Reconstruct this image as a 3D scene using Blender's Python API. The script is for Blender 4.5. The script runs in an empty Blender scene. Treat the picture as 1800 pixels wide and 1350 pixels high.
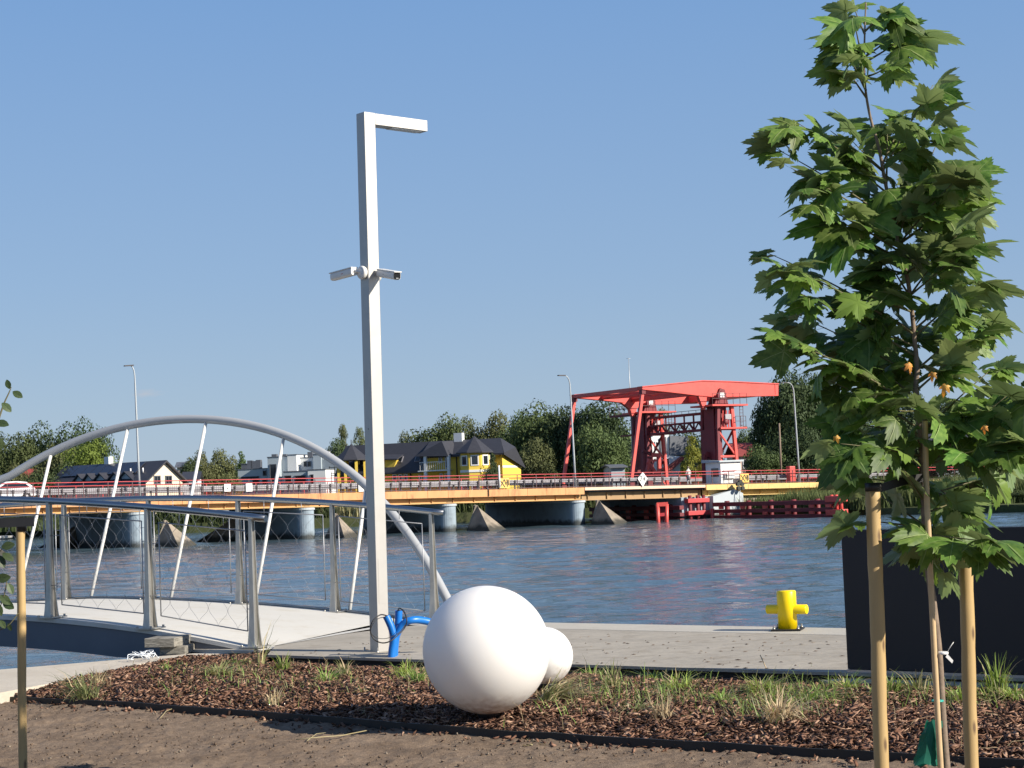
import bpy, math, random
import numpy as np
from mathutils import Vector, Matrix, noise
random.seed(7); rng = np.random.default_rng(7)
PI = math.pi
C = bpy.context.scene.collection
sc = bpy.context.scene
# ---------------------------------------------------------------- camera
F = 3150.0
ROLL = math.radians(2.2); PITCH = math.atan(188/3150)
EYE = Vector((0, 0, 1.5))
RM = (Matrix.Rotation(PI/2+PITCH, 3, 'X') @ Matrix.Rotation(-ROLL, 3, 'Z'))
cd = bpy.data.cameras.new('camera'); cam = bpy.data.objects.new('camera', cd); C.objects.link(cam)
cd.sensor_width = 36; cd.lens = 36*F/1800; cd.clip_start = .1; cd.clip_end = 9000
cam.matrix_world = Matrix.Translation(EYE) @ RM.to_4x4()
sc.camera = cam
# ---------------------------------------------------------------- light
SUN_AZ = math.atan2(.88, -.47)      # clockwise from +Y
SUN_EL = math.radians(29)
SD = Vector((math.sin(SUN_AZ)*math.cos(SUN_EL), math.cos(SUN_AZ)*math.cos(SUN_EL), math.sin(SUN_EL)))
w = bpy.data.worlds.new('World'); sc.world = w; w.use_nodes = True
nt = w.node_tree; bg = nt.nodes['Background']
sky = nt.nodes.new('ShaderNodeTexSky'); sky.sky_type = 'NISHITA'; sky.sun_disc = False
sky.sun_elevation = SUN_EL; sky.sun_rotation = SUN_AZ
sky.air_density = 1.0; sky.dust_density = 0.4; sky.ozone_density = 3.0; sky.altitude = 0
nt.links.new(sky.outputs[0], bg.inputs[0]); bg.inputs[1].default_value = 0.075
# clear-day gradient by elevation (same in every direction) laid over the physical sky
wtc = nt.nodes.new('ShaderNodeTexCoord'); sep = nt.nodes.new('ShaderNodeSeparateXYZ'); nt.links.new(wtc.outputs['Generated'], sep.inputs[0])
rmp = nt.nodes.new('ShaderNodeValToRGB'); nt.links.new(sep.outputs[2], rmp.inputs[0]); el_ = rmp.color_ramp.elements
el_[0].position = 0; el_[0].color = (.24,.308,.398,1); el_[1].position = 1; el_[1].color = (.06,.105,.21,1)
for ps_, cl_ in ((.05,(.218,.298,.405)),(.12,(.18,.274,.418)),(.27,(.125,.232,.422)),(.5,(.085,.155,.32))):
    x_ = el_.new(ps_); x_.color = cl_+(1,)
# one faint wisp of cloud low in the sky
geo = nt.nodes.new('ShaderNodeVectorMath'); geo.operation = 'SUBTRACT'; nt.links.new(wtc.outputs['Generated'], geo.inputs[0])
cdir_ = (RM @ Vector(((257-900)/F, -(691-675)/F, -1))).normalized(); geo.inputs[1].default_value = cdir_
vs_ = nt.nodes.new('ShaderNodeVectorMath'); vs_.operation = 'MULTIPLY'; nt.links.new(geo.outputs[0], vs_.inputs[0]); vs_.inputs[1].default_value = (120,120,420)
ln_ = nt.nodes.new('ShaderNodeVectorMath'); ln_.operation = 'LENGTH'; nt.links.new(vs_.outputs[0], ln_.inputs[0])
ns_ = nt.nodes.new('ShaderNodeTexNoise'); ns_.inputs['Scale'].default_value = 1.2; ns_.inputs['Detail'].default_value = 5; nt.links.new(vs_.outputs[0], ns_.inputs[0])
sb_ = nt.nodes.new('ShaderNodeMath'); sb_.operation = 'SUBTRACT'; nt.links.new(ns_.outputs[0], sb_.inputs[0]); 
ml_ = nt.nodes.new('ShaderNodeMath'); ml_.operation = 'MULTIPLY'; ml_.inputs[1].default_value = .45; nt.links.new(ln_.outputs['Value'], ml_.inputs[0]); nt.links.new(ml_.outputs[0], sb_.inputs[1])
m2_ = nt.nodes.new('ShaderNodeMath'); m2_.operation = 'MULTIPLY'; m2_.use_clamp = True; m2_.inputs[1].default_value = .9; nt.links.new(sb_.outputs[0], m2_.inputs[0])
mxc = nt.nodes.new('ShaderNodeMixRGB'); mxc.inputs[2].default_value = (.34,.32,.35,1); nt.links.new(m2_.outputs[0], mxc.inputs[0]); nt.links.new(rmp.outputs[0], mxc.inputs[1])
bg2 = nt.nodes.new('ShaderNodeBackground'); nt.links.new(mxc.outputs[0], bg2.inputs[0]); bg2.inputs[1].default_value = 1.0
mxs = nt.nodes.new('ShaderNodeMixShader'); mxs.inputs[0].default_value = .85
nt.links.new(bg.outputs[0], mxs.inputs[1]); nt.links.new(bg2.outputs[0], mxs.inputs[2]); nt.links.new(mxs.outputs[0], nt.nodes['World Output'].inputs[0])
sl = bpy.data.lights.new('sun', 'SUN'); sl.energy = 5.0; sl.angle = math.radians(.53); sl.color = (1, .91, .78)
so = bpy.data.objects.new('sun', sl); C.objects.link(so); so.rotation_euler = (-SD).to_track_quat('-Z', 'Y').to_euler()
sc.view_settings.view_transform = 'Standard'; sc.view_settings.look = 'None'
sc.view_settings.exposure = 0.68; sc.view_settings.gamma = 1; sc.view_settings.use_curve_mapping = False

# ---------------------------------------------------------------- pixel helpers (photo pixels, 1800x1350)
def ray(px, py): return RM @ Vector(((px-900)/F, -(py-675)/F, -1))
def at(px, py, Y):
    r = ray(px, py); return EYE + r*(Y/r.y)
def on(px, py, z=0.):
    r = ray(px, py); return EYE + r*((z-EYE.z)/r.z)
def pl(px, py, p0, n):
    r = ray(px, py); return EYE + r*((Vector(p0)-EYE).dot(n)/r.dot(n))
V = Vector
Z = V((0, 0, 1))

# ---------------------------------------------------------------- mesh helpers
class MB:
    def __init__(s): s.v = []; s.f = []; s.sm = []
    def add(s, vs, fs, smooth=False):
        b = len(s.v); s.v += [tuple(x) for x in vs]; s.f += [tuple(i+b for i in f) for f in fs]; s.sm += [smooth]*len(fs); return s
    def hexa(s, p):   # 4 bottom + 4 top
        return s.add(p, [(3,2,1,0),(4,5,6,7),(0,1,5,4),(1,2,6,5),(2,3,7,6),(3,0,4,7)])
    def box(s, c, sz, x=V((1,0,0)), y=None, z=Z):
        c = V(c); x = V(x).normalized(); y = V(z).cross(x).normalized() if y is None else V(y).normalized(); z = V(z)
        hx, hy, hz = x*sz[0]/2, y*sz[1]/2, z*sz[2]/2
        return s.hexa([c-hx-hy-hz, c+hx-hy-hz, c+hx+hy-hz, c-hx+hy-hz, c-hx-hy+hz, c+hx-hy+hz, c+hx+hy+hz, c-hx+hy+hz])
    def prism(s, poly, d):
        n = len(poly); p = [V(q) for q in poly]; q = [a+V(d) for a in p]
        return s.add(p+q, [tuple(range(n-1,-1,-1)), tuple(range(n,2*n))]+[(i,(i+1)%n,n+(i+1)%n,n+i) for i in range(n)])
    def tube(s, pts, r, n=8, cap=True, smooth=True):
        pts = [V(p) for p in pts]; m = len(pts)
        if not hasattr(r, '__len__'): r = [r]*m
        vs = []; fs = []; up = None
        for i, p in enumerate(pts):
            t = (pts[min(i+1,m-1)]-pts[max(i-1,0)]).normalized()
            if up is None:
                a = Z if abs(t.z) < .9 else V((1,0,0)); up = (a - t*a.dot(t)).normalized()
            else:
                up = (up - t*up.dot(t)).normalized()
            w_ = t.cross(up)
            for k in range(n):
                an = 2*PI*k/n; vs.append(p + (up*math.cos(an)+w_*math.sin(an))*r[i])
        for i in range(m-1):
            for k in range(n):
                k2 = (k+1) % n; fs.append((i*n+k, i*n+k2, (i+1)*n+k2, (i+1)*n+k))
        s.add(vs, fs, smooth)
        if cap:
            b = len(s.v)-len(vs)
            s.f += [tuple(b+k for k in range(n-1,-1,-1)), tuple(b+(m-1)*n+k for k in range(n))]; s.sm += [False]*2
        return s
    def bar(s, a, b, w_, h=None, side=None):   # rectangular bar from a to b
        a = V(a); b = V(b); h = w_ if h is None else h; t = (b-a).normalized()
        side = V(side) if side is not None else (t.cross(Z) if abs(t.z) < .95 else V((1,0,0)))
        side = (side - t*side.dot(t)).normalized(); u = t.cross(side)
        q = [(-1,-1),(1,-1),(1,1),(-1,1)]
        return s.hexa([a+side*w_/2*i+u*h/2*j for i,j in q]+[b+side*w_/2*i+u*h/2*j for i,j in q])
    def lathe(s, c, prof, n=24, axis=Z, smooth=True):
        c = V(c); axis = V(axis).normalized(); a = V((1,0,0)) if abs(axis.z) > .9 else Z
        x = (a-axis*a.dot(axis)).normalized(); y = axis.cross(x); vs = []; fs = []
        for r, h in prof:
            for k in range(n):
                an = 2*PI*k/n; vs.append(c+axis*h+(x*math.cos(an)+y*math.sin(an))*r)
        for i in range(len(prof)-1):
            for k in range(n):
                k2 = (k+1) % n; fs.append((i*n+k, i*n+k2, (i+1)*n+k2, (i+1)*n+k))
        s.add(vs, fs, smooth); b = len(s.v)-len(vs); m = len(prof)
        if prof[0][0] > 1e-4: s.f.append(tuple(b+k for k in range(n-1,-1,-1))); s.sm.append(False)
        if prof[-1][0] > 1e-4: s.f.append(tuple(b+(m-1)*n+k for k in range(n))); s.sm.append(False)
        return s
    def build(s, name, m, parent=None, bevel=0, kind=None, label=None):
        me = bpy.data.meshes.new(name); off = parent_loc(parent)
        me.from_pydata([(x-off.x, y-off.y, z-off.z) for x,y,z in s.v], [], s.f)
        me.polygons.foreach_set('use_smooth', s.sm); me.materials.append(m); me.update()
        return mk(name, me, parent, bevel, kind, label)
def parent_loc(p):
    o = V((0,0,0))
    while p is not None: o = o + p.location; p = p.parent
    return o
def mk(name, me, parent=None, bevel=0, kind=None, label=None):
    o = bpy.data.objects.new(name, me); C.objects.link(o)
    if parent: o.parent = parent
    if bevel:
        b = o.modifiers.new('bevel', 'BEVEL'); b.width = bevel; b.segments = 2; b.limit_method = 'ANGLE'; b.angle_limit = .6
    if kind: o['kind'] = kind
    if label: o['label'] = label
    return o
def tag(o, label, cat, group=None, kind=None):
    o['label'] = label; o['category'] = cat
    if group: o['group'] = group
    if kind: o['kind'] = kind
    return o
def thing(name, label, cat, loc, group=None):
    o = bpy.data.objects.new(name, None); C.objects.link(o); o.location = V(loc); o.empty_display_size = .2
    return tag(o, label, cat, group)
def npmesh(name, verts, faces, m, smooth=False):
    me = bpy.data.meshes.new(name); verts = np.asarray(verts, dtype=np.float32); faces = np.asarray(faces, dtype=np.int32)
    k = faces.shape[1]
    me.vertices.add(len(verts)); me.vertices.foreach_set('co', verts.ravel())
    me.loops.add(faces.size); me.loops.foreach_set('vertex_index', faces.ravel())
    me.polygons.add(len(faces)); me.polygons.foreach_set('loop_start', np.arange(0, faces.size, k, dtype=np.int32))
    me.polygons.foreach_set('loop_total', np.full(len(faces), k, dtype=np.int32))
    if smooth: me.polygons.foreach_set('use_smooth', np.ones(len(faces), dtype=bool))
    me.update(calc_edges=True); me.validate(); me.materials.append(m); return me

# ---------------------------------------------------------------- materials
def nn(t, kind, **kw):
    n = t.nodes.new(kind)
    for k, v in kw.items(): setattr(n, k, v)
    return n
def mat(name, col, rough=.6, metal=0, var=.12, scale=3., bump=0., bscale=40., spec=.5, stretch=(1,1,1), stain=None, stain_scale=2., stain_amt=.5, detail=6, objrand=0, weight_t=0):
    m = bpy.data.materials.new(name); m.use_nodes = True; t = m.node_tree; b = t.nodes['Principled BSDF']
    L = t.links.new
    tc = nn(t, 'ShaderNodeTexCoord'); mp = nn(t, 'ShaderNodeMapping'); mp.inputs['Scale'].default_value = stretch
    L(tc.outputs['Object'], mp.inputs[0])
    n1 = nn(t, 'ShaderNodeTexNoise'); n1.inputs['Scale'].default_value = scale; n1.inputs['Detail'].default_value = detail; n1.inputs['Roughness'].default_value = .65
    L(mp.outputs[0], n1.inputs[0])
    cr = nn(t, 'ShaderNodeValToRGB'); cr.color_ramp.elements[0].position = .3; cr.color_ramp.elements[1].position = .7
    cr.color_ramp.elements[0].color = tuple(max(0, c*(1-var)) for c in col)+(1,)
    cr.color_ramp.elements[1].color = tuple(min(1, c*(1+var)) for c in col)+(1,)
    L(n1.outputs[0], cr.inputs[0]); out = cr.outputs[0]
    if stain:
        n2 = nn(t, 'ShaderNodeTexNoise'); n2.inputs['Scale'].default_value = stain_scale; n2.inputs['Detail'].default_value = 8; n2.inputs['Roughness'].default_value = .7
        L(mp.outputs[0], n2.inputs[0])
        r2 = nn(t, 'ShaderNodeValToRGB'); r2.color_ramp.elements[0].position = .5; r2.color_ramp.elements[1].position = .68
        r2.color_ramp.elements[0].color = (0,0,0,1); r2.color_ramp.elements[1].color = (stain_amt,)*3+(1,)
        L(n2.outputs[0], r2.inputs[0])
        mx = nn(t, 'ShaderNodeMixRGB'); mx.inputs[2].default_value = tuple(stain)+(1,)
        L(r2.outputs[0], mx.inputs[0]); L(out, mx.inputs[1]); out = mx.outputs[0]
    if objrand:
        oi = nn(t, 'ShaderNodeObjectInfo'); hs = nn(t, 'ShaderNodeHueSaturation')
        mr = nn(t, 'ShaderNodeMapRange'); mr.inputs[3].default_value = 1-objrand; mr.inputs[4].default_value = 1+objrand
        L(oi.outputs['Random'], mr.inputs[0]); L(mr.outputs[0], hs.inputs['Value']); L(out, hs.inputs['Color']); out = hs.outputs[0]
    L(out, b.inputs['Base Color'])
    b.inputs['Roughness'].default_value = rough; b.inputs['Metallic'].default_value = metal
    b.inputs['Specular IOR Level'].default_value = spec
    if bump:
        n3 = nn(t, 'ShaderNodeTexNoise'); n3.inputs['Scale'].default_value = bscale; n3.inputs['Detail'].default_value = 8
        L(mp.outputs[0], n3.inputs[0]); bp = nn(t, 'ShaderNodeBump'); bp.inputs['Distance'].default_value = bump; bp.inputs['Strength'].default_value = 1
        L(n3.outputs[0], bp.inputs['Height']); L(bp.outputs[0], b.inputs['Normal'])
    return m
def waterline(m, z0=-1.35, col=(.025,.027,.022), w_=.35):
    t = m.node_tree; L = t.links.new; b = t.nodes['Principled BSDF']; src = b.inputs['Base Color'].links[0].from_socket
    g = nn(t,'ShaderNodeNewGeometry'); sp = nn(t,'ShaderNodeSeparateXYZ'); L(g.outputs['Position'], sp.inputs[0])
    n = nn(t,'ShaderNodeTexNoise'); n.inputs['Scale'].default_value = 1.6; n.inputs['Detail'].default_value = 6; L(g.outputs['Position'], n.inputs[0])
    ma = nn(t,'ShaderNodeMath', operation='MULTIPLY_ADD'); ma.inputs[1].default_value = .7; L(n.outputs[0], ma.inputs[0]); L(sp.outputs[2], ma.inputs[2])
    mr = nn(t,'ShaderNodeMapRange'); mr.inputs[1].default_value = z0+.35-w_/2; mr.inputs[2].default_value = z0+.35+w_/2; mr.inputs[3].default_value = .9; mr.inputs[4].default_value = 0; L(ma.outputs[0], mr.inputs[0])
    mx = nn(t,'ShaderNodeMixRGB'); mx.inputs[2].default_value = tuple(col)+(1,); L(mr.outputs[0], mx.inputs[0]); L(src, mx.inputs[1]); L(mx.outputs[0], b.inputs['Base Color'])
def leafmat(name, c1, c2, back=None, rough=.5, trans=.35, vscale=.5, orand=.25, spec=.35):
    m = bpy.data.materials.new(name); m.use_nodes = True; t = m.node_tree; L = t.links.new
    b = t.nodes['Principled BSDF']; out = t.nodes['Material Output']
    tc = nn(t, 'ShaderNodeTexCoord'); n1 = nn(t, 'ShaderNodeTexNoise'); n1.inputs['Scale'].default_value = vscale; n1.inputs['Detail'].default_value = 4
    L(tc.outputs['Object'], n1.inputs[0])
    cr = nn(t, 'ShaderNodeValToRGB'); cr.color_ramp.elements[0].position = .35; cr.color_ramp.elements[1].position = .65
    cr.color_ramp.elements[0].color = tuple(c1)+(1,); cr.color_ramp.elements[1].color = tuple(c2)+(1,); L(n1.outputs[0], cr.inputs[0])
    o = cr.outputs[0]
    if back:
        g = nn(t, 'ShaderNodeNewGeometry'); mx = nn(t, 'ShaderNodeMixRGB'); mx.inputs[2].default_value = tuple(back)+(1,)
        L(g.outputs['Backfacing'], mx.inputs[0]); L(o, mx.inputs[1]); o = mx.outputs[0]
    oi = nn(t, 'ShaderNodeObjectInfo'); hs = nn(t, 'ShaderNodeHueSaturation'); mr = nn(t, 'ShaderNodeMapRange')
    mr.inputs[3].default_value = 1-orand; mr.inputs[4].default_value = 1+orand
    L(oi.outputs['Random'], mr.inputs[0]); L(mr.outputs[0], hs.inputs['Value']); L(o, hs.inputs['Color']); o = hs.outputs[0]
    wn_ = nn(t, 'ShaderNodeTexWhiteNoise'); wn_.noise_dimensions = '1D'; L(oi.outputs['Random'], wn_.inputs['W']); mh = nn(t, 'ShaderNodeMapRange'); mh.inputs[3].default_value = .488; mh.inputs[4].default_value = .52; L(wn_.outputs['Value'], mh.inputs[0]); L(mh.outputs[0], hs.inputs['Hue'])
    L(o, b.inputs['Base Color']); b.inputs['Roughness'].default_value = rough; b.inputs['Specular IOR Level'].default_value = spec
    tr = nn(t, 'ShaderNodeBsdfTranslucent'); h2 = nn(t, 'ShaderNodeHueSaturation'); h2.inputs['Hue'].default_value = .485; h2.inputs['Value'].default_value = 1.6; h2.inputs['Saturation'].default_value = 1.1
    L(o, h2.inputs['Color']); L(h2.outputs[0], tr.inputs[0])
    ms = nn(t, 'ShaderNodeMixShader'); ms.inputs[0].default_value = trans
    L(b.outputs[0], ms.inputs[1]); L(tr.outputs[0], ms.inputs[2]); L(ms.outputs[0], out.inputs[0])
    return m
M = {}
M['white_paint'] = mat('white_paint', (.66,.655,.63), .4, var=.03, scale=6, stain=(.5,.48,.42), stain_amt=.2, stain_scale=9)
M['pole_paint'] = mat('lamp_post_paint', (.44,.43,.41), .5, .72, var=.04, scale=5, stain=(.4,.38,.34), stain_amt=.25, stain_scale=7)
M['arch_paint'] = mat('arch_paint', (.36,.375,.39), .35, var=.05, scale=2, stain=(.35,.36,.36), stain_amt=.3)
M['galv'] = mat('galvanised_steel', (.42,.41,.38), .42, .75, var=.18, scale=14, stretch=(1,1,.4))
M['stainless'] = mat('stainless_tube', (.34,.35,.36), .25, 1., var=.06, scale=6)
M['wire'] = mat('wire', (.3,.31,.33), .4, .6, var=.05)
M['deck_white'] = mat('deck_coating', (.55,.535,.49), .8, var=.05, scale=1.5, stain=(.42,.38,.3), stain_amt=.5, stain_scale=3, bump=.002, bscale=90)
M['fascia_dark'] = mat('footbridge_grey_paint', (.11,.125,.15), .5, var=.08, scale=2)
M['concrete'] = mat('quay_concrete', (.33,.3,.25), .9, var=.16, scale=1.6, stretch=(.5,.9,1), bump=.012, bscale=16, stain=(.2,.165,.12), stain_scale=7, stain_amt=.6)
M['concrete_edge'] = mat('quay_edge_concrete', (.43,.405,.35), .85, var=.08, scale=2.5, bump=.004, bscale=40, stain=(.3,.27,.22), stain_scale=5, stain_amt=.35)
M['coping'] = mat('coping_concrete', (.5,.45,.37), .85, var=.1, scale=1.2, bump=.006, bscale=25, stain=(.4,.34,.26), stain_scale=3, stain_amt=.5)
M['wet_concrete'] = mat('quay_wall_concrete', (.16,.15,.13), .8, var=.2, scale=2)
M['black_rubber'] = mat('black_rubber', (.012,.012,.013), .5, var=.2)
M['edging'] = mat('black_edging_plastic', (.014,.013,.012), .6, var=.3, scale=8)
M['blue_pipe'] = mat('blue_conduit', (.008,.16,.55), .38, var=.08, scale=5)
M['yellow_paint'] = mat('yellow_paint', (.85,.62,.0), .35, var=.04, scale=4)
M['black_box'] = mat('black_panel', (.012,.012,.016), .55, var=.1, scale=1)
M['alu'] = mat('aluminium_trim', (.5,.5,.52), .35, .9, var=.08)
M['glass_dark'] = mat('dark_glass', (.012,.016,.022), .08, var=.2, spec=.8)
M['old_wood'] = mat('weathered_timber', (.25,.235,.2), .85, var=.4, scale=5, stretch=(1,1,6), bump=.008, bscale=14, stain=(.03,.027,.022), stain_scale=9, stain_amt=.85)
M['lamp_lens'] = mat('frosted_lens', (.45,.47,.48), .3, var=.02)

def globe_mat():
    m = bpy.data.materials.new('opal_globe'); m.use_nodes = True; t = m.node_tree; b = t.nodes['Principled BSDF']; L = t.links.new
    tc = nn(t, 'ShaderNodeTexCoord'); n = nn(t, 'ShaderNodeTexNoise'); n.inputs['Scale'].default_value = 3; L(tc.outputs['Object'], n.inputs[0])
    r = nn(t, 'ShaderNodeValToRGB'); r.color_ramp.elements[0].color = (.68,.67,.65,1); r.color_ramp.elements[1].color = (.72,.71,.69,1); L(n.outputs[0], r.inputs[0])
    sp = nn(t,'ShaderNodeSeparateXYZ'); L(tc.outputs['Object'], sp.inputs[0]); n2 = nn(t,'ShaderNodeTexNoise'); n2.inputs['Scale'].default_value = 26; n2.inputs['Detail'].default_value = 8; L(tc.outputs['Object'], n2.inputs[0])
    mr = nn(t,'ShaderNodeMapRange'); mr.inputs[1].default_value = 0; mr.inputs[2].default_value = .17; mr.inputs[3].default_value = .62; mr.inputs[4].default_value = .0; L(sp.outputs[2], mr.inputs[0])
    m1 = nn(t,'ShaderNodeMath', operation='SUBTRACT'); L(n2.outputs[0], m1.inputs[0]); m1.inputs[1].default_value = .36
    m2 = nn(t,'ShaderNodeMath', operation='MULTIPLY', use_clamp=True); L(m1.outputs[0], m2.inputs[0]); m3 = nn(t,'ShaderNodeMath', operation='MULTIPLY'); L(mr.outputs[0], m3.inputs[0]); m3.inputs[1].default_value = 4.; L(m3.outputs[0], m2.inputs[1])
    mx = nn(t,'ShaderNodeMixRGB'); mx.inputs[2].default_value = (.28,.2,.14,1); L(m2.outputs[0], mx.inputs[0]); L(r.outputs[0], mx.inputs[1])
    L(mx.outputs[0], b.inputs['Base Color']); b.inputs['Roughness'].default_value = .45
    b.inputs['Subsurface Weight'].default_value = 1.; b.inputs['Subsurface Scale'].default_value = .45; b.inputs['Subsurface Radius'].default_value = (1,.95,.9)
    return m
M['opal'] = globe_mat()

def stake_mat():
    m = mat('peeled_pine', (.42,.29,.125), .6, var=.3, scale=4, stretch=(1,1,.12), bump=.0012, bscale=60)
    t = m.node_tree; L = t.links.new; b = t.nodes['Principled BSDF']
    src = b.inputs['Base Color'].links[0].from_socket
    tc = nn(t, 'ShaderNodeTexCoord'); mp = nn(t, 'ShaderNodeMapping'); mp.inputs['Scale'].default_value = (14,14,4.2); L(tc.outputs['Object'], mp.inputs[0])
    vo = nn(t, 'ShaderNodeTexVoronoi'); vo.inputs['Scale'].default_value = 1.; L(mp.outputs[0], vo.inputs[0])
    r = nn(t, 'ShaderNodeValToRGB'); r.color_ramp.elements[0].position = .06; r.color_ramp.elements[1].position = .16
    r.color_ramp.elements[0].color = (.85,)*3+(1,); r.color_ramp.elements[1].color = (0,0,0,1); L(vo.outputs['Distance'], r.inputs[0])
    mx = nn(t, 'ShaderNodeMixRGB'); mx.inputs[2].default_value = (.08,.04,.02,1); L(r.outputs[0], mx.inputs[0]); L(src, mx.inputs[1]); L(mx.outputs[0], b.inputs['Base Color'])
    return m
M['stake'] = stake_mat()
M['bark'] = mat('plane_bark', (.2,.15,.11), .8, var=.3, scale=20, bump=.002, bscale=60)
M['cane'] = mat('bamboo_cane', (.5,.36,.2), .5, var=.15, scale=10)
M['twig'] = mat('green_twig', (.12,.11,.05), .7, var=.2)
M['leaf'] = leafmat('plane_leaf', (.062,.125,.022), (.135,.215,.042), back=(.19,.26,.11), trans=.26, vscale=6, orand=.45)
M['leaf_vein'] = leafmat('leaf_vein', (.2,.27,.09), (.26,.33,.13), trans=.2, vscale=6)
M['leaf_young'] = leafmat('young_leaf', (.2,.24,.08), (.3,.32,.12), trans=.4, vscale=6)
M['leaf_dry'] = leafmat('dry_leaf', (.6,.25,.05), (.7,.42,.1), trans=.3, vscale=9)
M['leaf_oval'] = leafmat('oval_leaf', (.03,.05,.02), (.06,.09,.03), trans=.15, vscale=9)
M['grass_bright'] = leafmat('bright_grass', (.2,.3,.06), (.33,.42,.12), trans=.3, vscale=5)
M['grass_dull'] = leafmat('dull_grass', (.13,.17,.06), (.28,.28,.12), trans=.25, vscale=5)
M['grass_dry'] = leafmat('dry_grass', (.4,.32,.18), (.5,.42,.26), trans=.2, vscale=5)
M['bag'] = leafmat('green_net_bag', (.01,.12,.07), (.03,.22,.13), trans=.4, vscale=8)

# water
def water_mat():
    m = bpy.data.materials.new('river_water'); m.use_nodes = True; t = m.node_tree; b = t.nodes['Principled BSDF']; L = t.links.new
    b.inputs['Base Color'].default_value = (.06,.098,.125,1); b.inputs['Roughness'].default_value = .08; b.inputs['IOR'].default_value = 1.33
    tc = nn(t, 'ShaderNodeTexCoord')
    def wave(scale, st, dist, prev, det=3):
        mp = nn(t, 'ShaderNodeMapping'); mp.inputs['Scale'].default_value = st; mp.inputs['Rotation'].default_value = (0,0,math.radians(14)); L(tc.outputs['Object'], mp.inputs[0])
        n = nn(t, 'ShaderNodeTexNoise'); n.inputs['Scale'].default_value = scale; n.inputs['Detail'].default_value = det; n.inputs['Roughness'].default_value = .55; n.inputs['Distortion'].default_value = .4
        L(mp.outputs[0], n.inputs[0]); bp = nn(t, 'ShaderNodeBump'); bp.inputs['Distance'].default_value = dist; bp.inputs['Strength'].default_value = 1
        L(n.outputs[0], bp.inputs['Height'])
        if prev: L(prev, bp.inputs['Normal'])
        return bp.outputs[0]
    a = wave(1.8, (.5,1.3,1), .11, None, 3)
    a = wave(6., (.6,1.1,1), .035, a, 2)
    L(a, b.inputs['Normal']); return m
M['water'] = water_mat()
def ground_mat(name, c1, c2, c3, sc1=2., sc2=30., bump=.02):
    m = bpy.data.materials.new(name); m.use_nodes = True; t = m.node_tree; b = t.nodes['Principled BSDF']; L = t.links.new
    tc = nn(t, 'ShaderNodeTexCoord')
    n1 = nn(t, 'ShaderNodeTexNoise'); n1.inputs['Scale'].default_value = sc1; n1.inputs['Detail'].default_value = 10; n1.inputs['Roughness'].default_value = .7; L(tc.outputs['Object'], n1.inputs[0])
    n2 = nn(t, 'ShaderNodeTexNoise'); n2.inputs['Scale'].default_value = sc2; n2.inputs['Detail'].default_value = 8; n2.inputs['Roughness'].default_value = .75; L(tc.outputs['Object'], n2.inputs[0])
    r = nn(t, 'ShaderNodeValToRGB'); e = r.color_ramp.elements; e[0].position = .32; e[0].color = tuple(c1)+(1,); e[1].position = .7; e[1].color = tuple(c3)+(1,); x = e.new(.5); x.color = tuple(c2)+(1,)
    mx = nn(t, 'ShaderNodeMixRGB'); mx.inputs[0].default_value = .5; L(n1.outputs[0], mx.inputs[1]); L(n2.outputs[0], mx.inputs[2]); L(mx.outputs[0], r.inputs[0])
    L(r.outputs[0], b.inputs['Base Color']); b.inputs['Roughness'].default_value = .95; b.inputs['Specular IOR Level'].default_value = .15
    bp = nn(t, 'ShaderNodeBump'); bp.inputs['Distance'].default_value = bump; L(mx.outputs[0], bp.inputs['Height']); L(bp.outputs[0], b.inputs['Normal'])
    return m
M['soil'] = ground_mat('bare_soil', (.085,.06,.043), (.19,.14,.1), (.28,.215,.16), 2.2, 40., .02)
M['mulch_base'] = ground_mat('bark_litter', (.03,.015,.01), (.07,.035,.02), (.12,.06,.04), 6., 60., .02)
M['far_ground'] = ground_mat('far_bank_grass', (.04,.05,.02), (.07,.085,.035), (.13,.13,.07), .3, 3., .1)
def chip_mat(name, cols):
    m = bpy.data.materials.new(name); m.use_nodes = True; t = m.node_tree; b = t.nodes['Principled BSDF']; L = t.links.new
    g = nn(t, 'ShaderNodeNewGeometry'); r = nn(t, 'ShaderNodeValToRGB'); r.color_ramp.interpolation = 'CONSTANT'; e = r.color_ramp.elements
    e[0].position = 0; e[0].color = tuple(cols[0])+(1,); e[1].position = 1/len(cols); e[1].color = tuple(cols[1])+(1,)
    for i in range(2, len(cols)): x = e.new(i/len(cols)); x.color = tuple(cols[i])+(1,)
    L(g.outputs['Random Per Island'], r.inputs[0]); L(r.outputs[0], b.inputs['Base Color']); b.inputs['Roughness'].default_value = .85; b.inputs['Specular IOR Level'].default_value = .25
    return m
M['chips'] = chip_mat('bark_chips', [(.155,.078,.05),(.085,.045,.03),(.2,.108,.07),(.045,.025,.018),(.27,.155,.105),(.12,.062,.043),(.36,.23,.16)])
M['clods'] = chip_mat('soil_crumbs', [(.1,.07,.05),(.06,.042,.03),(.14,.105,.08),(.2,.165,.13),(.12,.085,.06)])

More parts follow.
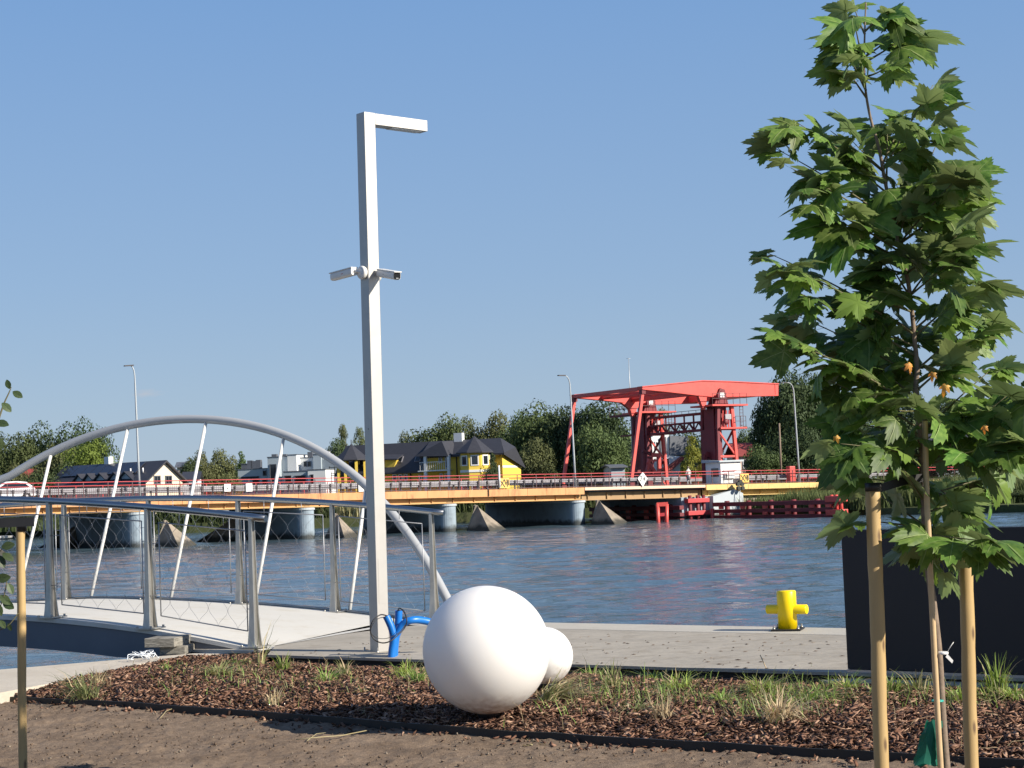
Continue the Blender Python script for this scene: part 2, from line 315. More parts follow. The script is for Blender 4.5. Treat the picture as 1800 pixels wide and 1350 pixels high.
# far materials
M['fascia'] = mat('orange_fascia', (.62,.31,.13), .7, var=.12, scale=.8, stretch=(1,1,.3), stain=(.25,.1,.05), stain_scale=1.4, stain_amt=.6)
M['girder'] = mat('ochre_girder', (.55,.32,.12), .65, var=.12, scale=.5, stain=(.3,.15,.06), stain_scale=1., stain_amt=.4)
M['leaf_girder'] = mat('brown_girder', (.36,.23,.11), .65, var=.12, scale=.5)
M['leaf_fascia'] = mat('pale_salmon_steel', (.75,.52,.38), .6, var=.06, scale=1)
M['approach_fascia'] = mat('yellow_fascia', (.68,.48,.18), .7, var=.12, scale=.8, stain=(.4,.25,.1), stain_scale=1., stain_amt=.4)
M['asphalt'] = mat('asphalt', (.05,.05,.052), .9)
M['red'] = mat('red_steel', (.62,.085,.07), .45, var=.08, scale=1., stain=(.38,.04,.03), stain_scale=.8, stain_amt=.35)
M['dark_red'] = mat('dark_and_shaded_red_steel', (.17,.022,.03), .6, var=.2, scale=1., stain=(.07,.02,.02), stain_amt=.6)  # dark red of the fenders; on the towers it paints in the shade
M['rail_red'] = mat('red_railing_paint', (.5,.05,.055), .5, var=.1, scale=1)
M['rail_dark'] = mat('dark_railing_paint', (.09,.045,.05), .6, var=.1)
M['guard'] = mat('guardrail_zinc', (.32,.31,.33), .5, .5, var=.2, scale=1)
M['guard_post'] = mat('guardrail_post', (.05,.045,.05), .6, var=.2)
M['pier'] = mat('blue_grey_pier_paint', (.27,.34,.40), .7, var=.1, scale=.5, stain=(.1,.12,.14), stain_scale=.7, stain_amt=.5)
M['pier_light'] = mat('pale_pier_paint', (.42,.47,.5), .7, var=.06, scale=.5)
M['wedge'] = mat('icebreaker_concrete', (.27,.23,.18), .9, var=.22, scale=.9, bump=.05, bscale=2, stain=(.12,.1,.08), stain_scale=.8, stain_amt=.6)
M['lamp_grey'] = mat('lamp_column_grey', (.4,.43,.45), .45, .3, var=.05)
M['board_white'] = mat('board_white', (.75,.75,.73), .6, var=.02)
M['board_yellow'] = mat('board_yellow', (.8,.5,.12), .6, var=.03)
M['ink'] = mat('sign_black', (.03,.035,.03), .7)
M['cream_wall'] = mat('cream_render', (.68,.6,.47), .85, var=.03, scale=.5)
M['yellow_wall'] = mat('yellow_render', (.72,.52,.08), .85, var=.04, scale=.5)
M['white_wall'] = mat('white_render', (.68,.7,.7), .8, var=.03, scale=.5)
M['grey_wall'] = mat('grey_render', (.36,.42,.46), .8, var=.04, scale=.5)
M['pink_wall'] = mat('pinkish_render', (.6,.47,.4), .85, var=.05, scale=.5)
M['roof_dark'] = mat('dark_roof_tiles', (.035,.036,.045), .55, var=.2, scale=2., stretch=(1,1,6))
M['roof_grey'] = mat('grey_roof', (.11,.12,.14), .6, var=.1)
M['roof_red'] = mat('red_roof', (.25,.05,.045), .7, var=.2, scale=2)
M['frame_white'] = mat('white_frame', (.75,.75,.75), .5, var=.02)
M['solar'] = mat('solar_glass', (.02,.025,.04), .15, spec=.7)
M['car_white'] = mat('white_car_paint', (.75,.75,.77), .25, var=.01)
M['car_silver'] = mat('silver_car_paint', (.45,.46,.48), .25, .5, var=.01)
M['tyre'] = mat('tyre', (.015,.015,.015), .8)
M['lamp_red'] = mat('red_lens', (.4,.01,.01), .3)
M['tree_dark'] = leafmat('dark_foliage', (.038,.06,.026), (.075,.105,.04), trans=.12, vscale=.5, orand=.2, rough=.7, spec=.2)
M['tree_mid'] = leafmat('mid_foliage', (.06,.09,.032), (.11,.14,.05), trans=.15, vscale=.4, orand=.2, rough=.7, spec=.2)
M['tree_olive'] = leafmat('olive_foliage', (.095,.11,.045), (.16,.165,.07), trans=.15, vscale=.4, orand=.2, rough=.7, spec=.2)
M['tree_bright'] = leafmat('bright_foliage', (.09,.13,.025), (.15,.2,.04), trans=.2, vscale=.4, orand=.15, rough=.7, spec=.2)
M['tree_yellow'] = leafmat('yellow_green_foliage', (.16,.16,.03), (.26,.25,.05), trans=.2, vscale=.6, orand=.1, rough=.7, spec=.2)
M['tree_trunk'] = mat('tree_bark', (.1,.08,.06), .9, var=.3)
M['reed'] = leafmat('reeds', (.05,.075,.025), (.11,.13,.05), trans=.15, vscale=.3, rough=.7, spec=.2)
M['reed_dry'] = leafmat('dry_reeds', (.25,.22,.12), (.33,.29,.17), trans=.15, vscale=.3, rough=.7, spec=.2)

for k_ in ('pier','pier_light','wedge'): waterline(M[k_])
# ================================================================= SETTING
WZ = -1.8
def sheet(name, pts, z, m, thick=0):
    mb = MB(); n = len(pts)
    if thick: mb.prism([(p[0],p[1],z-thick) for p in pts], (0,0,thick))
    else: mb.add([(p[0],p[1],z) for p in pts], [tuple(range(n))])
    return mb.build(name, m, kind='structure')
mb = MB(); mb.add([(-3000,-60,WZ-.3),(3000,-60,WZ-.3),(3000,4000,WZ-.3),(-3000,4000,WZ-.3)], [(0,1,2,3)])
mb.build('water', M['water'], kind='structure')
def waves():
    r = np.random.default_rng(3); rows = [12.]
    while rows[-1] < 235: rows.append(rows[-1]+.16+rows[-1]*.0022)
    Yr = np.array(rows); nx = 340; tt = np.linspace(-.46,.46,nx); X = Yr[:,None]*tt[None]; Y = np.repeat(Yr[:,None],nx,1); Zw = np.zeros_like(X)
    for k in range(46):
        lam = r.uniform(.85,1.0)*(.7*1.046**k); th_ = math.radians(78)+r.normal(0,.42); kx = math.cos(th_)*2*PI/lam; ky = math.sin(th_)*2*PI/lam
        Zw += lam*.0030*np.sin(kx*X+ky*Y+r.uniform(0,6.28)+.6*np.sin(.13*X+.09*Y+k))*(lam > .8)
    env = .75+.35*np.sin(.06*X+.11*Y+1)*np.sin(.045*Y-.03*X)
    Zw *= env; edge_f = np.minimum(1, (.46-np.abs(tt))/.03)[None]; Zw *= edge_f
    vs = np.stack([X,Y,np.full_like(X,WZ+.01)+Zw],2).reshape(-1,3); n_ = len(rows)
    i = np.arange(n_-1)[:,None]*nx+np.arange(nx-1)[None]; F_ = np.stack([i,i+1,i+1+nx,i+nx],2).reshape(-1,4)
    mk('river_water', npmesh('river_water', vs, F_, M['water'], True), kind='structure')
waves()

ZQ = .13
# near land: polygon with the water's edge (inlet at left)
q_far_l = V((-.75,19.75,0)); q1 = on(960,1095,ZQ); q2 = on(1480,1105,ZQ); qd = (q2-q1).normalized()
q_right = q2+qd*14; q_left = q1-qd*1.9
cp1 = on(430,1141,.1); cp2 = on(0,1177,.1); cdir = (cp2-cp1).normalized(); cp3 = cp2+cdir*10
mf = [on(470,1150,.06), on(330,1161,.06), on(250,1174,.06), on(120,1204,.06), on(0,1227,.06)]
mfl = mf[-1]+(mf[-1]-mf[-2]).normalized()*3
s1 = on(470,1151,ZQ); s2 = on(1440,1181,ZQ); sdir = (s2-s1).normalized(); s3 = s2+sdir*9
# quay wall body below everything
body = [V((-14,-8,0)), V((14,-8,0)), q_right, q1, q_left, V((-1.0,19.9,0)), V((-2.35,17.0,0)), cp1, cp2, cp3]
MB().prism([(p.x,p.y,-3.5) for p in body], (0,0,3.42)).build('quay_wall', M['wet_concrete'], kind='structure')
# soil: displaced grid
e_px = [(-60,1229),(0,1232),(200,1241),(450,1259),(700,1279),(900,1295),(1200,1313),(1500,1331),(1800,1348),(1900,1354)]
edge = [on(px,py,.02) for px,py in e_px]
edge = [edge[0]+(edge[0]-edge[1]).normalized()*2]+edge+[edge[-1]+(edge[-1]-edge[-2]).normalized()*3]
def edge_y(x):
    xs = [p.x for p in edge]; ys = [p.y for p in edge]; return np.interp(x, xs, ys)
def fnoise(x, y, sc_, seed=0): return noise.noise(V((x*sc_, y*sc_, seed)))
def grid(name, x0, x1, y0, y1, nx, ny, zf, m, keep=None):
    vs = []; fs = []; X = np.linspace(x0,x1,nx); Y = np.linspace(y0,y1,ny)
    for y in Y:
        for x in X: vs.append((x,y,zf(x,y)))
    for j in range(ny-1):
        for i in range(nx-1):
            if keep and not keep((X[i]+X[i+1])/2, (Y[j]+Y[j+1])/2): continue
            a = j*nx+i; fs.append((a,a+1,a+1+nx,a+nx))
    return npmesh(name, vs, fs, m, True)
def soil_z(x, y):
    return .014*fnoise(x,y,.9)+.02*fnoise(x,y*1.6,3.1,3)+.02*abs(fnoise(x,y*1.5,8.7,5))+.012*fnoise(x,y,21,9)+.002
mk('bare_soil_ground', grid('soil', -6, 5, 7, 14.6, 420, 300, soil_z, M['soil'], lambda x,y: y < edge_y(x)+.06), kind='structure')
MB().add([(-14,-8,-.03),(14,-8,-.03),(14,7.05,-.03),(-14,7.05,-.03)], [(0,1,2,3)]).build('ground', M['soil'], kind='structure')
nrm_s = V((-sdir.y, sdir.x, 0)); nrm_s = nrm_s if nrm_s.y > 0 else -nrm_s
M['overhang_shade'] = mat('overhang_shade_concrete', (.03,.028,.026), .8, var=.2)  # near-black: the shade below the slab overhang is put into the colour
# pavement slabs
cop = mf+[mfl, cp3, cp2, cp1, V((-2.35,17.0,0)), V((-2.1,16.4,0))]
sheet('coping_pavement', cop, .1, M['coping'], .2)
prom = [s1, s2, s3, q_right-sdir*.0, q2, q1, q_left, V((-1.0,19.9,0)), V((-2.35,17.05,0)), V((-2.3,16.4,0))]
nrm = V((-qd.y, qd.x, 0)); nrm = nrm if nrm.y > 0 else -nrm
inner = [q_right-nrm*.62, q_left-nrm*.62]
def quad_sheet(name, quads, z, m, thick):
    mb = MB(); seen = {}; vs = []; fs = []; cnt_ = {}
    def idx(p):
        k = (round(p[0],4), round(p[1],4))
        if k not in seen: seen[k] = len(vs); vs.append((p[0],p[1],z))
        return seen[k]
    for q in quads:
        f = [idx(p) for p in q]; area = sum(vs[f[a]][0]*vs[f[(a+1)%len(f)]][1]-vs[f[(a+1)%len(f)]][0]*vs[f[a]][1] for a in range(len(f)))
        if area < 0: f.reverse()
        fs.append(tuple(f))
        for a in range(len(f)): cnt_[(f[a],f[(a+1)%len(f)])] = 1
    n = len(vs); 
    if thick:
        vs += [(x,y,zz-thick) for x,y,zz in vs]
        fs += [(b,a,a+n,b+n) for (a,b) in cnt_ if (b,a) not in cnt_]
    return mb.add(vs, fs).build(name, m, kind='structure')
qL, qR = q_left-nrm*.55, q_right-nrm*.55
quad_sheet('quay_promenade', [[s1, s3, qR, qL], [s1, qL, V((-1.25,19.2,0)), V((-2.33,17.05,0))]], ZQ, M['concrete'], .022)
sheet('quay_slab_shade_base', [s1+nrm_s*.04+sdir*.05, s3+nrm_s*.04, q_right-nrm*.05, q_left-nrm*.05, V((-2.2,17.0,0))], ZQ-.026, M['overhang_shade'], .2)  # recessed dark layer that paints the shadow gap under the slab's front edge
sheet('quay_edge', [q_left-nrm*.615, q_right-nrm*.615, q_right+nrm*.03, q_left+nrm*.03], ZQ+.002, M['concrete_edge'], .35)
# bright footbridge landing apron
ap = [V((-2.36,16.93,0)), on(470,1138,ZQ), on(540,1124,ZQ), on(600,1112,ZQ), on(665,1101,ZQ), on(740,1098,ZQ), V((-.9,20.0,0))]
apc = V((-1.75,18.2,0)); quad_sheet('footbridge_landing', [[apc, ap[k], ap[(k+1)%len(ap)]] for k in range(len(ap))], ZQ+.003, M['deck_white'], 0)
# mulch bed
def mulch_ok(x, y):
    if y < edge_y(x)+.03: return False
    # behind slab front line
    t = (V((x,y,0))-V((s1.x,s1.y,0)))
    if x > s1.x and t.dot(nrm_s) > -.02: return False
    if x <= s1.x:
        xs = [p.x for p in reversed(mf)]; ys = [p.y for p in reversed(mf)]
        xs = [mfl.x]+xs; ys = [mfl.y]+ys
        if y > np.interp(x, xs, ys)-.01: return False
    return True
nrm_s = V((-sdir.y, sdir.x, 0)); nrm_s = nrm_s if nrm_s.y > 0 else -nrm_s
def mulch_z(x, y):
    e = min(1., max(0., (y-edge_y(x))/.7))
    if x > s1.x: e *= min(1., max(0., -(V((x-s1.x,y-s1.y,0))).dot(nrm_s)/.55))
    return .04+.05*e+.02*fnoise(x,y,1.3,7)+.012*fnoise(x,y,5,2)
mk('mulch_bed', grid('mulch', -6, 5.5, 8.6, 17, 300, 220, lambda x,y: mulch_z(x,y)-.012, M['mulch_base'], lambda x,y: mulch_ok(x,y)), kind='structure')
# bark chips (stuff)
def scatter(n, ok, zf, x0=-5, x1=4.6, y0=8.8, y1=16.6):
    out = []
    while len(out) < n:
        x = random.uniform(x0,x1); y = random.uniform(y0,y1)
        if abs(x) > .32*y+.25: continue
        if ok(x,y): out.append((x,y,zf(x,y)))
    return np.array(out)
def chips(name, P, lmin, lmax, wr, m, bend=.35, tilt=.5, thick=.25):
    n = len(P); L_ = rng.uniform(lmin,lmax,n)**1; W_ = L_*rng.uniform(wr[0],wr[1],n); yaw = rng.uniform(0,2*PI,n)
    tx = rng.normal(0,tilt,n); ty = rng.normal(0,tilt,n)
    base = np.array([[-.5,-.5,0],[0,-.6,1],[.5,-.4,0],[.5,.4,0],[0,.55,1],[-.5,.5,0], [0,0,-1.2]])
    B = np.repeat(base[None], n, 0).copy()
    B[:,:,0] *= L_[:,None]; B[:,:,1] *= W_[:,None]; B[:,:,2] *= (L_*rng.uniform(-.2,bend,n)*.5)[:,None]
    B[:,6,2] = -W_*thick
    B += rng.normal(0,1,B.shape)*(W_*.12)[:,None,None]
    def rot(B,a,i,j):
        c=np.cos(a)[:,None]; s=np.sin(a)[:,None]; x=B[:,:,i]*c-B[:,:,j]*s; y=B[:,:,i]*s+B[:,:,j]*c; B[:,:,i]=x; B[:,:,j]=y
    rot(B,tx,1,2); rot(B,ty,0,2); rot(B,yaw,0,1)
    B += P[:,None,:]
    f = np.array([[0,1,4],[0,4,5],[1,2,3],[1,3,4],[1,0,6],[2,1,6],[3,2,6],[4,3,6],[5,4,6],[0,5,6]])
    FF = (f[None]+ (np.arange(n)*7)[:,None,None]).reshape(-1,3)
    return npmesh(name, B.reshape(-1,3), FF, m)
P = scatter(62000, mulch_ok, mulch_z); P[:,2] += rng.uniform(-.006,.016,len(P))
o = mk('bark_mulch', chips('bark_mulch', P, .022, .085, (.1,.32), M['chips'], .25, .3)); tag(o, 'reddish brown bark chips covering the planting bed behind the black edging', 'bark mulch', kind='stuff')
P = scatter(420, lambda x,y: edge_y(x)-.35*random.random()**2 < y < edge_y(x)+.02, soil_z); P[:,2] += .008
o = mk('spilled_bark', chips('spilled_bark', P, .02, .06, (.2,.5), M['chips'])); tag(o, 'loose bark chips spilled on the soil in front of the black edging', 'bark chips', kind='stuff')
P = scatter(2600, lambda x,y: y < edge_y(x)-.02 and fnoise(x,y,1.7,4) > random.uniform(-.45,.5), soil_z, y0=7.6, y1=14.4); P[:,2] += .004
o = mk('soil_clods', chips('soil_clods', P, .005, .02, (.5,.95), M['clods'], .8, .6, .8)); tag(o, 'crumbs and small clods of dry brown soil lying on the bare ground', 'soil clods', kind='stuff')
# edging strip
mb = MB()
for a, b in zip(edge[:-1], edge[1:]):
    n_ = max(1, int((b-a).length/.25))
    for k in range(n_):
        p = a.lerp(b,k/n_); q = a.lerp(b,(k+1)/n_)
        h1 = .055+.008*fnoise(p.x,0,3.); h2 = .055+.008*fnoise(q.x,0,3.)
        dy = V((0,.02,0)); mb.hexa([p+V((0,0,-.05)), q+V((0,0,-.05)), q+V((0,.02,-.05)), p+V((0,.02,-.05)), V((p.x,p.y,h1)), V((q.x,q.y,h2)), V((q.x,q.y+.02,h2)), V((p.x,p.y+.02,h1))])
o = mb.build('garden_edging', M['edging']); tag(o, 'black plastic garden edging strip between bare soil and bark mulch', 'garden edging')

# ================================================================= FOOTBRIDGE
ub = V((-.912,.41,0)).normalized(); ob = V((.41,.912,0)).normalized()   # along, outward (far side)
N0 = V((-2.5,16.9,0)); F0 = V((-.95,19.9,0))
def fit(pxs, p0, n, deg=2, dz=0):
    S = []; ZZ = []
    for px, py in pxs:
        q = pl(px,py,p0,n); S.append((q-p0).dot(ub)); ZZ.append(q.z+dz)
    return np.polyfit(S, ZZ, deg), S, ZZ
nr_rail,_,_ = fit([(458,913),(350,902),(257,893),(180,888),(97,884),(0,880),(-60,878)], N0, ob)
fr_rail,_,_ = fit([(757,901),(576,887),(409,875),(255,879),(193,882),(0,893)], F0, ob)
nr_dk,_,_ = fit([(433,1136),(350,1122),(257,1106),(170,1094),(90,1086),(0,1082)], N0-ob*.06, ob)
fr_dk,_,_ = fit([(750,1091),(660,1084),(576,1074),(409,1059),(255,1053),(115,1052)], F0+ob*.06, ob)
print('near rail', nr_rail, 'far', fr_rail, 'deck', nr_dk, fr_dk)
SMAX = 9.2
def smid(p, s, sm=4.6):     # mirror the bridge about its middle
    s = s if s < sm else 2*sm-s
    return float(np.polyval(p, s))
zn = lambda s: smid(nr_dk, s); zf = lambda s: smid(fr_dk, s)
rn = lambda s: smid(nr_rail, s); rf = lambda s: smid(fr_rail, s)
foot = thing('footbridge', 'white arched steel footbridge with wire mesh railings left of the square lamp post', 'footbridge', N0)
# deck slab & fascia
SS = np.linspace(-.12, SMAX, 40); mb = MB(); vs = []; fs = []
for s in SS:
    a = N0-ob*.08+ub*s; b = F0+ob*.10+ub*(s-.3*0)
    t_ = .03
    zz = max(zn(s), ZQ-.05); z2 = max(zf(s), ZQ-.05)
    for k in range(5):
        p = a.lerp(b,k/4); vs.append((p.x,p.y,zz+(z2-zz)*k/4))
    vs += [(b.x,b.y,z2-.1), (a.x,a.y,zz-.04)]
n_ = 7
for i in range(len(SS)-1):
    for k in range(n_):
        k2 = (k+1) % n_; fs.append((i*n_+k, i*n_+k2, (i+1)*n_+k2, (i+1)*n_+k))
mb.add(vs, fs).build('deck', M['deck_white'], foot)
mb = MB(); vs = []; fs = []
for s in SS:
    a = N0-ob*.06+ub*s; zt = max(zn(s), ZQ-.05)-.041; th = .27*min(1,max(.15,(s+.2)/1.6))
    for off, dz in ((0,0),(.0,-th),(.25,-th-.02),(.25,0)):
        p = a+ob*off; vs.append((p.x,p.y,zt+dz))
for i in range(len(SS)-1):
    for k in range(4):
        k2 = (k+1) % 4; fs.append((i*4+k, i*4+k2, (i+1)*4+k2, (i+1)*4+k))
mb.add(vs, fs).build('edge_girder', M['fascia_dark'], foot)
mb = MB(); vs = []
for s in SS:
    a = F0+ob*.08+ub*s; zt = max(zf(s), ZQ-.05)-.105; th = .25*min(1,max(.15,(s+.2)/1.6))
    for off, dz in ((0,0),(.0,-th),(-.25,-th-.02),(-.25,0)):
        p = a+ob*off; vs.append((p.x,p.y,zt+dz))
mb.add(vs, fs).build('edge_girder', M['fascia_dark'], foot)
# kerb rim along the far edge
mb = MB(); mb.tube([F0+ob*.09+ub*s+Z*(max(zf(s),ZQ-.03)+.012) for s in SS], .018, 6)
mb.build('edge_trim', M['galv'], foot)
def post(base, top, flip=1):
    """tapering flat-sided post with flared foot"""
    mb = MB(); H = top-base.z; prof = [(0,.075),(.06,.066),(.16,.056),(.32,.046),(.55,.04),(H,.03)]
    for sgn in (-1,1):
        vs = []; fs = []
        for h, hw in prof:
            for a_, b_ in ((-1,-1),(1,-1),(1,1),(-1,1)):
                d = ob*(sgn*.024 + b_*.006) + ub*(a_*hw*.55) - ob*0
                off = ob*(sgn*(hw-.03)*.9)
                vs.append(base+d+off+Z*h)
        for i in range(len(prof)-1):
            for k in range(4): fs.append((i*4+k, i*4+(k+1)%4, (i+1)*4+(k+1)%4, (i+1)*4+k))
        fs.append(tuple(range(len(vs)-4, len(vs)))); mb.add(vs, fs)
    # cross web between plates
    vs = []; fs = []
    for h, hw in prof:
        for a_, b_ in ((-1,-1),(1,-1),(1,1),(-1,1)):
            vs.append(base+ub*(a_*.006)+ob*(b_*(.02+(hw-.03)*.9))+Z*h)
    for i in range(len(prof)-1):
        for k in range(4): fs.append((i*4+k, i*4+(k+1)%4, (i+1)*4+(k+1)%4, (i+1)*4+k))
    mb.add(vs, fs)
    p = mb.build('railing_post', M['galv'], foot)
    mb = MB(); mb.box(base+Z*.006, (.2,.24,.012), ub)
    for i in (-1,1):
        for j in (-1,1): mb.lathe(base+ub*i*.08+ob*j*.1, [(.012,.01),(.012,.03),(0,.03)], 6)
    mb.build('foot_plate', M['galv'], p)
near_s = [0,1.18,2.36,3.55,4.74,5.93,7.1,8.3]; far_s = [0,1.26,2.52,3.78,5.03,6.3,7.55,8.8]
for s in near_s: post(N0+ub*s+Z*max(zn(s),ZQ), rn(s))
for s in far_s: post(F0+ub*s+Z*max(zf(s),ZQ), rf(s))
for P0, f, sl_ in ((N0, rn, near_s), (F0, rf, far_s)):
    S2 = np.linspace(-.16, SMAX, 50)
    mb = MB(); mb.tube([P0+ub*s+Z*(f(s)+.012) for s in S2], .034, 14); mb.build('handrail', M['stainless'], foot)
# net panels
def net(P0, s0, s1_, zt, zb, inner):
    q = lambda s, z: P0+inner+ub*s+Z*z
    a, b = s0+.1, s1_-.1; tA, tB = zt(a)-.13, zt(b)-.13; bA, bB = zb(a)+.13, zb(b)+.13
    mb = MB(); c4 = [q(a,bA), q(b,bB), q(b,tB), q(a,tA)]
    for i in range(4): mb.tube([c4[i], c4[(i+1)%4]], .006, 6)
    for fz in (.22,.78):
        for s_, e_ in ((a,s0),(b,s1_)):
            z_ = (bA+(tA-bA)*fz) if s_ == a else (bB+(tB-bB)*fz)
            mb.tube([q(s_,z_), P0+ub*e_+Z*z_], .004, 5)
    m_ = .5*(a+b)
    mb.tube([q(m_-.25,(tA+tB)/2), q(m_-.25,zt(m_-.25))], .004, 5); mb.tube([q(m_+.25,(tA+tB)/2), q(m_+.25,zt(m_+.25))], .004, 5)
    fr = mb.build('net_frame', M['wire'], foot)
    mb = MB(); nS = 9; w_ = (b-a)/nS
    for k in range(nS):
        sc_ = a+w_*(k+.5); sg = 1 if k % 2 == 0 else -1
        pts = []; m2 = 30
        for j in range(m2+1):
            t = j/m2; s_ = sc_+sg*math.cos(t*PI*6)*w_*.49; lo = bA+(bB-bA)*(s_-a)/(b-a); hi = tA+(tB-tA)*(s_-a)/(b-a)
            pts.append(q(s_, lo+(hi-lo)*t))
        mb.tube(pts, .0014, 3, cap=False)
    mb.build('wire_net', M['wire'], fr, kind='stuff')
for a, b in zip(near_s[:-1], near_s[1:]): net(N0, a, b, rn, zn, ob*.04)
for a, b in zip(far_s[:-1], far_s[1:]): net(F0, a, b, rf, zf, -ob*.04)
# arch
HB = [(27,1055),(157,1050),(298,1050),(446,1058),(612,1078)]; HT = [(70,808),(215,750),(365,738),(512,772),(676,876)]
BL0 = F0+ob*.16
tl = []
for (bx,by),(tx_,ty_) in zip(HB,HT):
    b = pl(bx,by,BL0,ob); q = pl(tx_,ty_,b,ub); d = q-b; tl.append((round(d.dot(ob),2), round(d.z,2), round((b-BL0).dot(ub),2), round(b.z,2)))
print('hangers', tl)
tilt = np.mean([a/z for a,z,_,_ in tl[:4]]); print('tilt', tilt)
tdir = (ob*tilt+Z).normalized(); an = ub.cross(tdir).normalized()
BLz = BL0+Z*.3
def ap_(px,py): return pl(px,py,BLz,an)
AP = [(792,1066),(757,1000),(700,915),(676,880),(640,850),(575,805),(512,773),(440,747),(365,736),(290,736),(215,750),(140,775),(70,807),(0,848)]
ar = [ap_(*p) for p in AP]
sA = [(p-BLz).dot(ub) for p in ar]; hA = [(p-BLz).dot(tdir) for p in ar]
print('arch s,h', [(round(a,2),round(b,2)) for a,b in zip(sA,hA)])
pa = np.polyfit(sA, hA, 4); s_end0 = sA[0]-.25
ss = np.linspace(s_end0, 10.2, 70); hs_ = []
imax = np.argmax(np.polyval(pa, np.linspace(sA[0], sA[-1], 200))); smx = np.linspace(sA[0], sA[-1], 200)[imax]; print('apex s', smx)
for s in ss:
    t = s if s <= sA[-1] else max(2*smx-s, s_end0)
    h = np.interp(t, sA, hA) if False else np.polyval(pa, t); hs_.append(h)
arp = [BLz+ub*s+tdir*h for s,h in zip(ss,hs_) if h > -1.0]
MB().tube(arp, .052, 20).build('arch_tube', M['arch_paint'], foot)
for (bx,by) in HB+[(-95,1062),(-215,1078)]:
    b = pl(bx,by,BL0,ob); s = (b-BLz).dot(ub); t = s if s <= sA[-1] else 2*smx-s
    top = BLz+ub*s+tdir*np.polyval(pa,t)
    MB().tube([b-Z*.08, top], .021, 12).build('hanger', M['white_paint'], foot)
# far abutment outside the frame
e = N0+ub*(SMAX+1.4)+ob*1.6
MB().box(e+Z*(-1.1), (3,4.4,2.35), ub).build('footbridge_abutment', M['wet_concrete'], kind='structure')

# ================================================================= LAMP POST
PB = V((at(665,1143,15.9).x, 15.9, .1))
th = math.radians(41)
fr_ = V((math.cos(math.radians(41)), math.sin(math.radians(41)), 0))    # bright face direction, to the right and back
fl_ = V((-math.sin(math.radians(41)), math.cos(math.radians(41)), 0))
sq = .122; ztop = at(640,196,15.9).z
lp = thing('lamp_post', 'tall square white lamp post with short angled arm at its top', 'lamp post', PB)
lean = at(640,196,15.9)-at(665,1143,15.9); lean = V((lean.x/lean.z, 0, 0)); print('lean', lean)
K = PB  # near corner
def pp(u_, v_, z): return K+fr_*u_+fl_*v_+V((lean.x*(z), 0, z))
mb = MB(); hh = ztop-PB.z
mb.hexa([pp(0,0,0),pp(sq,0,0),pp(sq,sq,0),pp(0,sq,0),pp(0,0,hh),pp(sq,0,hh),pp(sq,sq,hh),pp(0,sq,hh)]); mb.build('pole', M['pole_paint'], lp, bevel=.004)
mb = MB(); al = .60
mb.hexa([pp(sq+.002,.002,hh-.105),pp(sq+al,.002,hh-.105),pp(sq+al,sq-.002,hh-.105),pp(sq+.002,sq-.002,hh-.105),pp(sq+.002,.002,hh-.003),pp(sq+al,.002,hh-.003),pp(sq+al,sq-.002,hh-.003),pp(sq+.002,sq-.002,hh-.003)])
arm = mb.build('arm', M['pole_paint'], lp, bevel=.003)
mb = MB(); mb.hexa([pp(sq+.2,.015,hh-.112),pp(sq+al-.06,.015,hh-.112),pp(sq+al-.06,sq-.015,hh-.112),pp(sq+.2,sq-.015,hh-.112),pp(sq+.2,.015,hh-.106),pp(sq+al-.06,.015,hh-.106),pp(sq+al-.06,sq-.015,hh-.106),pp(sq+.2,sq-.015,hh-.106)])
mb.build('light_panel', M['lamp_lens'], arm)
mb = MB(); mb.box(pp(sq/2,sq/2,.012), (.24,.24,.02), fr_); mb.build('base_plate', M['galv'], lp)
for i in (-1,1):
    for j in (-1,1): MB().lathe(pp(sq/2+i*.095,sq/2+j*.095,.02), [(.013,0),(.013,.025),(.007,.025),(.007,.05),(0,.05)], 6).build('anchor_bolt', M['galv'], lp)
MB().box(PB+fr_*.06+fl_*.06+V((0,0,-.1)), (.34,.34,.2), fr_).build('lamp_footing', M['coping'], kind='structure')
hq = [pp(.022,-.0015,.45),pp(.1,-.0015,.45),pp(.1,.001,.45),pp(.022,.001,.45),pp(.022,-.0015,.85),pp(.1,-.0015,.85),pp(.1,.001,.85),pp(.022,.001,.85)]
MB().hexa(hq).build('access_door', M['pole_paint'], lp)
# cable entry hole
MB().lathe(pp(0,.06,2.0)+fl_*0, [(.005,-.003),(.005,.003)], 8, axis=-fr_).build('screw', M['ink'], lp)
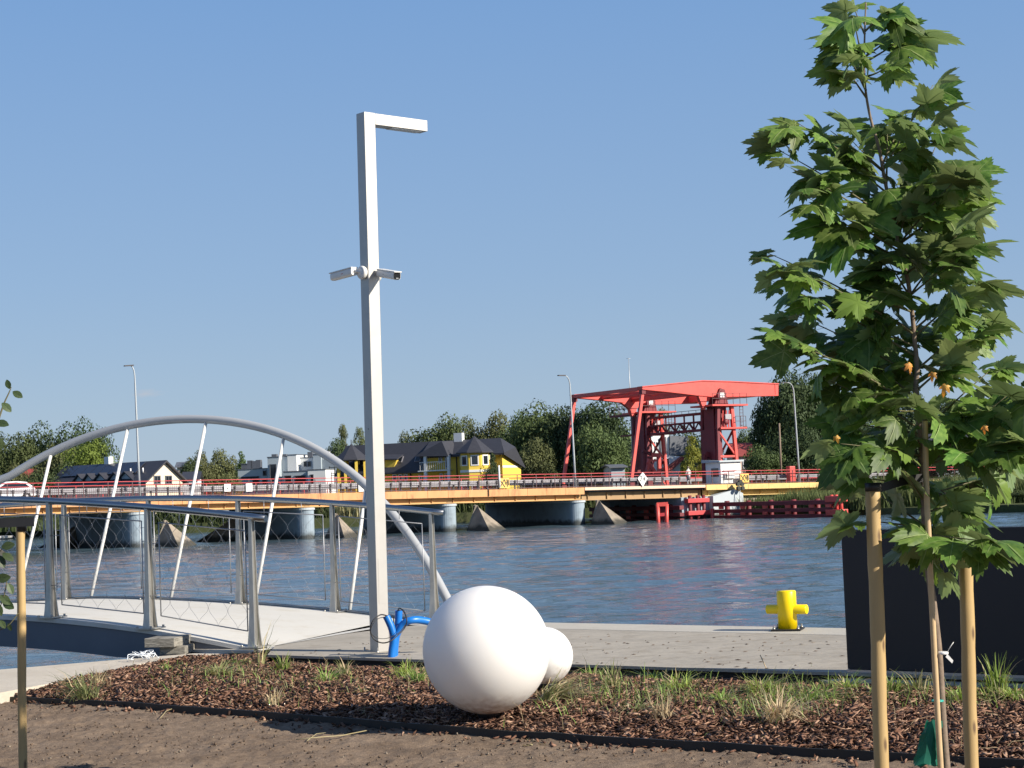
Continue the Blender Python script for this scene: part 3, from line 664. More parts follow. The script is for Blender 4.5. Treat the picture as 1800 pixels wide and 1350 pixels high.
# security cameras
def seccam(name, label, mount_c, mount_n, body_a, body_b, front_dark):
    t = thing(name, label, 'security camera', mount_c, 'security cameras on the lamp post')
    MB().lathe(mount_c, [(.06,0),(.06,.03),(.052,.04),(0,.04)], 28, axis=mount_n).build('mount', M['white_paint'], t)
    j = body_a
    MB().tube([mount_c+mount_n*.03, mount_c.lerp(j,.6)+Z*.004, j], .013, 10).build('bracket', M['white_paint'], t)
    d = (body_b-body_a).normalized(); side = d.cross(Z).normalized(); up = side.cross(d).normalized()
    n = 20; prof = []
    for k in range(n):
        an_ = 2*PI*k/n; cx = math.copysign(abs(math.cos(an_))**.6, math.cos(an_))*.036; sy = math.copysign(abs(math.sin(an_))**.6, math.sin(an_))*.036
        prof.append((cx,sy))
    mb = MB(); mb.prism([body_a+side*x+up*y for x,y in prof], body_b-body_a); body = mb.build('housing', M['white_paint'], t, bevel=.004)
    mb = MB(); mb.prism([body_b-d*.0+side*x*.86+up*y*.86 for x,y in prof], d*.004); mb.build('lens_glass', M['glass_dark'], t)
    mb = MB(); mb.hexa([body_a+side*-.037+up*.03-d*.002, body_a+side*.037+up*.03-d*.002, body_b+side*.037+up*.03+d*.02, body_b+side*-.037+up*.03+d*.02, body_a+side*-.037+up*.04-d*.002, body_a+side*.037+up*.04-d*.002, body_b+side*.037+up*.04+d*.02, body_b+side*-.037+up*.04+d*.02])
    mb.build('sunshield', M['white_paint'], t, bevel=.003)
    # small printed maker's line
    mb = MB(); c = body_a.lerp(body_b,.42); toc = -side if side.dot(EYE-c) < 0 else side
    mb.box(c+toc*.0375+up*-.002, (.034,.001,.005), d, toc, up); mb.build('print', M['rail_red'] if not front_dark else M['guard'], body)
    MB().box(body_b+d*.006-up*.02, (.022,.004,.006), side, d, up).build('infrared_lamp', M['lamp_lens'], t)
    return t
hc = at(640,478,15.9).z-PB.z
seccam('security_camera', 'white bullet security camera pointing left on the lamp post', pp(0,.068,hc), -fr_, at(623,477,15.95), at(586,487,16.25), False)
seccam('security_camera', 'security camera with dark lens pointing right from the lamp post', pp(sq,.068,hc-.02), fr_, at(668,480,15.95), at(698,485,15.6), True)

# ================================================================= BLUE CONDUITS AND CABLE
def corr(pts, r, n=16, pitch=.008):
    P_ = [V(p) for p in pts]; out = []; rad = []
    dense = []
    for i in range(len(P_)-1):
        p0 = P_[max(i-1,0)]; p1 = P_[i]; p2 = P_[i+1]; p3 = P_[min(i+2,len(P_)-1)]
        for k in range(20):
            t = k/20; dense.append(.5*((2*p1)+(p2-p0)*t+(2*p0-5*p1+4*p2-p3)*t*t+(3*p1-p0-3*p2+p3)*t**3))
    dense.append(P_[-1]); L_ = [0]
    for a,b in zip(dense[:-1],dense[1:]): L_.append(L_[-1]+(b-a).length)
    m = int(L_[-1]/pitch)*2; xs = np.linspace(0,L_[-1],m)
    A = np.array([tuple(d) for d in dense]); pts2 = np.stack([np.interp(xs,L_,A[:,i]) for i in range(3)],1)
    return [V(p) for p in pts2], [r+(.0022 if k%2 else -.0012) for k in range(m)]
gC = 'blue conduits coming out of the mulch'
def conduit(label, pxs, r):
    pts, rad = corr([at(px,py,Y) for px,py,Y in pxs], r)
    t = thing('conduit', label, 'conduit', pts[0], gC)
    MB().tube(pts, rad, 16, cap=False).build('corrugated_pipe', M['blue_pipe'], t)
    MB().lathe(pts[-1], [(r-.004,-.01),(r*.6,.002),(0,.004)], 14, axis=(pts[-1]-pts[-2])).build('open_end', M['black_rubber'], t)
conduit('blue corrugated conduit ending in a left-leaning open end', [(688,1172,15.35),(689,1145,15.35),(692,1122,15.35),(688,1103,15.35),(679,1083,15.35)], .031)
conduit('blue corrugated conduit with its open end standing straight up', [(693,1172,15.5),(694,1140,15.5),(697,1115,15.5),(700,1095,15.5),(701,1073,15.5)], .031)
conduit('blue corrugated conduit bending over to the right behind the large globe', [(691,1172,15.42),(693,1140,15.42),(697,1117,15.42),(708,1098,15.42),(725,1090,15.42),(750,1092,15.5),(790,1104,15.6)], .031)
def spl(pxs, m=12):
    P_ = [at(*p) for p in pxs]; out = []
    for i in range(len(P_)-1):
        p0 = P_[max(i-1,0)]; p1 = P_[i]; p2 = P_[i+1]; p3 = P_[min(i+2,len(P_)-1)]
        for k in range(m):
            t = k/m; out.append(.5*((2*p1)+(p2-p0)*t+(2*p0-5*p1+4*p2-p3)*t*t+(3*p1-p0-3*p2+p3)*t**3))
    return out+[P_[-1]]
o = MB().tube(spl([(679,1082,15.35),(668,1081,15.25),(655,1092,15.2),(651,1108,15.2),(657,1123,15.2),(671,1130,15.2),(686,1127,15.2),(700,1116,15.25),(711,1104,15.3),(715,1090,15.3),(710,1075,15.35),(702,1069,15.4),(700,1074,15.48)]), .0055, 8).build('cable', M['black_rubber']); tag(o, 'black cable looped in a circle between the blue conduit ends', 'cable')
o = MB().tube(spl([(679,1084,15.35),(664,1088,15.2),(654,1100,15.15),(652,1112,15.15),(662,1121,15.15),(680,1122,15.2),(700,1113,15.25),(713,1098,15.3)]), .003, 6).build('cable', M['black_rubber']); tag(o, 'thinner black cable loop nearest the lamp post base', 'cable')
o = MB().tube(spl([(692,1100,15.6),(692,1083,15.6)]), .005, 6).build('cable_end', M['black_rubber']); tag(o, 'short black cable end standing between the two open conduits', 'cable end')

# ================================================================= GLOBES
def globe(label, px, py, Y, r, seed):
    c = at(px,py,Y); t = thing('globe_lamp', label, 'globe lamp', (c.x,c.y,c.z-r), 'white garden globes in the planting bed')
    prof = [(r*math.sin(PI*k/64), -r*math.cos(PI*k/64)) for k in range(65)]
    MB().lathe(c, prof, 96).build('globe', M['opal'], t)
    MB().lathe(V((c.x,c.y,c.z-r*.985)), [(.06,-.04),(.075,.0),(.075,.012)], 24).build('collar', M['black_rubber'], t)
    return c
g1 = globe('large white globe lamp lying in the middle of the mulch bed', 855, 1142, 11.45, .4035, 1)
g2 = globe('small white globe lamp half hidden behind the large one', 957, 1153, 12.8, .203, 2)

# ================================================================= BOLLARD
bb = on(1385,1107,ZQ+.006); bl = thing('mooring_bollard', 'yellow cross-shaped mooring bollard on the quay edge', 'bollard', bb)
MB().lathe(bb+Z*.012, [(.088,0),(.088,.335),(.082,.345),(0,.347)], 40).build('post', M['yellow_paint'], bl)
cdv = V((.86,-.51,0)).normalized(); cz = at(1385,1071,bb.y).z
MB().lathe(bb+Z*(cz-bb.z)-cdv*.195, [(.0,0),(.04,.0),(.044,.004),(.044,.386),(.04,.39),(0,.39)], 28, axis=cdv).build('crossbar', M['yellow_paint'], bl)
MB().box(bb+Z*.006, (.27,.27,.012), V((.95,-.3,0))).build('base_plate', M['edging'], bl)
for i in (-1,1):
    for j in (-1,1):
        x_ = V((.95,-.3,0)).normalized(); y_ = V((.3,.95,0)).normalized()
        MB().lathe(bb+x_*i*.11+y_*j*.11+Z*.012, [(.014,0),(.014,.014),(.008,.014),(.008,.032),(0,.032)], 6).build('bolt', M['galv'], bl)

# ================================================================= BLACK BOX
c0 = on(1490,1186,.11); c1 = on(1800,1197,.11); bd = (c1-c0); bd.z = 0; bd.normalize(); bn = V((-bd.y,bd.x,0)); 
bt = at(1720,928,c1.y+.1).z
kb = thing('black_screen', 'large black panelled screen wall with silver base trim behind the sapling', 'screen wall', (c0.x,c0.y,.11))
Lb = 4.2; hb = bt-.15
for k in range(3):
    a = c0+bd*(k*1.4+.002); q = c0+bd*((k+1)*1.4-.002)
    MB().prism([V((a.x,a.y,.15)),V((q.x,q.y,.15)),V((q.x,q.y,.15))+bn*.13,V((a.x,a.y,.15))+bn*.13], Z*hb).build('panel', M['black_box'], kb, bevel=.003)
MB().prism([V((c0.x,c0.y,.11))-bn*.012,V((c0.x,c0.y,.11))-bn*.012+bd*Lb,V((c0.x,c0.y,.11))+bn*.13+bd*Lb,V((c0.x,c0.y,.11))+bn*.13], Z*.038).build('base_trim', M['alu'], kb)
a = on(1442,1196,.09); mb = MB()
mb.prism([V((a.x,a.y,.06)), V((a.x,a.y,.06))+bd*5, V((a.x,a.y,.06))+bd*5+bn*.35, V((a.x,a.y,.06))+bn*.35+bd*.2], Z*.03); mb.build('screen_plinth', M['coping'], kind='structure')

# ================================================================= TIMBERS, FILM, PLANKS
def oriented(c, L_, W_, H_, yaw, roll=0): 
    x = V((math.cos(yaw),math.sin(yaw),0)); return c, (L_,W_,H_), x
tb = on(300,1150,.1)
xdir = V((.62,.78,0)).normalized()
def sleeper(label, off, dim, zc, yaw, m='old_wood'):
    x = V((math.cos(yaw), math.sin(yaw), 0)); mb = MB(); mb.box(V((0,0,0)), dim, x)
    mb.v = [(v[0]+tb.x+off[0], v[1]+tb.y+off[1], v[2]+zc) for v in mb.v]
    o = mb.build('timber_block', M[m], bevel=.006); tag(o, label, 'timber block', 'timbers on the coping'); return o
sleeper('upper weathered timber block stacked on the coping by the footbridge', (-.04,.1), (.30,.42,.085), .1+.075+.042, math.radians(-12))
sleeper('lower weathered timber block lying under the upper one', (.05,.15), (.25,.38,.075), .1+.037, math.radians(-8))
o = MB().prism([on(330,1146,.1), on(446,1149,.1), on(448,1141,.1), on(362,1136,.1)], Z*.022).build('plank', M['coping']); tag(o, 'flat pale board lying on the coping right of the timber blocks', 'board')
mb = MB()
for k in range(9):
    c = on(random.uniform(235,268),random.uniform(1155,1163),.105); r = random.uniform(.03,.09); a0 = random.uniform(0,6)
    pts = [c+V((math.cos(a0+t*.4)*r*(1+.2*math.sin(t)), math.sin(a0+t*.4)*r*.6, .01+abs(math.sin(t*.35+k))*.05)) for t in range(14)]
    mb.tube(pts, .004, 5)
o = mb.build('plastic_strapping', mat('clear_film', (.7,.74,.78), .15, var=.05)); tag(o, 'tangle of clear plastic strapping on the coping', 'plastic strapping')

# ================================================================= GRASS TUFTS
gG = 'grass tufts growing in the mulch'
def tuft(label, px, py, n, h, spread, m, bend=(0,0), name='grass_tuft', dry=.15, wd=.005):
    b = on(px,py,.075); b.z = mulch_z(b.x,b.y)-.005; mb = MB(); md = MB(); n = int(n*2.3); h = h*1.5; spread = spread*1.35; wd = wd*1.05
    for k in range(n):
        an_ = random.uniform(0,2*PI); d = V((math.cos(an_),math.sin(an_),0)); hh_ = h*random.uniform(.45,1.05); sp = spread*random.uniform(.2,1.1)
        p = b+d*random.uniform(0,.05)*(1+spread*4); wob = V((random.gauss(0,.03),random.gauss(0,.03),0)); drp = random.choice([0,0,.15,.45,.6]); w_ = wd*random.uniform(.6,1.2); side = d.cross(Z)
        vs = []; N_ = 5
        for j in range(N_+1):
            t = j/N_; c = p+d*sp*t*t+wob*t*t+V((bend[0],bend[1],0))*t*t*random.uniform(.5,1.2)+Z*(hh_*(t-.35*t*t*(sp/max(h,.01))-drp*t**3)-.01)
            ww = w_*(1-t**2)+.0006; vs += [c-side*ww, c+side*ww]
        (md if random.random() < dry else mb).add(vs, [(2*j,2*j+1,2*j+3,2*j+2) for j in range(N_)])
    t_ = thing(name, label, 'grass tuft', b, gG)
    mb.build('blades', M[m], t_)
    if md.f: md.build('dry_blades', M['grass_dry'], t_)
TUFTS = [
 ('tall arching dark grass clump at the left end of the mulch bed',150,1222,46,.22,.22,'grass_dull',(-.12,0),.1),
 ('short dry grass tuft just right of the tall arching clump',170,1205,22,.12,.08,'grass_dry',(0,0),.8),
 ('small bright green seedling below the timber blocks',296,1183,14,.07,.05,'grass_bright',(0,0),0),
 ('olive grass tuft spreading below the pale board',385,1192,60,.12,.16,'grass_dull',(.05,0),.2),
 ('bright low grass patch in front of the first railing post',418,1172,44,.07,.12,'grass_bright',(0,0),.1),
 ('twiggy dark grass stems rising beside the railing post foot',455,1172,7,.3,.1,'grass_dull',(.05,0),.4),
 ('bright upright tuft at the left end of the quay slab',497,1182,24,.13,.06,'grass_bright',(0,0),.1),
 ('sparse dry stems standing at the lower left of the bed',480,1235,22,.13,.06,'grass_dry',(0,0),.8),
 ('drooping yellow green tuft midway left of the lamp post',575,1200,30,.12,.12,'grass_bright',(.03,0),.25),
 ('pair of bare pale stems with low leaves left of the lamp post',608,1192,22,.14,.07,'grass_dull',(0,0),.5),
 ('dull tuft at the edge of the globe shadow',640,1222,26,.06,.1,'grass_dull',(0,0),.3),
 ('bright tuft directly right of the blue conduits',712,1190,34,.13,.1,'grass_bright',(0,0),.1),
 ('second bright tuft touching the left side of the large globe',732,1205,30,.12,.09,'grass_bright',(0,0),.1),
 ('small shaded tuft between slab edge and large globe',735,1182,16,.08,.06,'grass_dull',(0,0),.2),
 ('long bent grass clump sweeping right from the small globe',965,1240,70,.16,.12,'grass_dull',(.28,0),.3),
 ('bright short tuft behind and right of the small globe',1042,1186,34,.09,.1,'grass_bright',(0,0),.1),
 ('tall slender weed with forked head by the quay slab',1076,1215,26,.16,.06,'grass_dull',(0,0),.2),
 ('low spreading tuft in the middle of the right half of the bed',1118,1255,34,.09,.16,'grass_dull',(.03,0),.35),
 ('green tuft close to the slab edge midway to the bollard',1150,1190,30,.1,.12,'grass_bright',(0,0),.15),
 ('pale flowering tuft with two long thin stems',1192,1216,36,.13,.12,'grass_bright',(.03,0),.3),
 ('upright straw coloured stubble near the black edging',1165,1268,26,.12,.05,'grass_dry',(0,0),.9),
 ('bright tuft directly in front of the stick left of the bollard',1272,1236,34,.09,.1,'grass_bright',(0,0),.15),
 ('broad green tuft below the yellow bollard',1340,1225,80,.14,.22,'grass_bright',(.04,0),.3),
 ('shaggy dry clump below the broad green tuft',1372,1275,60,.17,.14,'grass_dry',(.05,0),.7),
 ('long reclining green tuft right of the shaggy dry clump',1425,1235,56,.1,.16,'grass_bright',(.14,0),.2),
 ('dark spiky weed against the slab edge right of the bollard',1420,1186,20,.1,.06,'grass_dull',(0,0),0),
 ('light green weed at the left corner of the black screen wall',1490,1213,44,.09,.14,'grass_bright',(0,0),.2),
 ('grass tuft behind the left wooden stake',1567,1222,34,.11,.1,'grass_bright',(0,0),.2),
 ('loose tuft in front of the black screen wall between stake and trunk',1612,1222,36,.13,.12,'grass_dull',(0,0),.3),
 ('grass tuft directly right of the sapling trunk',1690,1235,30,.12,.1,'grass_bright',(0,0),.2),
 ('tall leafy weed right of the right wooden stake',1752,1222,36,.2,.08,'grass_bright',(0,0),.1),
 ('bright grass at the far right end of the bed',1785,1232,44,.1,.14,'grass_bright',(0,0),.2)]
for l_, px, py, n_, h_, sp_, m_, bd_, dr_ in TUFTS: tuft(l_, px, py, n_, h_, sp_, m_, bd_, dry=dr_)
o = MB().tube([on(1355,1192,.06), at(1336,1151,on(1355,1192,.06).y)], .0035, 6).build('stick', M['cane']); tag(o, 'thin stick leaning against the quay slab left of the bollard', 'stick')
mb = MB()
for k in range(60):
    c = on(random.gauss(942,14), random.uniform(1300,1312), .0); a_ = random.uniform(0,6)
    d = V((math.cos(a_),math.sin(a_),random.uniform(.1,1))).normalized()*random.uniform(.015,.04); s_ = d.cross(Z).normalized()*random.uniform(.005,.012)
    mb.add([c, c+d*.5+s_, c+d, c+d*.5-s_], [(0,1,2,3)])
o = thing('withered_weed', 'clump of withered grey leaves at the edging below the large globe', 'withered plant', on(942,1308,0)); mb.build('leaves', M['grass_dry'], o, kind='stuff')
for lab, pts in (('long pale straw blade lying on the soil below the edging', [(520,1300),(560,1296),(600,1293),(645,1284)]), ('curved straw blade lying over the edging at the left', [(282,1262),(292,1250),(310,1243),(330,1242)]), ('short straw piece on the soil beside the long straw blade', [(540,1302),(556,1290),(572,1288)])):
    mb = MB(); mb.tube([on(px,py,.03+.01*math.sin(i*2)) for i,(px,py) in enumerate(pts)], .003, 5); o = mb.build('straw_blade', M['grass_dry']); tag(o, lab, 'straw')

def debris():
    mb = MB()
    for k in range(420):
        t = random.uniform(0,1); p = s1.lerp(s3, random.uniform(0,.62))+nrm_s*(abs(random.gauss(1.2,.9))+.05)
        if (p-s1).dot(nrm_s) > 2.6: continue
        a = random.uniform(0,6.28); l = random.uniform(.006,.03); d = V((math.cos(a),math.sin(a),0))*l; e = V((-d.y,d.x,0))*random.uniform(.2,.6)
        p = V((p.x,p.y,ZQ+.003)); mb.add([p-d,p+e,p+d,p-e,p+Z*.006], [(0,1,4),(1,2,4),(2,3,4),(3,0,4)])
    tag(mb.build('quay_debris', M['clods'], kind='stuff'), 'specks of soil and leaf litter scattered over the concrete quay', 'debris', kind='stuff')
debris()
def stems():
    mb = MB()
    for k in range(330):
        while True:
            x = random.uniform(-4.5,4.2); y = random.uniform(9.2,16.2)
            if mulch_ok(x,y) and fnoise(x,y,.9,12) > -.15: break
        c = V((x,y,mulch_z(x,y))); a = random.uniform(0,6.28); l = random.uniform(.04,.2); up = random.uniform(.2,1.); d = V((math.cos(a),math.sin(a),0))
        mb.tube([c, c+d*l*.3*(1.2-up)+Z*l*up*.6, c+d*l*(1.3-up)+Z*l*up*random.uniform(.5,1)], [.0016,.0013,.0007], 3, cap=False)
    tag(mb.build('dry_stems', M['grass_dry'], kind='stuff'), 'sparse thin dry stems scattered over the bark mulch', 'dry stems', kind='stuff')
stems()
def low_grass():
    mb = MB(); m2 = MB()
    for (px,py,w_,n_) in ((300,1200,60,90),(870,1290,40,40),(400,1195,95,300),(500,1215,60,110),(590,1205,50,90),(720,1200,40,90),(1010,1240,70,130),(1060,1215,60,120),(1130,1230,80,220),(1200,1225,70,200),(1350,1250,95,480),(1420,1230,80,260),(1480,1215,60,110),(1580,1225,60,110),(1640,1230,60,110),(1760,1225,70,150),(150,1210,50,60)):
        for k in range(n_):
            b = on(px+random.gauss(0,w_*.5), py+random.gauss(0,14), .08)
            if not mulch_ok(b.x,b.y): continue
            b.z = mulch_z(b.x,b.y)-.004; a = random.uniform(0,6.28); d = V((math.cos(a),math.sin(a),0)); l = random.uniform(.05,.17 if px < 960 else .24); up = random.uniform(.25,.95); s_ = d.cross(Z)*random.uniform(.0018,.0036)
            p1 = b+d*l*.25+Z*l*up*.6; p2 = b+d*l*(1.05-up*.6)+Z*l*up*random.uniform(.5,.95)
            (m2 if random.random() < .4 else mb).add([b-s_,b+s_,p1+s_*.8,p1-s_*.8,p2], [(0,1,2,3),(3,2,4)])
    tag(mb.build('low_grass', M['grass_dull'], kind='stuff'), 'thin low weeds and grass blades spread through the bark mulch', 'weeds', kind='stuff')
    tag(m2.build('green_weeds', M['grass_bright'], kind='stuff'), 'bright green low weed blades mixed among the duller ones in the bark mulch', 'weeds', kind='stuff')
low_grass()
# ================================================================= STAKES
def stake(label, ptop, pbot, Y, r, sink=.0):
    t = at(*ptop, Y); b = at(*pbot, Y); d = (t-b).normalized(); b2 = b+d*((-.15-b.z)/d.z)
    pts = [b2.lerp(t,k/24)+V((.0012*math.sin(k*.5),.001*math.cos(k*.6),0)) for k in range(25)]
    rad = [r*(1+.03*math.sin(k*1.7)+.02*math.sin(k*3.1)) for k in range(25)]; rad[-1] = r*.93
    th_ = thing('tree_stake', label, 'tree stake', b2, 'wooden tree stakes')
    MB().tube(pts, rad, 28).build('pole', M['stake'], th_); return t, b
tL, _ = stake('thick round wooden stake left of the plane sapling', (1534,850), (1550,1350), 7.5, .0305)
tR, _ = stake('round wooden stake right of the plane sapling', (1694,884), (1708,1350), 7.9, .0305)
tS, _ = stake('slim pale wooden stake at the left edge beside the leafy twig', (36,916), (40,1330), 9.9, .0235)
# trunk and canes
TRK = [(1668,1400,7.6),(1661,1320,7.6),(1656,1250,7.6),(1650,1150,7.6),(1640,1060,7.6),(1630,980,7.6),(1625,900,7.6),(1622,830,7.6),(1618,760,7.6),(1610,690,7.6),(1612,650,7.6),(1608,600,7.6),(1597,500,7.6),(1577,420,7.6),(1556,320,7.6),(1545,260,7.6),(1532,215,7.6),(1523,170,7.6),(1519,120,7.6),(1520,60,7.6),(1522,5,7.6)]
tp = spl(TRK, 6); tree = thing('plane_sapling', 'young plane tree with large lobed green leaves tied between two stakes', 'young tree', (tp[0].x, tp[0].y, 0))
MB().tube(tp, [np.interp(k/len(tp), [0,.3,.55,1], [.018,.015,.010,.003]) for k in range(len(tp))], 10).build('trunk', M['bark'], tree)
o = MB().tube(spl([(1657,1400,7.5),(1650,1290,7.5),(1641,1120,7.5),(1634,980,7.5),(1628,840,7.5),(1626,740,7.5)]), .0125, 10).build('bamboo_cane', M['cane']); tag(o, 'bamboo cane tied upright along the sapling trunk', 'cane')
o = MB().lathe(at(1648,1232,7.55), [(.024,-.004),(.026,0),(.024,.004)], 16).build('plant_tie', mat('teal_tie', (.02,.4,.33), .4)); tag(o, 'turquoise tie around trunk and bamboo cane', 'plant tie')
mb = MB(); c = at(1658,1148,7.5); mb.lathe(c, [(.02,-.006),(.022,0),(.02,.006)], 14); mb.prism([c+V((.012,-.02,-.002)), c+V((.035,-.02,-.03)), c+V((.03,-.02,-.042)), c+V((.004,-.02,-.014))], V((0,-.002,0))); mb.tube([c+V((.015,-.01,.004)), c+V((.03,-.015,.03)), c+V((.042,-.015,.045))], .0016, 5)
o = mb.build('plant_label', M['board_white']); tag(o, 'white plastic tag tied round the sapling trunk', 'plant tag')
# green bag
mb = MB(); vs = []; fs = []; rows = 9; cols = 14
for j in range(rows):
    t = j/(rows-1); cy = 1345-t*78
    for i in range(cols):
        an_ = 2*PI*i/cols; w_ = (26-12*t)*(1+.18*math.sin(i*2.3+j)+.1*math.sin(i*5+j*2)); cx = 1628+14*t
        p = at(cx+w_*math.cos(an_)*.9, cy+3*math.sin(i*1.7), 7.55+.05*math.sin(an_)*(1-t*.5)); vs.append(p)
for j in range(rows-1):
    for i in range(cols): fs.append((j*cols+i, j*cols+(i+1)%cols, (j+1)*cols+(i+1)%cols, (j+1)*cols+i))
mb.add(vs, fs); o = mb.build('net_bag', M['bag']); tag(o, 'crumpled green net bag at the foot of the sapling', 'net bag')
# rubber straps
def strap(label, stake_top, pxs, wd_, loop_r=None):
    t = thing('tree_strap', label, 'tree strap', stake_top, 'black rubber tree straps')
    if loop_r: MB().lathe(stake_top, [(loop_r,-wd_/2),(loop_r+.004,-wd_/2),(loop_r+.004,wd_/2),(loop_r,wd_/2)], 28).build('loop', M['black_rubber'], t)
    vs = []; pts = spl(pxs, 6)
    mb = MB(); 
    for p in pts: vs += [p-Z*wd_/2-V((0,.002,0)), p+Z*wd_/2-V((0,.002,0)), p+Z*wd_/2+V((0,.002,0)), p-Z*wd_/2+V((0,.002,0))]
    fs = []
    for i in range(len(pts)-1):
        for k in range(4): fs.append((i*4+k, i*4+(k+1)%4, (i+1)*4+(k+1)%4, (i+1)*4+k))
    mb.add(vs, fs).build('band', M['black_rubber'], t)
strap('black rubber strap from the left stake to the plane sapling', at(1535,856,7.5), [(1548,858,7.5),(1580,848,7.53),(1605,842,7.56),(1624,840,7.58)], .035, .031)
strap('black rubber strap from the right stake to the plane sapling', at(1695,886,7.9), [(1684,885,7.87),(1660,872,7.75),(1632,862,7.62)], .035, .031)
strap('black rubber strap running left from the slim stake out of the photo', at(38,926,9.9), [(60,917,9.86),(30,918,9.86),(-20,921,9.86),(-90,926,9.9)], .05, .0245)

# ---- plane leaves
def leaf_mesh(name, seed, m, curl):
    r_ = random.Random(seed)
    # outline in polar around the petiole junction, 5 lobes
    lobes = [(-116,.62),(-60,.9),(0,1.05),(60,.9),(116,.62)]
    sinus = [(-150,.32),(-88,.5),(-30,.56),(30,.56),(88,.5),(150,.32)]
    out = []
    for i, (a, r) in enumerate(lobes):
        a += r_.uniform(-5,5); r *= r_.uniform(.92,1.08)
        s0 = sinus[i]; s1_ = sinus[i+1]
        out.append((s0[0], s0[1]*r_.uniform(.9,1.1)))
        out.append((a-19, r*.76)); out.append((a-15, r*.70)); out.append((a-10, r*.9)); out.append((a-6, r*.84))
        out.append((a, r))
        out.append((a+6, r*.84)); out.append((a+10, r*.9)); out.append((a+15, r*.70)); out.append((a+19, r*.76))
    out.append((150,.24)); out.append((180,.08))
    vs = [(0,0,0)]; n = len(out)
    def zc(x, y):
        rr = math.hypot(x,y); an_ = math.degrees(math.atan2(x,y)); fold = .10*abs(math.sin(math.radians(an_*180/60)))*rr
        return -curl*rr*rr + fold*.6 + .06*abs(x) + .05*math.sin(3.1*x+seed)*rr + .05*math.sin(4*y+seed*2)*rr
    for f_ in (.5, 1.):
        for a, r in out:
            rr = r*f_ if f_ == 1. else min(r, .5)*.62
            x = math.sin(math.radians(a))*rr; y = math.cos(math.radians(a))*rr; vs.append((x,y,zc(x,y)))
    fs = []
    for i in range(n):
        j = (i+1) % n; fs.append((0,1+j,1+i)); fs.append((1+i,1+j,1+n+j)); fs.append((1+i,1+n+j,1+n+i))
    nf_ = len(fs)
    for a, r in lobes:
        for sg in (-1,1):
            k0 = len(vs); sa = math.sin(math.radians(a)); ca = math.cos(math.radians(a))
            for f_, hw in ((.02,.014),(.34,.011),(.62,.007),(.9,.002)):
                rr = r*f_; x = sa*rr; y = ca*rr; z = zc(x,y)+(.012 if sg > 0 else -.012)*(1 if f_ > .3 else .6)
                vs += [(x-ca*hw,y+sa*hw,z),(x+ca*hw,y-sa*hw,z)]
            fs += [(k0+2*i,k0+2*i+1,k0+2*i+3,k0+2*i+2) for i in range(3)]
    nv_ = len(fs)
    # petiole
    b = len(vs); vs += [(-.012,0,0),(.012,0,0),(.01,-.3,-.05),(-.01,-.3,-.05),(.006,-.62,.02),(-.006,-.62,.02)]; fs += [(b,b+1,b+2),(b,b+2,b+3),(b+3,b+2,b+4),(b+3,b+4,b+5)]
    me = bpy.data.meshes.new(name); me.from_pydata(vs,[],fs); me.polygons.foreach_set('use_smooth',[True]*len(fs)); me.materials.append(m); me.materials.append(M['leaf_vein']); me.polygons.foreach_set('material_index',[1 if i >= nf_ else 0 for i in range(len(fs))]); me.update(); return me
LM = [leaf_mesh('leaf', i, M['leaf'], c) for i, c in enumerate([.15,.35,.55,.25,.45,.7])]
LY = [leaf_mesh('young_leaf', 20+i, M['leaf_young'], .6) for i in range(2)]; LD = leaf_mesh('dry_leaf', 31, M['leaf_dry'], 1.1)
def put_leaf(me, base, tip_dir, normal, size, parent, name='leaf', label=None):
    y = tip_dir.normalized(); z = (normal-y*normal.dot(y)).normalized(); x = y.cross(z)
    o = bpy.data.objects.new(name, me); C.objects.link(o); o.parent = parent
    R_ = Matrix((x,y,z)).transposed().to_4x4()
    o.matrix_local = Matrix.Translation(base-parent_loc(parent)) @ R_ @ Matrix.Scale(size,4)
    if label: o['label'] = label
    return o
def trunk_at(y):    # pixel row -> point on trunk
    for (x0,y0,Y0),(x1,y1,Y1) in zip(TRK[:-1],TRK[1:]):
        if y1 <= y <= y0:
            t = (y0-y)/(y0-y1); return (x0+(x1-x0)*t, y, Y0)
    return TRK[-1]
# branch list: (trunk row, tip px, tip py, leaf count, leaf size px)
BR = [(120,1500,30,3,62),(110,1585,70,3,72),(150,1500,112,2,60),(60,1490,60,2,62),(330,1560,225,4,46),
 (300,1640,150,4,56),(290,1595,195,4,66),(290,1400,215,6,56),(320,1365,262,7,58),(350,1390,295,5,50),(300,1460,230,4,46),(300,1500,250,4,56),
 (420,1655,235,5,52),(430,1690,305,6,62),(430,1700,345,5,66),(400,1620,320,5,60),(430,1415,345,6,66),(430,1480,400,5,72),(470,1350,445,5,48),(480,1385,470,5,56),
 (520,1370,500,6,54),(520,1690,400,6,66),(520,1670,460,5,80),(560,1690,520,6,70),(560,1400,555,6,66),(600,1420,620,6,70),(600,1720,560,5,64),
 (620,1390,600,5,60),(640,1700,610,5,66),(660,1440,670,6,74),(650,1760,650,6,74),(690,1800,690,7,84),(700,1480,745,6,70),(720,1460,780,6,76),
 (740,1740,720,6,84),(760,1790,780,7,90),(780,1500,840,6,76),(800,1750,840,6,84),(820,1560,780,5,72),(860,1510,915,5,80),(880,1590,960,5,74),(870,1690,880,5,74),
 (900,1740,950,6,86),(900,1680,960,6,76),(930,1600,930,4,66),(960,1670,1000,4,60),(450,1560,470,4,66),(380,1540,360,4,60),(520,1530,520,4,60),(600,1560,640,4,66),(680,1570,720,4,66),(740,1650,760,4,72)]
cnt = 0; br = MB(); LEAVES = []
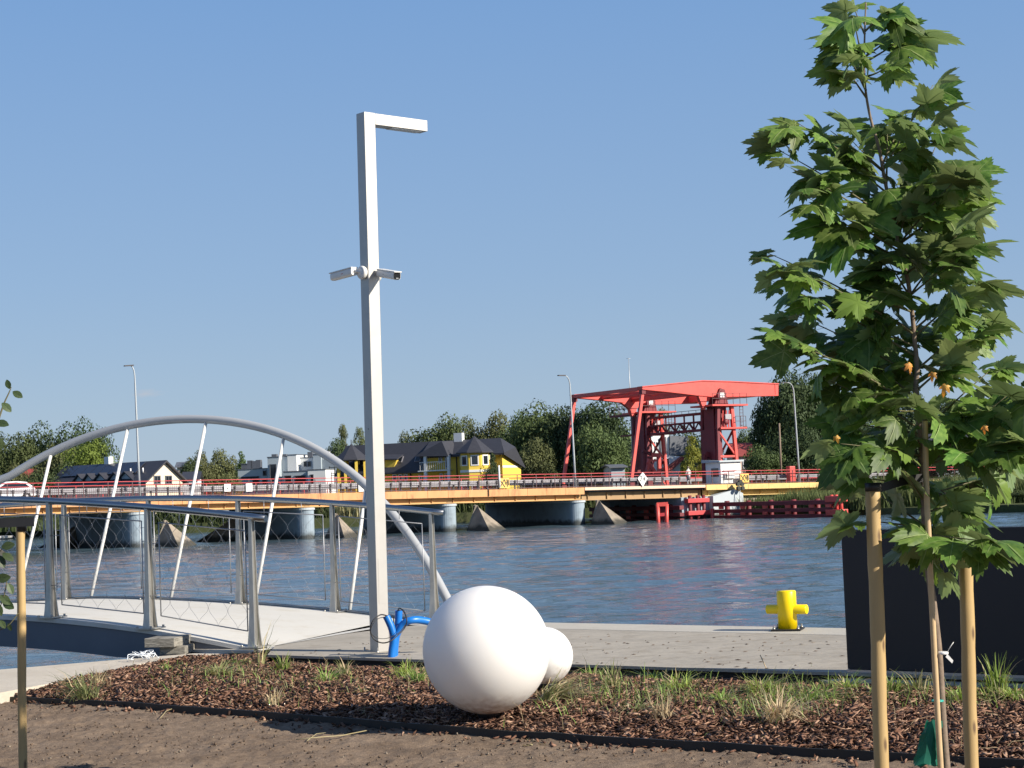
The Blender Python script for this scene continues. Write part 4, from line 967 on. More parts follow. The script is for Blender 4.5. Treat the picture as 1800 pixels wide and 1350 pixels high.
for yy, sx_, dx_, dy_, n_, sz_ in ((30,1,55,-22,4,58),(55,-1,48,-18,4,58),(75,1,75,-20,4,60),(100,-1,40,10,4,58),(110,1,60,0,4,58),(20,-1,20,-14,3,50)):
    BR.append((yy+25, 1516+sx_*dx_*.72, yy+dy_+8, n_, sz_*.92))
for k in range(15):
    yy = 255+k*45; w_ = 70+70*min(1,(yy-200)/300); xc = trunk_at(yy)[0]; BR.append((yy+40, xc+random.uniform(-1,1)*w_, yy-random.uniform(0,30), 4, random.uniform(62,84)))
for (ty, tx, tyy, n_, sz) in BR:
    ty = min(940, max(ty, tyy+.62*abs(tx-1575)*(1 if tyy < 700 else .3)))
    if tyy > 640: tx = tx+(1610-tx)*.12
    x0, y0, Y0 = trunk_at(ty); dep = random.uniform(-.28,.28); L_ = math.hypot(tx-x0, tyy-y0)
    a = at(x0,y0,Y0); c = at(tx,tyy,Y0+dep); mid = a.lerp(c,.5)+Z*(-.02+.0002*L_)
    pts = [a*(1-t)**2+mid*2*t*(1-t)+c*t*t for t in [k/8 for k in range(9)]]
    br.tube(pts, [.0055*(1-k/11) for k in range(9)], 6)
    outd = (c-a); 
    for k in range(int(n_*(1.75 if tyy < 640 else 1.45)+.5)):
        if False: break
        t = 1.0 if k == 0 else random.uniform(.12,1.0)**.8; p = a*(1-t)**2+mid*2*t*(1-t)+c*t*t
        oh = V((outd.x,outd.y,0)); oh = oh.normalized() if oh.length > .01 else V((1,0,0))
        yaw = random.gauss(0,.9) if k else random.gauss(0,.3); d = (Matrix.Rotation(yaw,3,'Z') @ oh)
        d = (d*.75+V((random.uniform(-.35,.35),random.uniform(-.5,.2),random.uniform(-.4,.6) if tyy < 640 else random.uniform(-.65,.35)))).normalized()
        nrm_ = (V((random.gauss(.12,.5),random.gauss(-.22,.55),random.uniform(.4,1.3) if tyy < 640 else random.uniform(.2,1.1)))).normalized()
        size = sz*random.uniform(.6,1.2)/F*p.y*(.88 if tyy < 640 else .78)
        if k == 0 and random.random() < .22: me = random.choice(LY); size *= .45
        else: me = random.choice(LM)
        rc = RM.transposed() @ ((p+d*size*.9)-EYE); qx = 900+F*rc.x/-rc.z; qy = 675-F*rc.y/-rc.z
        if 1500 < qx < 1575 and 815 < qy < 1300: continue
        if 1595 < qx < 1650 and 735 < qy < 905 and random.random() < .65: continue
        if qy > 1000 and not 1600 < qx < 1690: continue
        LEAVES.append((size/p.y, me, p+d*size*.55, d, nrm_, size)); cnt += 1
br.build('branches', M['twig'], tree)
for px, py, s_ in ((1598,640,.04),(1640,656,.035),(1662,678,.045),(1731,750,.03),(1470,768,.03)):
    put_leaf(LD, at(px,py,7.3), V((random.uniform(-1,1),-.2,-.7)), V((random.uniform(-.6,.6),-1,.9)), s_*.75, tree, 'dry_leaf', 'small curled orange leaf'); cnt += 1
print('leaves', cnt)
LEAVES.sort(key=lambda t: -t[0])
for _, me, b_, d, n__, size in LEAVES[:294]: put_leaf(me, b_, d, n__, size, tree)
vs = []; fs = []
for _, me, b_, d, n__, size in LEAVES[294:]:
    y = d.normalized(); z = (n__-y*n__.dot(y)).normalized(); x = y.cross(z); R_ = Matrix((x,y,z)).transposed()
    k0 = len(vs); vs += [b_+R_@(q.co*size) for q in me.vertices]; fs += [tuple(i+k0 for i in p.vertices) for p in me.polygons]
if vs: MB().add(vs, fs, True).build('small_leaves', M['leaf'], tree, kind='stuff')

# ---- left twig with oval leaves
def oval_leaf(seed):
    vs = [(0,0,0)]; 
    pr = [(0,0),(.14,.12),(.27,.32),(.31,.52),(.24,.76),(.1,.93),(0,1.0)]
    L_ = [(-x,y,.12*x-.15*y*y) for x,y in pr]; R_ = [(x,y,.12*x-.15*y*y) for x,y in pr[1:-1]]; mid_ = [(0,y,-.15*y*y) for _,y in pr[1:-1]]
    vs = L_+R_+mid_; nL = len(L_); nR = len(R_); fs = []
    for i in range(5):
        l0, l1 = (i, i+1); 
    Lr = [nL+nR+i for i in range(5)]; M_ = [0]+Lr+[nL-1]; Ri = [0]+[nL+i for i in range(5)]+[nL-1]; Li = list(range(nL))
    for i in range(6):
        for A in (Li, Ri):
            q = [A[i], A[i+1], M_[i+1], M_[i]]; q2 = []
            for e_ in q:
                if e_ not in q2: q2.append(e_)
            if len(q2) > 2: fs.append(tuple(q2))
    me = bpy.data.meshes.new('leaf'); me.from_pydata(vs,[],fs); me.materials.append(M['leaf_oval']); me.update(); return me
OV = oval_leaf(1)
sap = thing('edge_sapling', 'dark oval leaved sapling reaching in at the left edge of the photo', 'young tree', (at(-45,1330,9.9).x, 9.9, 0))
mb = MB(); mb.tube(spl([(-60,1345,9.9),(-50,1200,9.9),(-40,1000,9.9),(-25,850,9.9),(-8,760,9.9),(5,715,9.9),(16,690,9.9),(20,680,9.9)]), [.012-.010*k/84 for k in range(85)], 8)
mb.tube(spl([(-45,1140,9.9),(-10,1112,9.85),(14,1100,9.8),(32,1078,9.8)]), .003, 6); mb.tube(spl([(-42,1100,9.9),(-10,1085,9.85),(6,1050,9.8),(12,1022,9.8)]), .003, 6); mb.tube(spl([(-38,1000,9.9),(-12,980,9.85),(4,965,9.8)]), .003, 6)
mb.build('branches', M['twig'], sap)
for px, py, dx, dz, s_ in ((17,684,-.2,.8,14),(22,688,1,-.6,17),(3,708,1,-.9,19),(-8,742,1,-.2,20),(-6,792,.6,1,18),(2,962,1,.2,20),(4,972,.8,-.5,20),(-6,975,.6,-.9,22),(-8,1018,1,.1,22),(14,1025,.5,-1,17),(0,1046,.7,-.6,20),(4,1056,1,-.7,20),(-8,1060,.5,-1,20),(0,1090,.6,-.9,14),(14,1095,.4,-1,12),(-5,1100,-.5,-.8,16)):
    put_leaf(OV, at(px,py,9.8), V((dx,-.2,dz)), V((random.gauss(0,.4),-1,random.gauss(.3,.3))), s_/F*9.8*1.25, sap)

# ================================================================= ROAD BRIDGE
u = V((.8575,.5145,0)).normalized(); v = V((-u.y,u.x,0)); B0 = V((0,158,0))
def bp(px, py, c=0.):
    q = pl(px,py,B0+v*c,v); d = q-B0; return d.dot(u), q.z
def W(a, c, z): return B0+u*a+v*c+Z*z
tops = [(-60,881.5),(0,879.5),(300,872.5),(640,866),(1020,857),(1250,851.5),(1470,847)]
TA = [bp(*p) for p in tops]; pd = np.polyfit([a for a,_ in TA],[z for _,z in TA],2); dz_ = lambda a: float(np.polyval(pd,a))
print('deck z', [(round(a,1),round(z,2)) for a,z in TA])
A0 = bp(-120,880)[0]; AJ = bp(1027,857)[0]; AH = bp(1240,851)[0]; A1 = bp(1475,847)[0]; A2 = A1+60
print('a', A0, AJ, AH, A1)
BW = 18.2
rb = thing('road_bridge', 'long ochre and orange road bridge with red railings over the river', 'road bridge', W(AJ,0,WZ))
def strip(mb, a0, a1, c0, c1, zt, zb, step=4.):     # box following the deck curve
    n_ = max(1,int((a1-a0)/step)); 
    for k in range(n_):
        p = a0+(a1-a0)*k/n_; q = a0+(a1-a0)*(k+1)/n_
        mb.hexa([W(p,c0,dz_(p)+zb),W(q,c0,dz_(q)+zb),W(q,c1,dz_(q)+zb),W(p,c1,dz_(p)+zb),W(p,c0,dz_(p)+zt),W(q,c0,dz_(q)+zt),W(q,c1,dz_(q)+zt),W(p,c1,dz_(p)+zt)])
    return mb
strip(MB(), A0-30, A2, .31, BW-.31, -.02, -.45).build('deck', M['asphalt'], rb)
# fascia panels
pw = 2.0; a = AJ; k = 0
while a > A0-2:
    strip(MB(), a-pw+.03, a, 0, .3, 0, -.62, 3).build('fascia_panel', M['fascia'], rb); a -= pw
strip(MB(), A0-30, A0-2, 0, .3, 0, -.62, 3).build('fascia_panel', M['fascia'], rb)
a = AJ+.08
strip(MB(), a, AH, 0, .3, .0, -.26, 3).build('lifting_leaf_edge', M['leaf_fascia'], rb)
a = AH+.1
while a < A1+16: strip(MB(), a, a+2.47, 0, .3, 0, -.5, 3).build('fascia_panel', M['approach_fascia'], rb); a += 2.5
def girder(a0, a1, c, zt, zb, m, inv=1.):
    mb = strip(MB(), a0, a1, c, c+.04, zt, zb); strip(mb, a0, a1, c-.3*inv, c+.3, zb+.0, zb-.07); 
    aa = a0+.6
    while aa < a1:
        mb.box(W(aa,c-.08,dz_(aa)+(zt+zb)/2), (.04,.12,zt-zb), u); aa += 2.1
    return mb.build('girder', m, rb)
for c in (.55, 6., 12., 17.5): girder(A0-30, AJ-.1, c, -.45, -1.05, M['girder'])
for c in (.8, 6., 12., 17.4): girder(AJ+.2, AH, c, -.27, -1.1, M['leaf_girder'], .3)
for c in (.8, 6., 12., 17.4): girder(AH+.2, A2, c, -.5, -1.0, M['approach_fascia'])
strip(MB(), A0-30, A2, BW-.3, BW, 0, -.62).build('fascia_panel', M['fascia'], rb)
mb = MB(); aa = AJ+1.
while aa < AH-1: mb.bar(W(aa,.8,dz_(aa)-.6), W(aa,17.4,dz_(aa)-.6), .2,.5); aa += 2.4
mb.build('cross_girder', M['leaf_girder'], rb)
# piers with rounded noses and ice breakers
def pier(pxn, m='pier', a_=None, c0=.15, half=.75, top=None):
    an_ = bp(pxn,920)[0] if a_ is None else a_; cx = an_-half*1.0; zt = dz_(cx)-1.12 if top is None else top
    pts = []; 
    for k in range(13):
        t = -PI/2+PI*k/12; pts.append((cx+half*math.sin(t)*1., c0+.75-.75*math.cos(t)))
    pts += [(cx+half,15.8),(cx+half*.5,16.7),(cx-half*.5,16.7),(cx-half,15.8)]
    mb = MB(); mb.prism([W(a,c,WZ-1.5) for a,c in pts], Z*(zt-.22-WZ+1.5)); p = mb.build('pier', M[m], rb)
    mb = MB(); mb.prism([W(cx+(a-cx)*1.1,c*1.0-(.09 if c < 1 else 0),zt-.215) for a,c in pts], Z*.18); mb.build('pier_cap', M['pier_light'], p)
    for c in (.6,5.,9.5): MB().box(W(cx,c,zt+.03), (.5,.4,.16), u).build('bearing', M['guard_post'], p)
for pxn in (1036,809,559,262,-70): pier(pxn)
def wedge(ap_px, bl, bf, br_, c_ap, label):
    apx = pl(*ap_px, B0+v*c_ap, v); L_ = [on(p[0],p[1],WZ) for p in (bl,bf,br_)]
    # snap base corners to plausible planes
    l = pl(bl[0],bl[1],B0+v*(-.6),v); f = pl(bf[0],bf[1],B0+v*(-4.2),v); r = pl(br_[0],br_[1],B0+v*(-2.2),v)
    for q in (l,f,r): q.z = WZ-.3
    back = l+(r-f)*.9+v*.2; back.z = WZ-.3
    t = apx; mb = MB(); cut = .12
    mb.add([l,f,r,back,t-u*cut-v*.1,t+u*cut-v*.1,t+u*cut+v*.4,t-u*cut+v*.4], [(0,1,5,4),(1,2,6,5),(2,3,7,6),(3,0,4,7),(4,5,6,7)])
    th_ = tag(mb.build('icebreaker', M['wedge'], bevel=.06), label, 'icebreaker', 'concrete icebreakers in front of the piers')
wedge((837,888),(817,931),(864,931),(898,928),-.9,'concrete wedge icebreaker between the lamp post and the second pier from the right')
wedge((1051,879),(1036,922),(1085,921),(1114,917),-.9,'concrete wedge icebreaker beside the pier at the lifting span')
wedge((591,903),(567,946),(608,945),(638,941),-.9,'concrete wedge icebreaker seen just left of the tall lamp post')
wedge((291,915),(268,964),(318,963),(357,957),-.9,'concrete wedge icebreaker seen between the second and third hanger of the footbridge')
wedge((-38,938),(-70,985),(-10,984),(26,976),-.9,'concrete wedge icebreaker cut by the left edge of the photo')
# dark rear wedges on the far side (upstream)
for px, lab in ((120,'dark wedge icebreaker beyond the bridge at the left, behind the first railing post'),(395,'dark wedge icebreaker beyond the bridge under its left spans')):
    b = at(px,945,152); mb = MB(); p = V((b.x,b.y,WZ-.3)); mb.add([p-u*3.2,p-v*1.4,p+u*2.4,p+v*1.5,p+u*.8+Z*2.2,p+u*1.2+Z*2.2+v*.3], [(0,1,4),(1,2,5,4),(2,3,5),(3,0,4,5)])
    o = mb.build('icebreaker', M['wedge']); tag(o, lab, 'icebreaker', 'concrete icebreakers in front of the piers')
# railings near
def rail_run(c, a0, a1, H, mrail, mpost, sp, rr=.035, skip=None, bars=True, bsp=.16):
    aa = a0; n_ = 0
    mb = MB(); m2 = MB()
    pts = [a0+(a1-a0)*k/30 for k in range(31)]
    mb.tube([W(a,c,dz_(a)+H) for a in pts], rr, 6); mb.tube([W(a,c,dz_(a)+H-.27) for a in pts], rr*.85, 6)
    mb.build('handrail', mrail, rb)
    me = None
    while aa <= a1:
        z0 = dz_(aa)
        if me is None:
            q = MB(); q.bar(V((0,0,0)), V((0,0,H)), .06, .06, u)
            o = q.build('railing_post', mpost, rb); me = o.data; base_o = o; o.location = W(aa,c,z0)-parent_loc(rb)
            me.transform(Matrix.Translation(parent_loc(rb)))
        else:
            o = bpy.data.objects.new('railing_post', me); C.objects.link(o); o.parent = rb; o.location = W(aa,c,z0)-parent_loc(rb)
        aa += sp
    if bars:
        aa = a0
        while aa <= a1:
            z0 = dz_(aa); m2.add([W(aa-.011,c,z0+.08),W(aa+.011,c,z0+.08),W(aa+.011,c,z0+H-.3),W(aa-.011,c,z0+H-.3)], [(0,1,2,3)]); m2.add([W(aa,c-.011,z0+.08),W(aa,c+.011,z0+.08),W(aa,c+.011,z0+H-.3),W(aa,c-.011,z0+H-.3)], [(0,1,2,3)]); aa += bsp
        strip(m2, a0, a1, c-.02, c+.02, .12, .07)
        m2.build('baluster', mpost, rb, kind='stuff')
rail_run(.15, A0-10, A1+20, 1.25, M['rail_red'], M['rail_dark'], 1.95)
rail_run(BW-.15, A0-10, A1+20, 1.25, M['rail_red'], M['rail_red'], 2.4, bsp=.13)
# a lower mid tube on far side to read as the dense red band
strip(MB(), A0-10, A1+20, BW-.22, BW-.17, .95, .62).build('far_rail_board', M['rail_red'], rb)
def guard(c, a0, a1, sp, label=None):
    mb = MB(); n_ = int((a1-a0)/4)
    for k in range(n_):
        p = a0+(a1-a0)*k/n_; q = a0+(a1-a0)*(k+1)/n_
        prof = [(0,.82),(-.05,.76),(-.05,.70),(0,.66),(-.05,.62),(-.05,.56),(0,.5)]
        vs = [W(p,c+x,dz_(p)+z) for x,z in prof]+[W(q,c+x,dz_(q)+z) for x,z in prof]
        mb.add(vs, [(i,i+1,i+8,i+7) for i in range(6)])
    mb.build('guardrail', M['guard'], rb)
    q = MB(); q.box(V((0,0,.4)), (.1,.12,.8), u); q.box(V((0,0,.0))-v*.08+Z*.66, (.12,.14,.2), u)
    o = q.build('guardrail_post', M['guard_post'], rb); me = o.data; me.transform(Matrix.Translation(parent_loc(rb)))
    aa = a0; first = True
    while aa < a1:
        if not first: o = bpy.data.objects.new('guardrail_post', me); C.objects.link(o); o.parent = rb
        o.location = W(aa,c,dz_(aa))-parent_loc(rb); first = False; aa += sp
guard(1.7, A0-4, AH-1, .95)
guard(1.7, AH+3.5, A1+8, 1.3)
guard(BW-1.8, A0-4, A1+8, 3.8)
# kerbs: pavement strips
strip(MB(), A0-30, A2, .31, 1.5, .0, -.019).build('footway', M['pier_light'], rb)

# street lamps on the bridge
def street_lamp(label, px0, py0, pxt, pyt, pxe, pye, c=.45):
    b = W(bp(px0,py0,c)[0],c,dz_(bp(px0,py0,c)[0])-.3); n = v
    tip = pl(pxt,pyt,b,n); e = pl(pxe,pye,b,n)
    t = thing('street_lamp', label, 'street lamp', b, 'curved street lamps on the road bridge')
    s = b.lerp(tip,1.0); H = tip-b; k1 = b+H*.90; k1b = b+H*.955; k2 = tip.lerp(e,.18); 
    c1 = tip
    pts = [b, b+H*.3, b+H*.6, b+H*.85]+[ (b+H*.9)*(1-t_)**2+c1*2*t_*(1-t_)+(tip.lerp(e,.55))*t_*t_ for t_ in [k/8 for k in range(9)]]
    MB().tube(pts, [.10,.09,.08,.07]+[.06-.003*k for k in range(9)], 10).build('column', M['lamp_grey'], t)
    MB().tube([pts[-1], e], [.05,.05], 8).build('arm', M['lamp_grey'], t)
    d = (e-pts[-1]).normalized(); MB().box(e-d*.25, (.75,.26,.09), d, None, Z).build('lantern', M['guard_post'], t)
street_lamp('curved street lamp at the left, rising behind the footbridge arch', 246,872, 236,642, 221,643)
street_lamp('curved street lamp beside the red rod of the lifting bridge', 1012,857, 1001,660, 983,660)
street_lamp('curved street lamp at the right in front of the dark trees', 1406,849, 1394,672, 1374,673)

# ================================================================= BASCULE
P4 = lambda zx, zy: (980+zx*.23333, 620+zy*.23333)
def b4(zx, zy, c): return bp(*P4(zx,zy), c)
dr = thing('bascule_frame', 'large red steel balance beam frame of the lifting bridge', 'lifting bridge frame', W((AJ+AH)/2,0,dz_(AH)))
CN, CF = 3.3, 15.2
armp = [(636,252),(1090,207),(1300,213),(1665,231),(1665,325),(1310,333),(1200,336),(1050,323),(860,300),(640,278)]
A_ = [b4(x,y,CN) for x,y in armp]
for c in (CN, CF):
    mb = MB(); mb.prism([W(a,c,z) for a,z in A_], v*.7); arm_ = mb.build('balance_beam', M['red'], dr, bevel=.03)
    mb = MB(); mb.prism([W(a,c-.08,z+.0) for a,z in A_[:4]]+[W(a,c-.08,z-.09) for a,z in reversed(A_[:4])], v*.86); mb.build('top_flange', M['red'], arm_)
    a0_,z0_ = b4(1640,275,CN); MB().box(W(a0_,c-.02,z0_), (.06,.05,1.0), u).build('stiffener', M['red'], arm_)
def xbeam(zx, zt, zb, w_=.5, name='cross_beam', cc=(CN,CF+.7)):
    a, z1 = b4(zx,zt,CN); _, z2 = b4(zx,zb,CN); mb = MB(); mb.hexa([W(a-w_/2,cc[0],z2),W(a+w_/2,cc[0],z2),W(a+w_/2,cc[1],z2),W(a-w_/2,cc[1],z2),W(a-w_/2,cc[0],z1),W(a+w_/2,cc[0],z1),W(a+w_/2,cc[1],z1),W(a-w_/2,cc[1],z1)])
    return mb.build(name, M['red'], dr)
xbeam(650,254,280,.4,cc=(CN+.71,CF-.01)); xbeam(860,262,292,.35,cc=(CN+.71,CF-.01)); xbeam(1100,255,315,.4,cc=(CN+.71,CF-.01)); xbeam(1560,255,322,1.2,'counterweight',cc=(CN+.71,CF-.01))
# diagonals between beams
for s_ in (0,1):
    a1_,z1 = b4(660,268,CN); a2_,z2 = b4(860,280,CN); a3_,z3 = b4(1090,290,CN)
    c_a, c_b = (CN+.7,CF) if s_ == 0 else (CF,CN+.7)
    MB().bar(W(a1_,c_a,z1-.05*s_-.05), W(a2_,c_b,z2-.05*s_), .18,.16).build('wind_brace', M['red'], dr)
    MB().bar(W(a2_,c_a,z2-.05*s_-.05), W(a3_,c_b,z3-.05*s_), .18,.16).build('wind_brace', M['red'], dr)
# rods
for c in (CN+.35, CF+.35):
    a1_,z1 = b4(655,300,CN); a2_,z2 = b4(570,965,CN)
    mb = MB(); mb.bar(W(a1_,c,z1), W(a2_,c,z2), .3,.26,u); mb.build('lifting_rod', M['red'], dr)
    MB().box(W(b4(655,285,CN)[0],c,b4(655,285,CN)[1]), (.42,.5,.6), u).build('rod_head', M['dark_red'], dr)
    MB().box(W(a2_,c,dz_(a2_)+.2), (.5,.5,.4), u).build('rod_foot', M['dark_red'], dr)
# towers
tw0 = b4(1258,500,2.9)[0]; zP1 = b4(1300,396,2.9)[1]; zP2 = b4(1300,568,2.9)[1]; zB = dz_(tw0)
zPiv = b4(1222,300,2.9)[1]
print('tower', tw0, zP1, zP2, zB, zPiv)
def tower(cA, cB, name, label):
    t = dr
    nm = 'tower_leg'
    hw = .95
    for a in (-hw,hw):
        for c in (cA,cB):
            k = 1.35 if a > 0 else 1.1
            MB().bar(W(tw0+a*k,c,zB), W(tw0+a,c,zP2), .3,.3,u).build(nm, M['red' if (a > 0 and c == cA) else 'dark_red'], t)  # sunward front leg in plain red, other legs with shade painted in
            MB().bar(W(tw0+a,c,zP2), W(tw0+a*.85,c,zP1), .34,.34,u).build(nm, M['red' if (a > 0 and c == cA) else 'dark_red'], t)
    mid_ = (cA+cB)/2
    # lower bracing on all faces
    zs = [zB+.1, zB+(zP2-zB)*.5, zP2-.1]
    for c in (cA,cB):
        for i in range(2):
            MB().bar(W(tw0-hw,c,zs[i+1]), W(tw0+hw,c,zs[i+1]), .2,.2).build('tower_strut', M['red'], t)
            MB().bar(W(tw0-hw*1.05,c+.02,zs[i+1]), W(tw0+hw*1.2,c+.02,zs[i]), .15,.15).build('tower_brace', M['red'], t)
    for a in (-hw,hw):
        for i in range(2): MB().bar(W(tw0+a,cA,zs[i+1]), W(tw0+a,cB,zs[i]), .15,.15).build('tower_brace', M['dark_red'], t)
    # solid lower portal panel facing the road and machinery core
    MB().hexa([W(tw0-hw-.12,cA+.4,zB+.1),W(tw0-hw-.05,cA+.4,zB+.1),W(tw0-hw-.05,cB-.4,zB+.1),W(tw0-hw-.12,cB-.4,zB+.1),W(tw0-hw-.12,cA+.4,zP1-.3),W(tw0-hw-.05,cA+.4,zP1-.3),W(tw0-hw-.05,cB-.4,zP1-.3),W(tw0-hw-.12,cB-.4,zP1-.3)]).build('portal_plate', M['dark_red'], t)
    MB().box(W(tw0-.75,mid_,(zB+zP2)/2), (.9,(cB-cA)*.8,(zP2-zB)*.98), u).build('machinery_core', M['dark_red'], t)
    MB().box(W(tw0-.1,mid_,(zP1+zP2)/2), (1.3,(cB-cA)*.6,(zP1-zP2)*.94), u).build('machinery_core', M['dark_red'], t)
    for a in (-.4,0,.35):
        MB().bar(W(tw0+a,cA-.05,zP2+.1), W(tw0+a+.15,cA-.05,zP1-.5), .12,.12).build('tower_brace', M['red'], t)
    MB().box(W(tw0+.2,cA-.12,zP2+1.1), (.7,.3,.5), u).build('gearbox', M['guard'], t)
    MB().lathe(W(tw0-.1,cA-.25,zP2+.6), [(.28,0),(.28,.14),(.05,.15)], 14, axis=-v).build('gear_wheel', M['dark_red'], t)
    # platforms
    MB().box(W(tw0+.25,mid_,zP1), (4.3,(cB-cA)+1.2,.16), u).build('platform', M['red'], t)
    MB().box(W(tw0+.7,mid_,zP2), (3.2,(cB-cA)+.9,.16), u).build('platform', M['red'], t)
    def prail(z, a0, a1, c, Hh=1.05):
        mb = MB()
        for h in (Hh,Hh*.55): mb.bar(W(a0,c,z+h), W(a1,c,z+h), .045)
        n_ = max(2,int(abs(a1-a0)/.8))
        for k in range(n_+1): mb.bar(W(a0+(a1-a0)*k/n_,c,z), W(a0+(a1-a0)*k/n_,c,z+Hh), .045)
        mb.build('platform_railing', M['rail_dark'], t)
    prail(zP1+.08, tw0-1.8, tw0+2.35, cA-.5); prail(zP2+.08, tw0+1.0, tw0+2.25, cA-.35)
    mb = MB()
    for a in (tw0+1.55, tw0+1.95): mb.bar(W(a,cA-.3,zP2), W(a+.05,cA-.3,zP1), .05)
    z = zP2+.25
    while z < zP1: mb.bar(W(tw0+1.55,cA-.3,z), W(tw0+1.95,cA-.3,z), .04); z += .3
    mb.build('ladder', M['rail_dark'], t)
    # pivot bracket
    mb = MB(); 
    for c in (CN-.22, CN+.78) if cA < 5 else (CF-.22, CF+.78):
        mb.prism([W(tw0-1.0,c,zP1+.08),W(tw0+.7,c,zP1+.08),W(tw0+.35,c,zPiv+.3),W(tw0-.2,c,zPiv+.45)], v*.14)
    mb.build('pivot_bracket', M['dark_red'], t)
    MB().lathe(W(tw0,(CN if cA<5 else CF)-.34,zPiv), [(.22,0),(.22,1.4)], 16, axis=v).build('pivot_shaft', M['dark_red'], t)
    MB().box(W(tw0-.35,(CN if cA<5 else CF)-.5,zPiv-.25), (.5,.35,.45), u).build('motor_box', M['board_white'], t)
    # gusset under the arm front
    return t
tower(2.8, 5.2, 'near', '')
tower(14.6, 17., 'far', '')
# gusset of far beam
for c, sx in ((CF-.02,0),):
    mb = MB(); a, z = b4(1095,328,CN)
    mb.prism([W(a-1.3,c,z+.1),W(a+1.2,c,z+.1),W(a+.5,c,z-.5),W(a+.2,c,z-1.3),W(a-.1,c,z-1.3),W(a-.4,c,z-.5)], v*.5); mb.build('gusset', M['red'], dr)
mb = MB(); a, z = b4(1095,328,CN); mb.prism([W(a-.5,CN+.1,z+.2),W(a+.6,CN+.1,z+.2),W(a+.35,CN+.1,z-1.3),W(a+.1,CN+.1,z-1.3)], v*.4); mb.build('gusset', M['red'], dr)
# truss walkway between the towers
zt_ = b4(1120,455,5.2)[1]; zb_ = b4(1120,580,5.2)[1]; zm_ = zb_+(zt_-zb_)*.5
for a in (tw0-.8, tw0+.3):
    mb = MB()
    mb.bar(W(a,5.2,zt_), W(a,14.6,zt_), .18,.2); mb.bar(W(a,5.2,zb_), W(a,14.6,zb_), .2,.22); mb.bar(W(a,5.2,zm_), W(a,14.6,zm_), .14,.14)
    mb.build('truss_chord', M['dark_red'], dr)
    n_ = 6; L_ = 9.4/n_
    for k in range(n_+1):
        c = 5.2+L_*k; MB().bar(W(a,c,zb_), W(a,c,zt_), .12,.12).build('truss_post', M['dark_red'], dr)
        if k < n_:
            MB().bar(W(a+.02,c,zb_), W(a+.02,c+L_/2,zm_), .1,.1).build('truss_diagonal', M['dark_red'], dr); MB().bar(W(a+.02,c+L_,zb_), W(a+.02,c+L_/2,zm_), .1,.1).build('truss_diagonal', M['dark_red'], dr)
MB().hexa([W(tw0-.8,5.2,zm_-.05),W(tw0+.3,5.2,zm_-.05),W(tw0+.3,14.6,zm_-.05),W(tw0-.8,14.6,zm_-.05),W(tw0-.8,5.2,zm_),W(tw0+.3,5.2,zm_),W(tw0+.3,14.6,zm_),W(tw0-.8,14.6,zm_)]).build('walkway', M['dark_red'], dr)
mb = MB(); mb.bar(W(tw0-.8,5.2,zt_+.35), W(tw0-.8,14.6,zt_+.35), .05)
for k in range(9): mb.bar(W(tw0-.8,5.2+9.4*k/8,zt_), W(tw0-.8,5.2+9.4*k/8,zt_+.35), .04)
mb.build('walkway_railing', M['rail_dark'], dr)
# outer platform left of far tower
zQ_ = b4(1120,470,2.9)[1]
c0_, c1_ = 17., 21.6; zo = b4(520,465,19)[1]; ztop_ = b4(520,380,19)[1]
MB().hexa([W(tw0-.8,c0_,zo-.2),W(tw0+.4,c0_,zo-.2),W(tw0+.4,c1_,zo-.2),W(tw0-.8,c1_,zo-.2),W(tw0-.8,c0_,zo),W(tw0+.4,c0_,zo),W(tw0+.4,c1_,zo),W(tw0-.8,c1_,zo)]).build('side_platform', M['dark_red'], dr)
mb = MB()
for a in (tw0-.75,tw0+.35):
    for h in (ztop_-zo, (ztop_-zo)*.5): mb.bar(W(a,c0_,zo+h), W(a,c1_,zo+h), .05)
    for k in range(6): mb.bar(W(a,c0_+(c1_-c0_)*k/5,zo), W(a,c0_+(c1_-c0_)*k/5,ztop_), .05)
mb.build('platform_railing', M['rail_dark'], dr)
zo2 = b4(520,610,15)[1]
MB().hexa([W(tw0-.6,17.,zo2-.15),W(tw0+.3,17.,zo2-.15),W(tw0+.3,20,zo2-.15),W(tw0-.6,20,zo2-.15),W(tw0-.6,17.,zo2),W(tw0+.3,17.,zo2),W(tw0+.3,20,zo2),W(tw0-.6,20,zo2)]).build('side_platform', M['dark_red'], dr)
# bright drive frame beside the far tower
def pxbar(p1, p2, c, w_, m='red', name='drive_frame_bar'):
    a1_,z1 = b4(*p1,c); a2_,z2 = b4(*p2,c); return MB().bar(W(a1_,c,z1), W(a2_,c,z2), w_, w_, v).build(name, M[m], dr)
cF = 11.5
for p1,p2,w_ in (((762,765),(768,935),.32),((675,935),(770,925),.5),((700,770),(768,772),.4),((690,800),(668,935),.28),((672,830),(755,930),.16),((735,800),(690,900),.12)): pxbar(p1,p2,cF,w_)
pxbar((640,740),(720,770),cF,.3,'dark_red'); pxbar((650,760),(650,890),cF,.25,'dark_red'); pxbar((600,700),(600,900),14.,.5,'dark_red')
for (x1,y1),(x2,y2),w_ in (((1160,560),(1150,900),.7),((1105,760),(1115,900),.4),((1105,765),(1190,770),.5)): pxbar((x1,y1),(x2,y2),4.2,w_,'dark_red','portal_column')
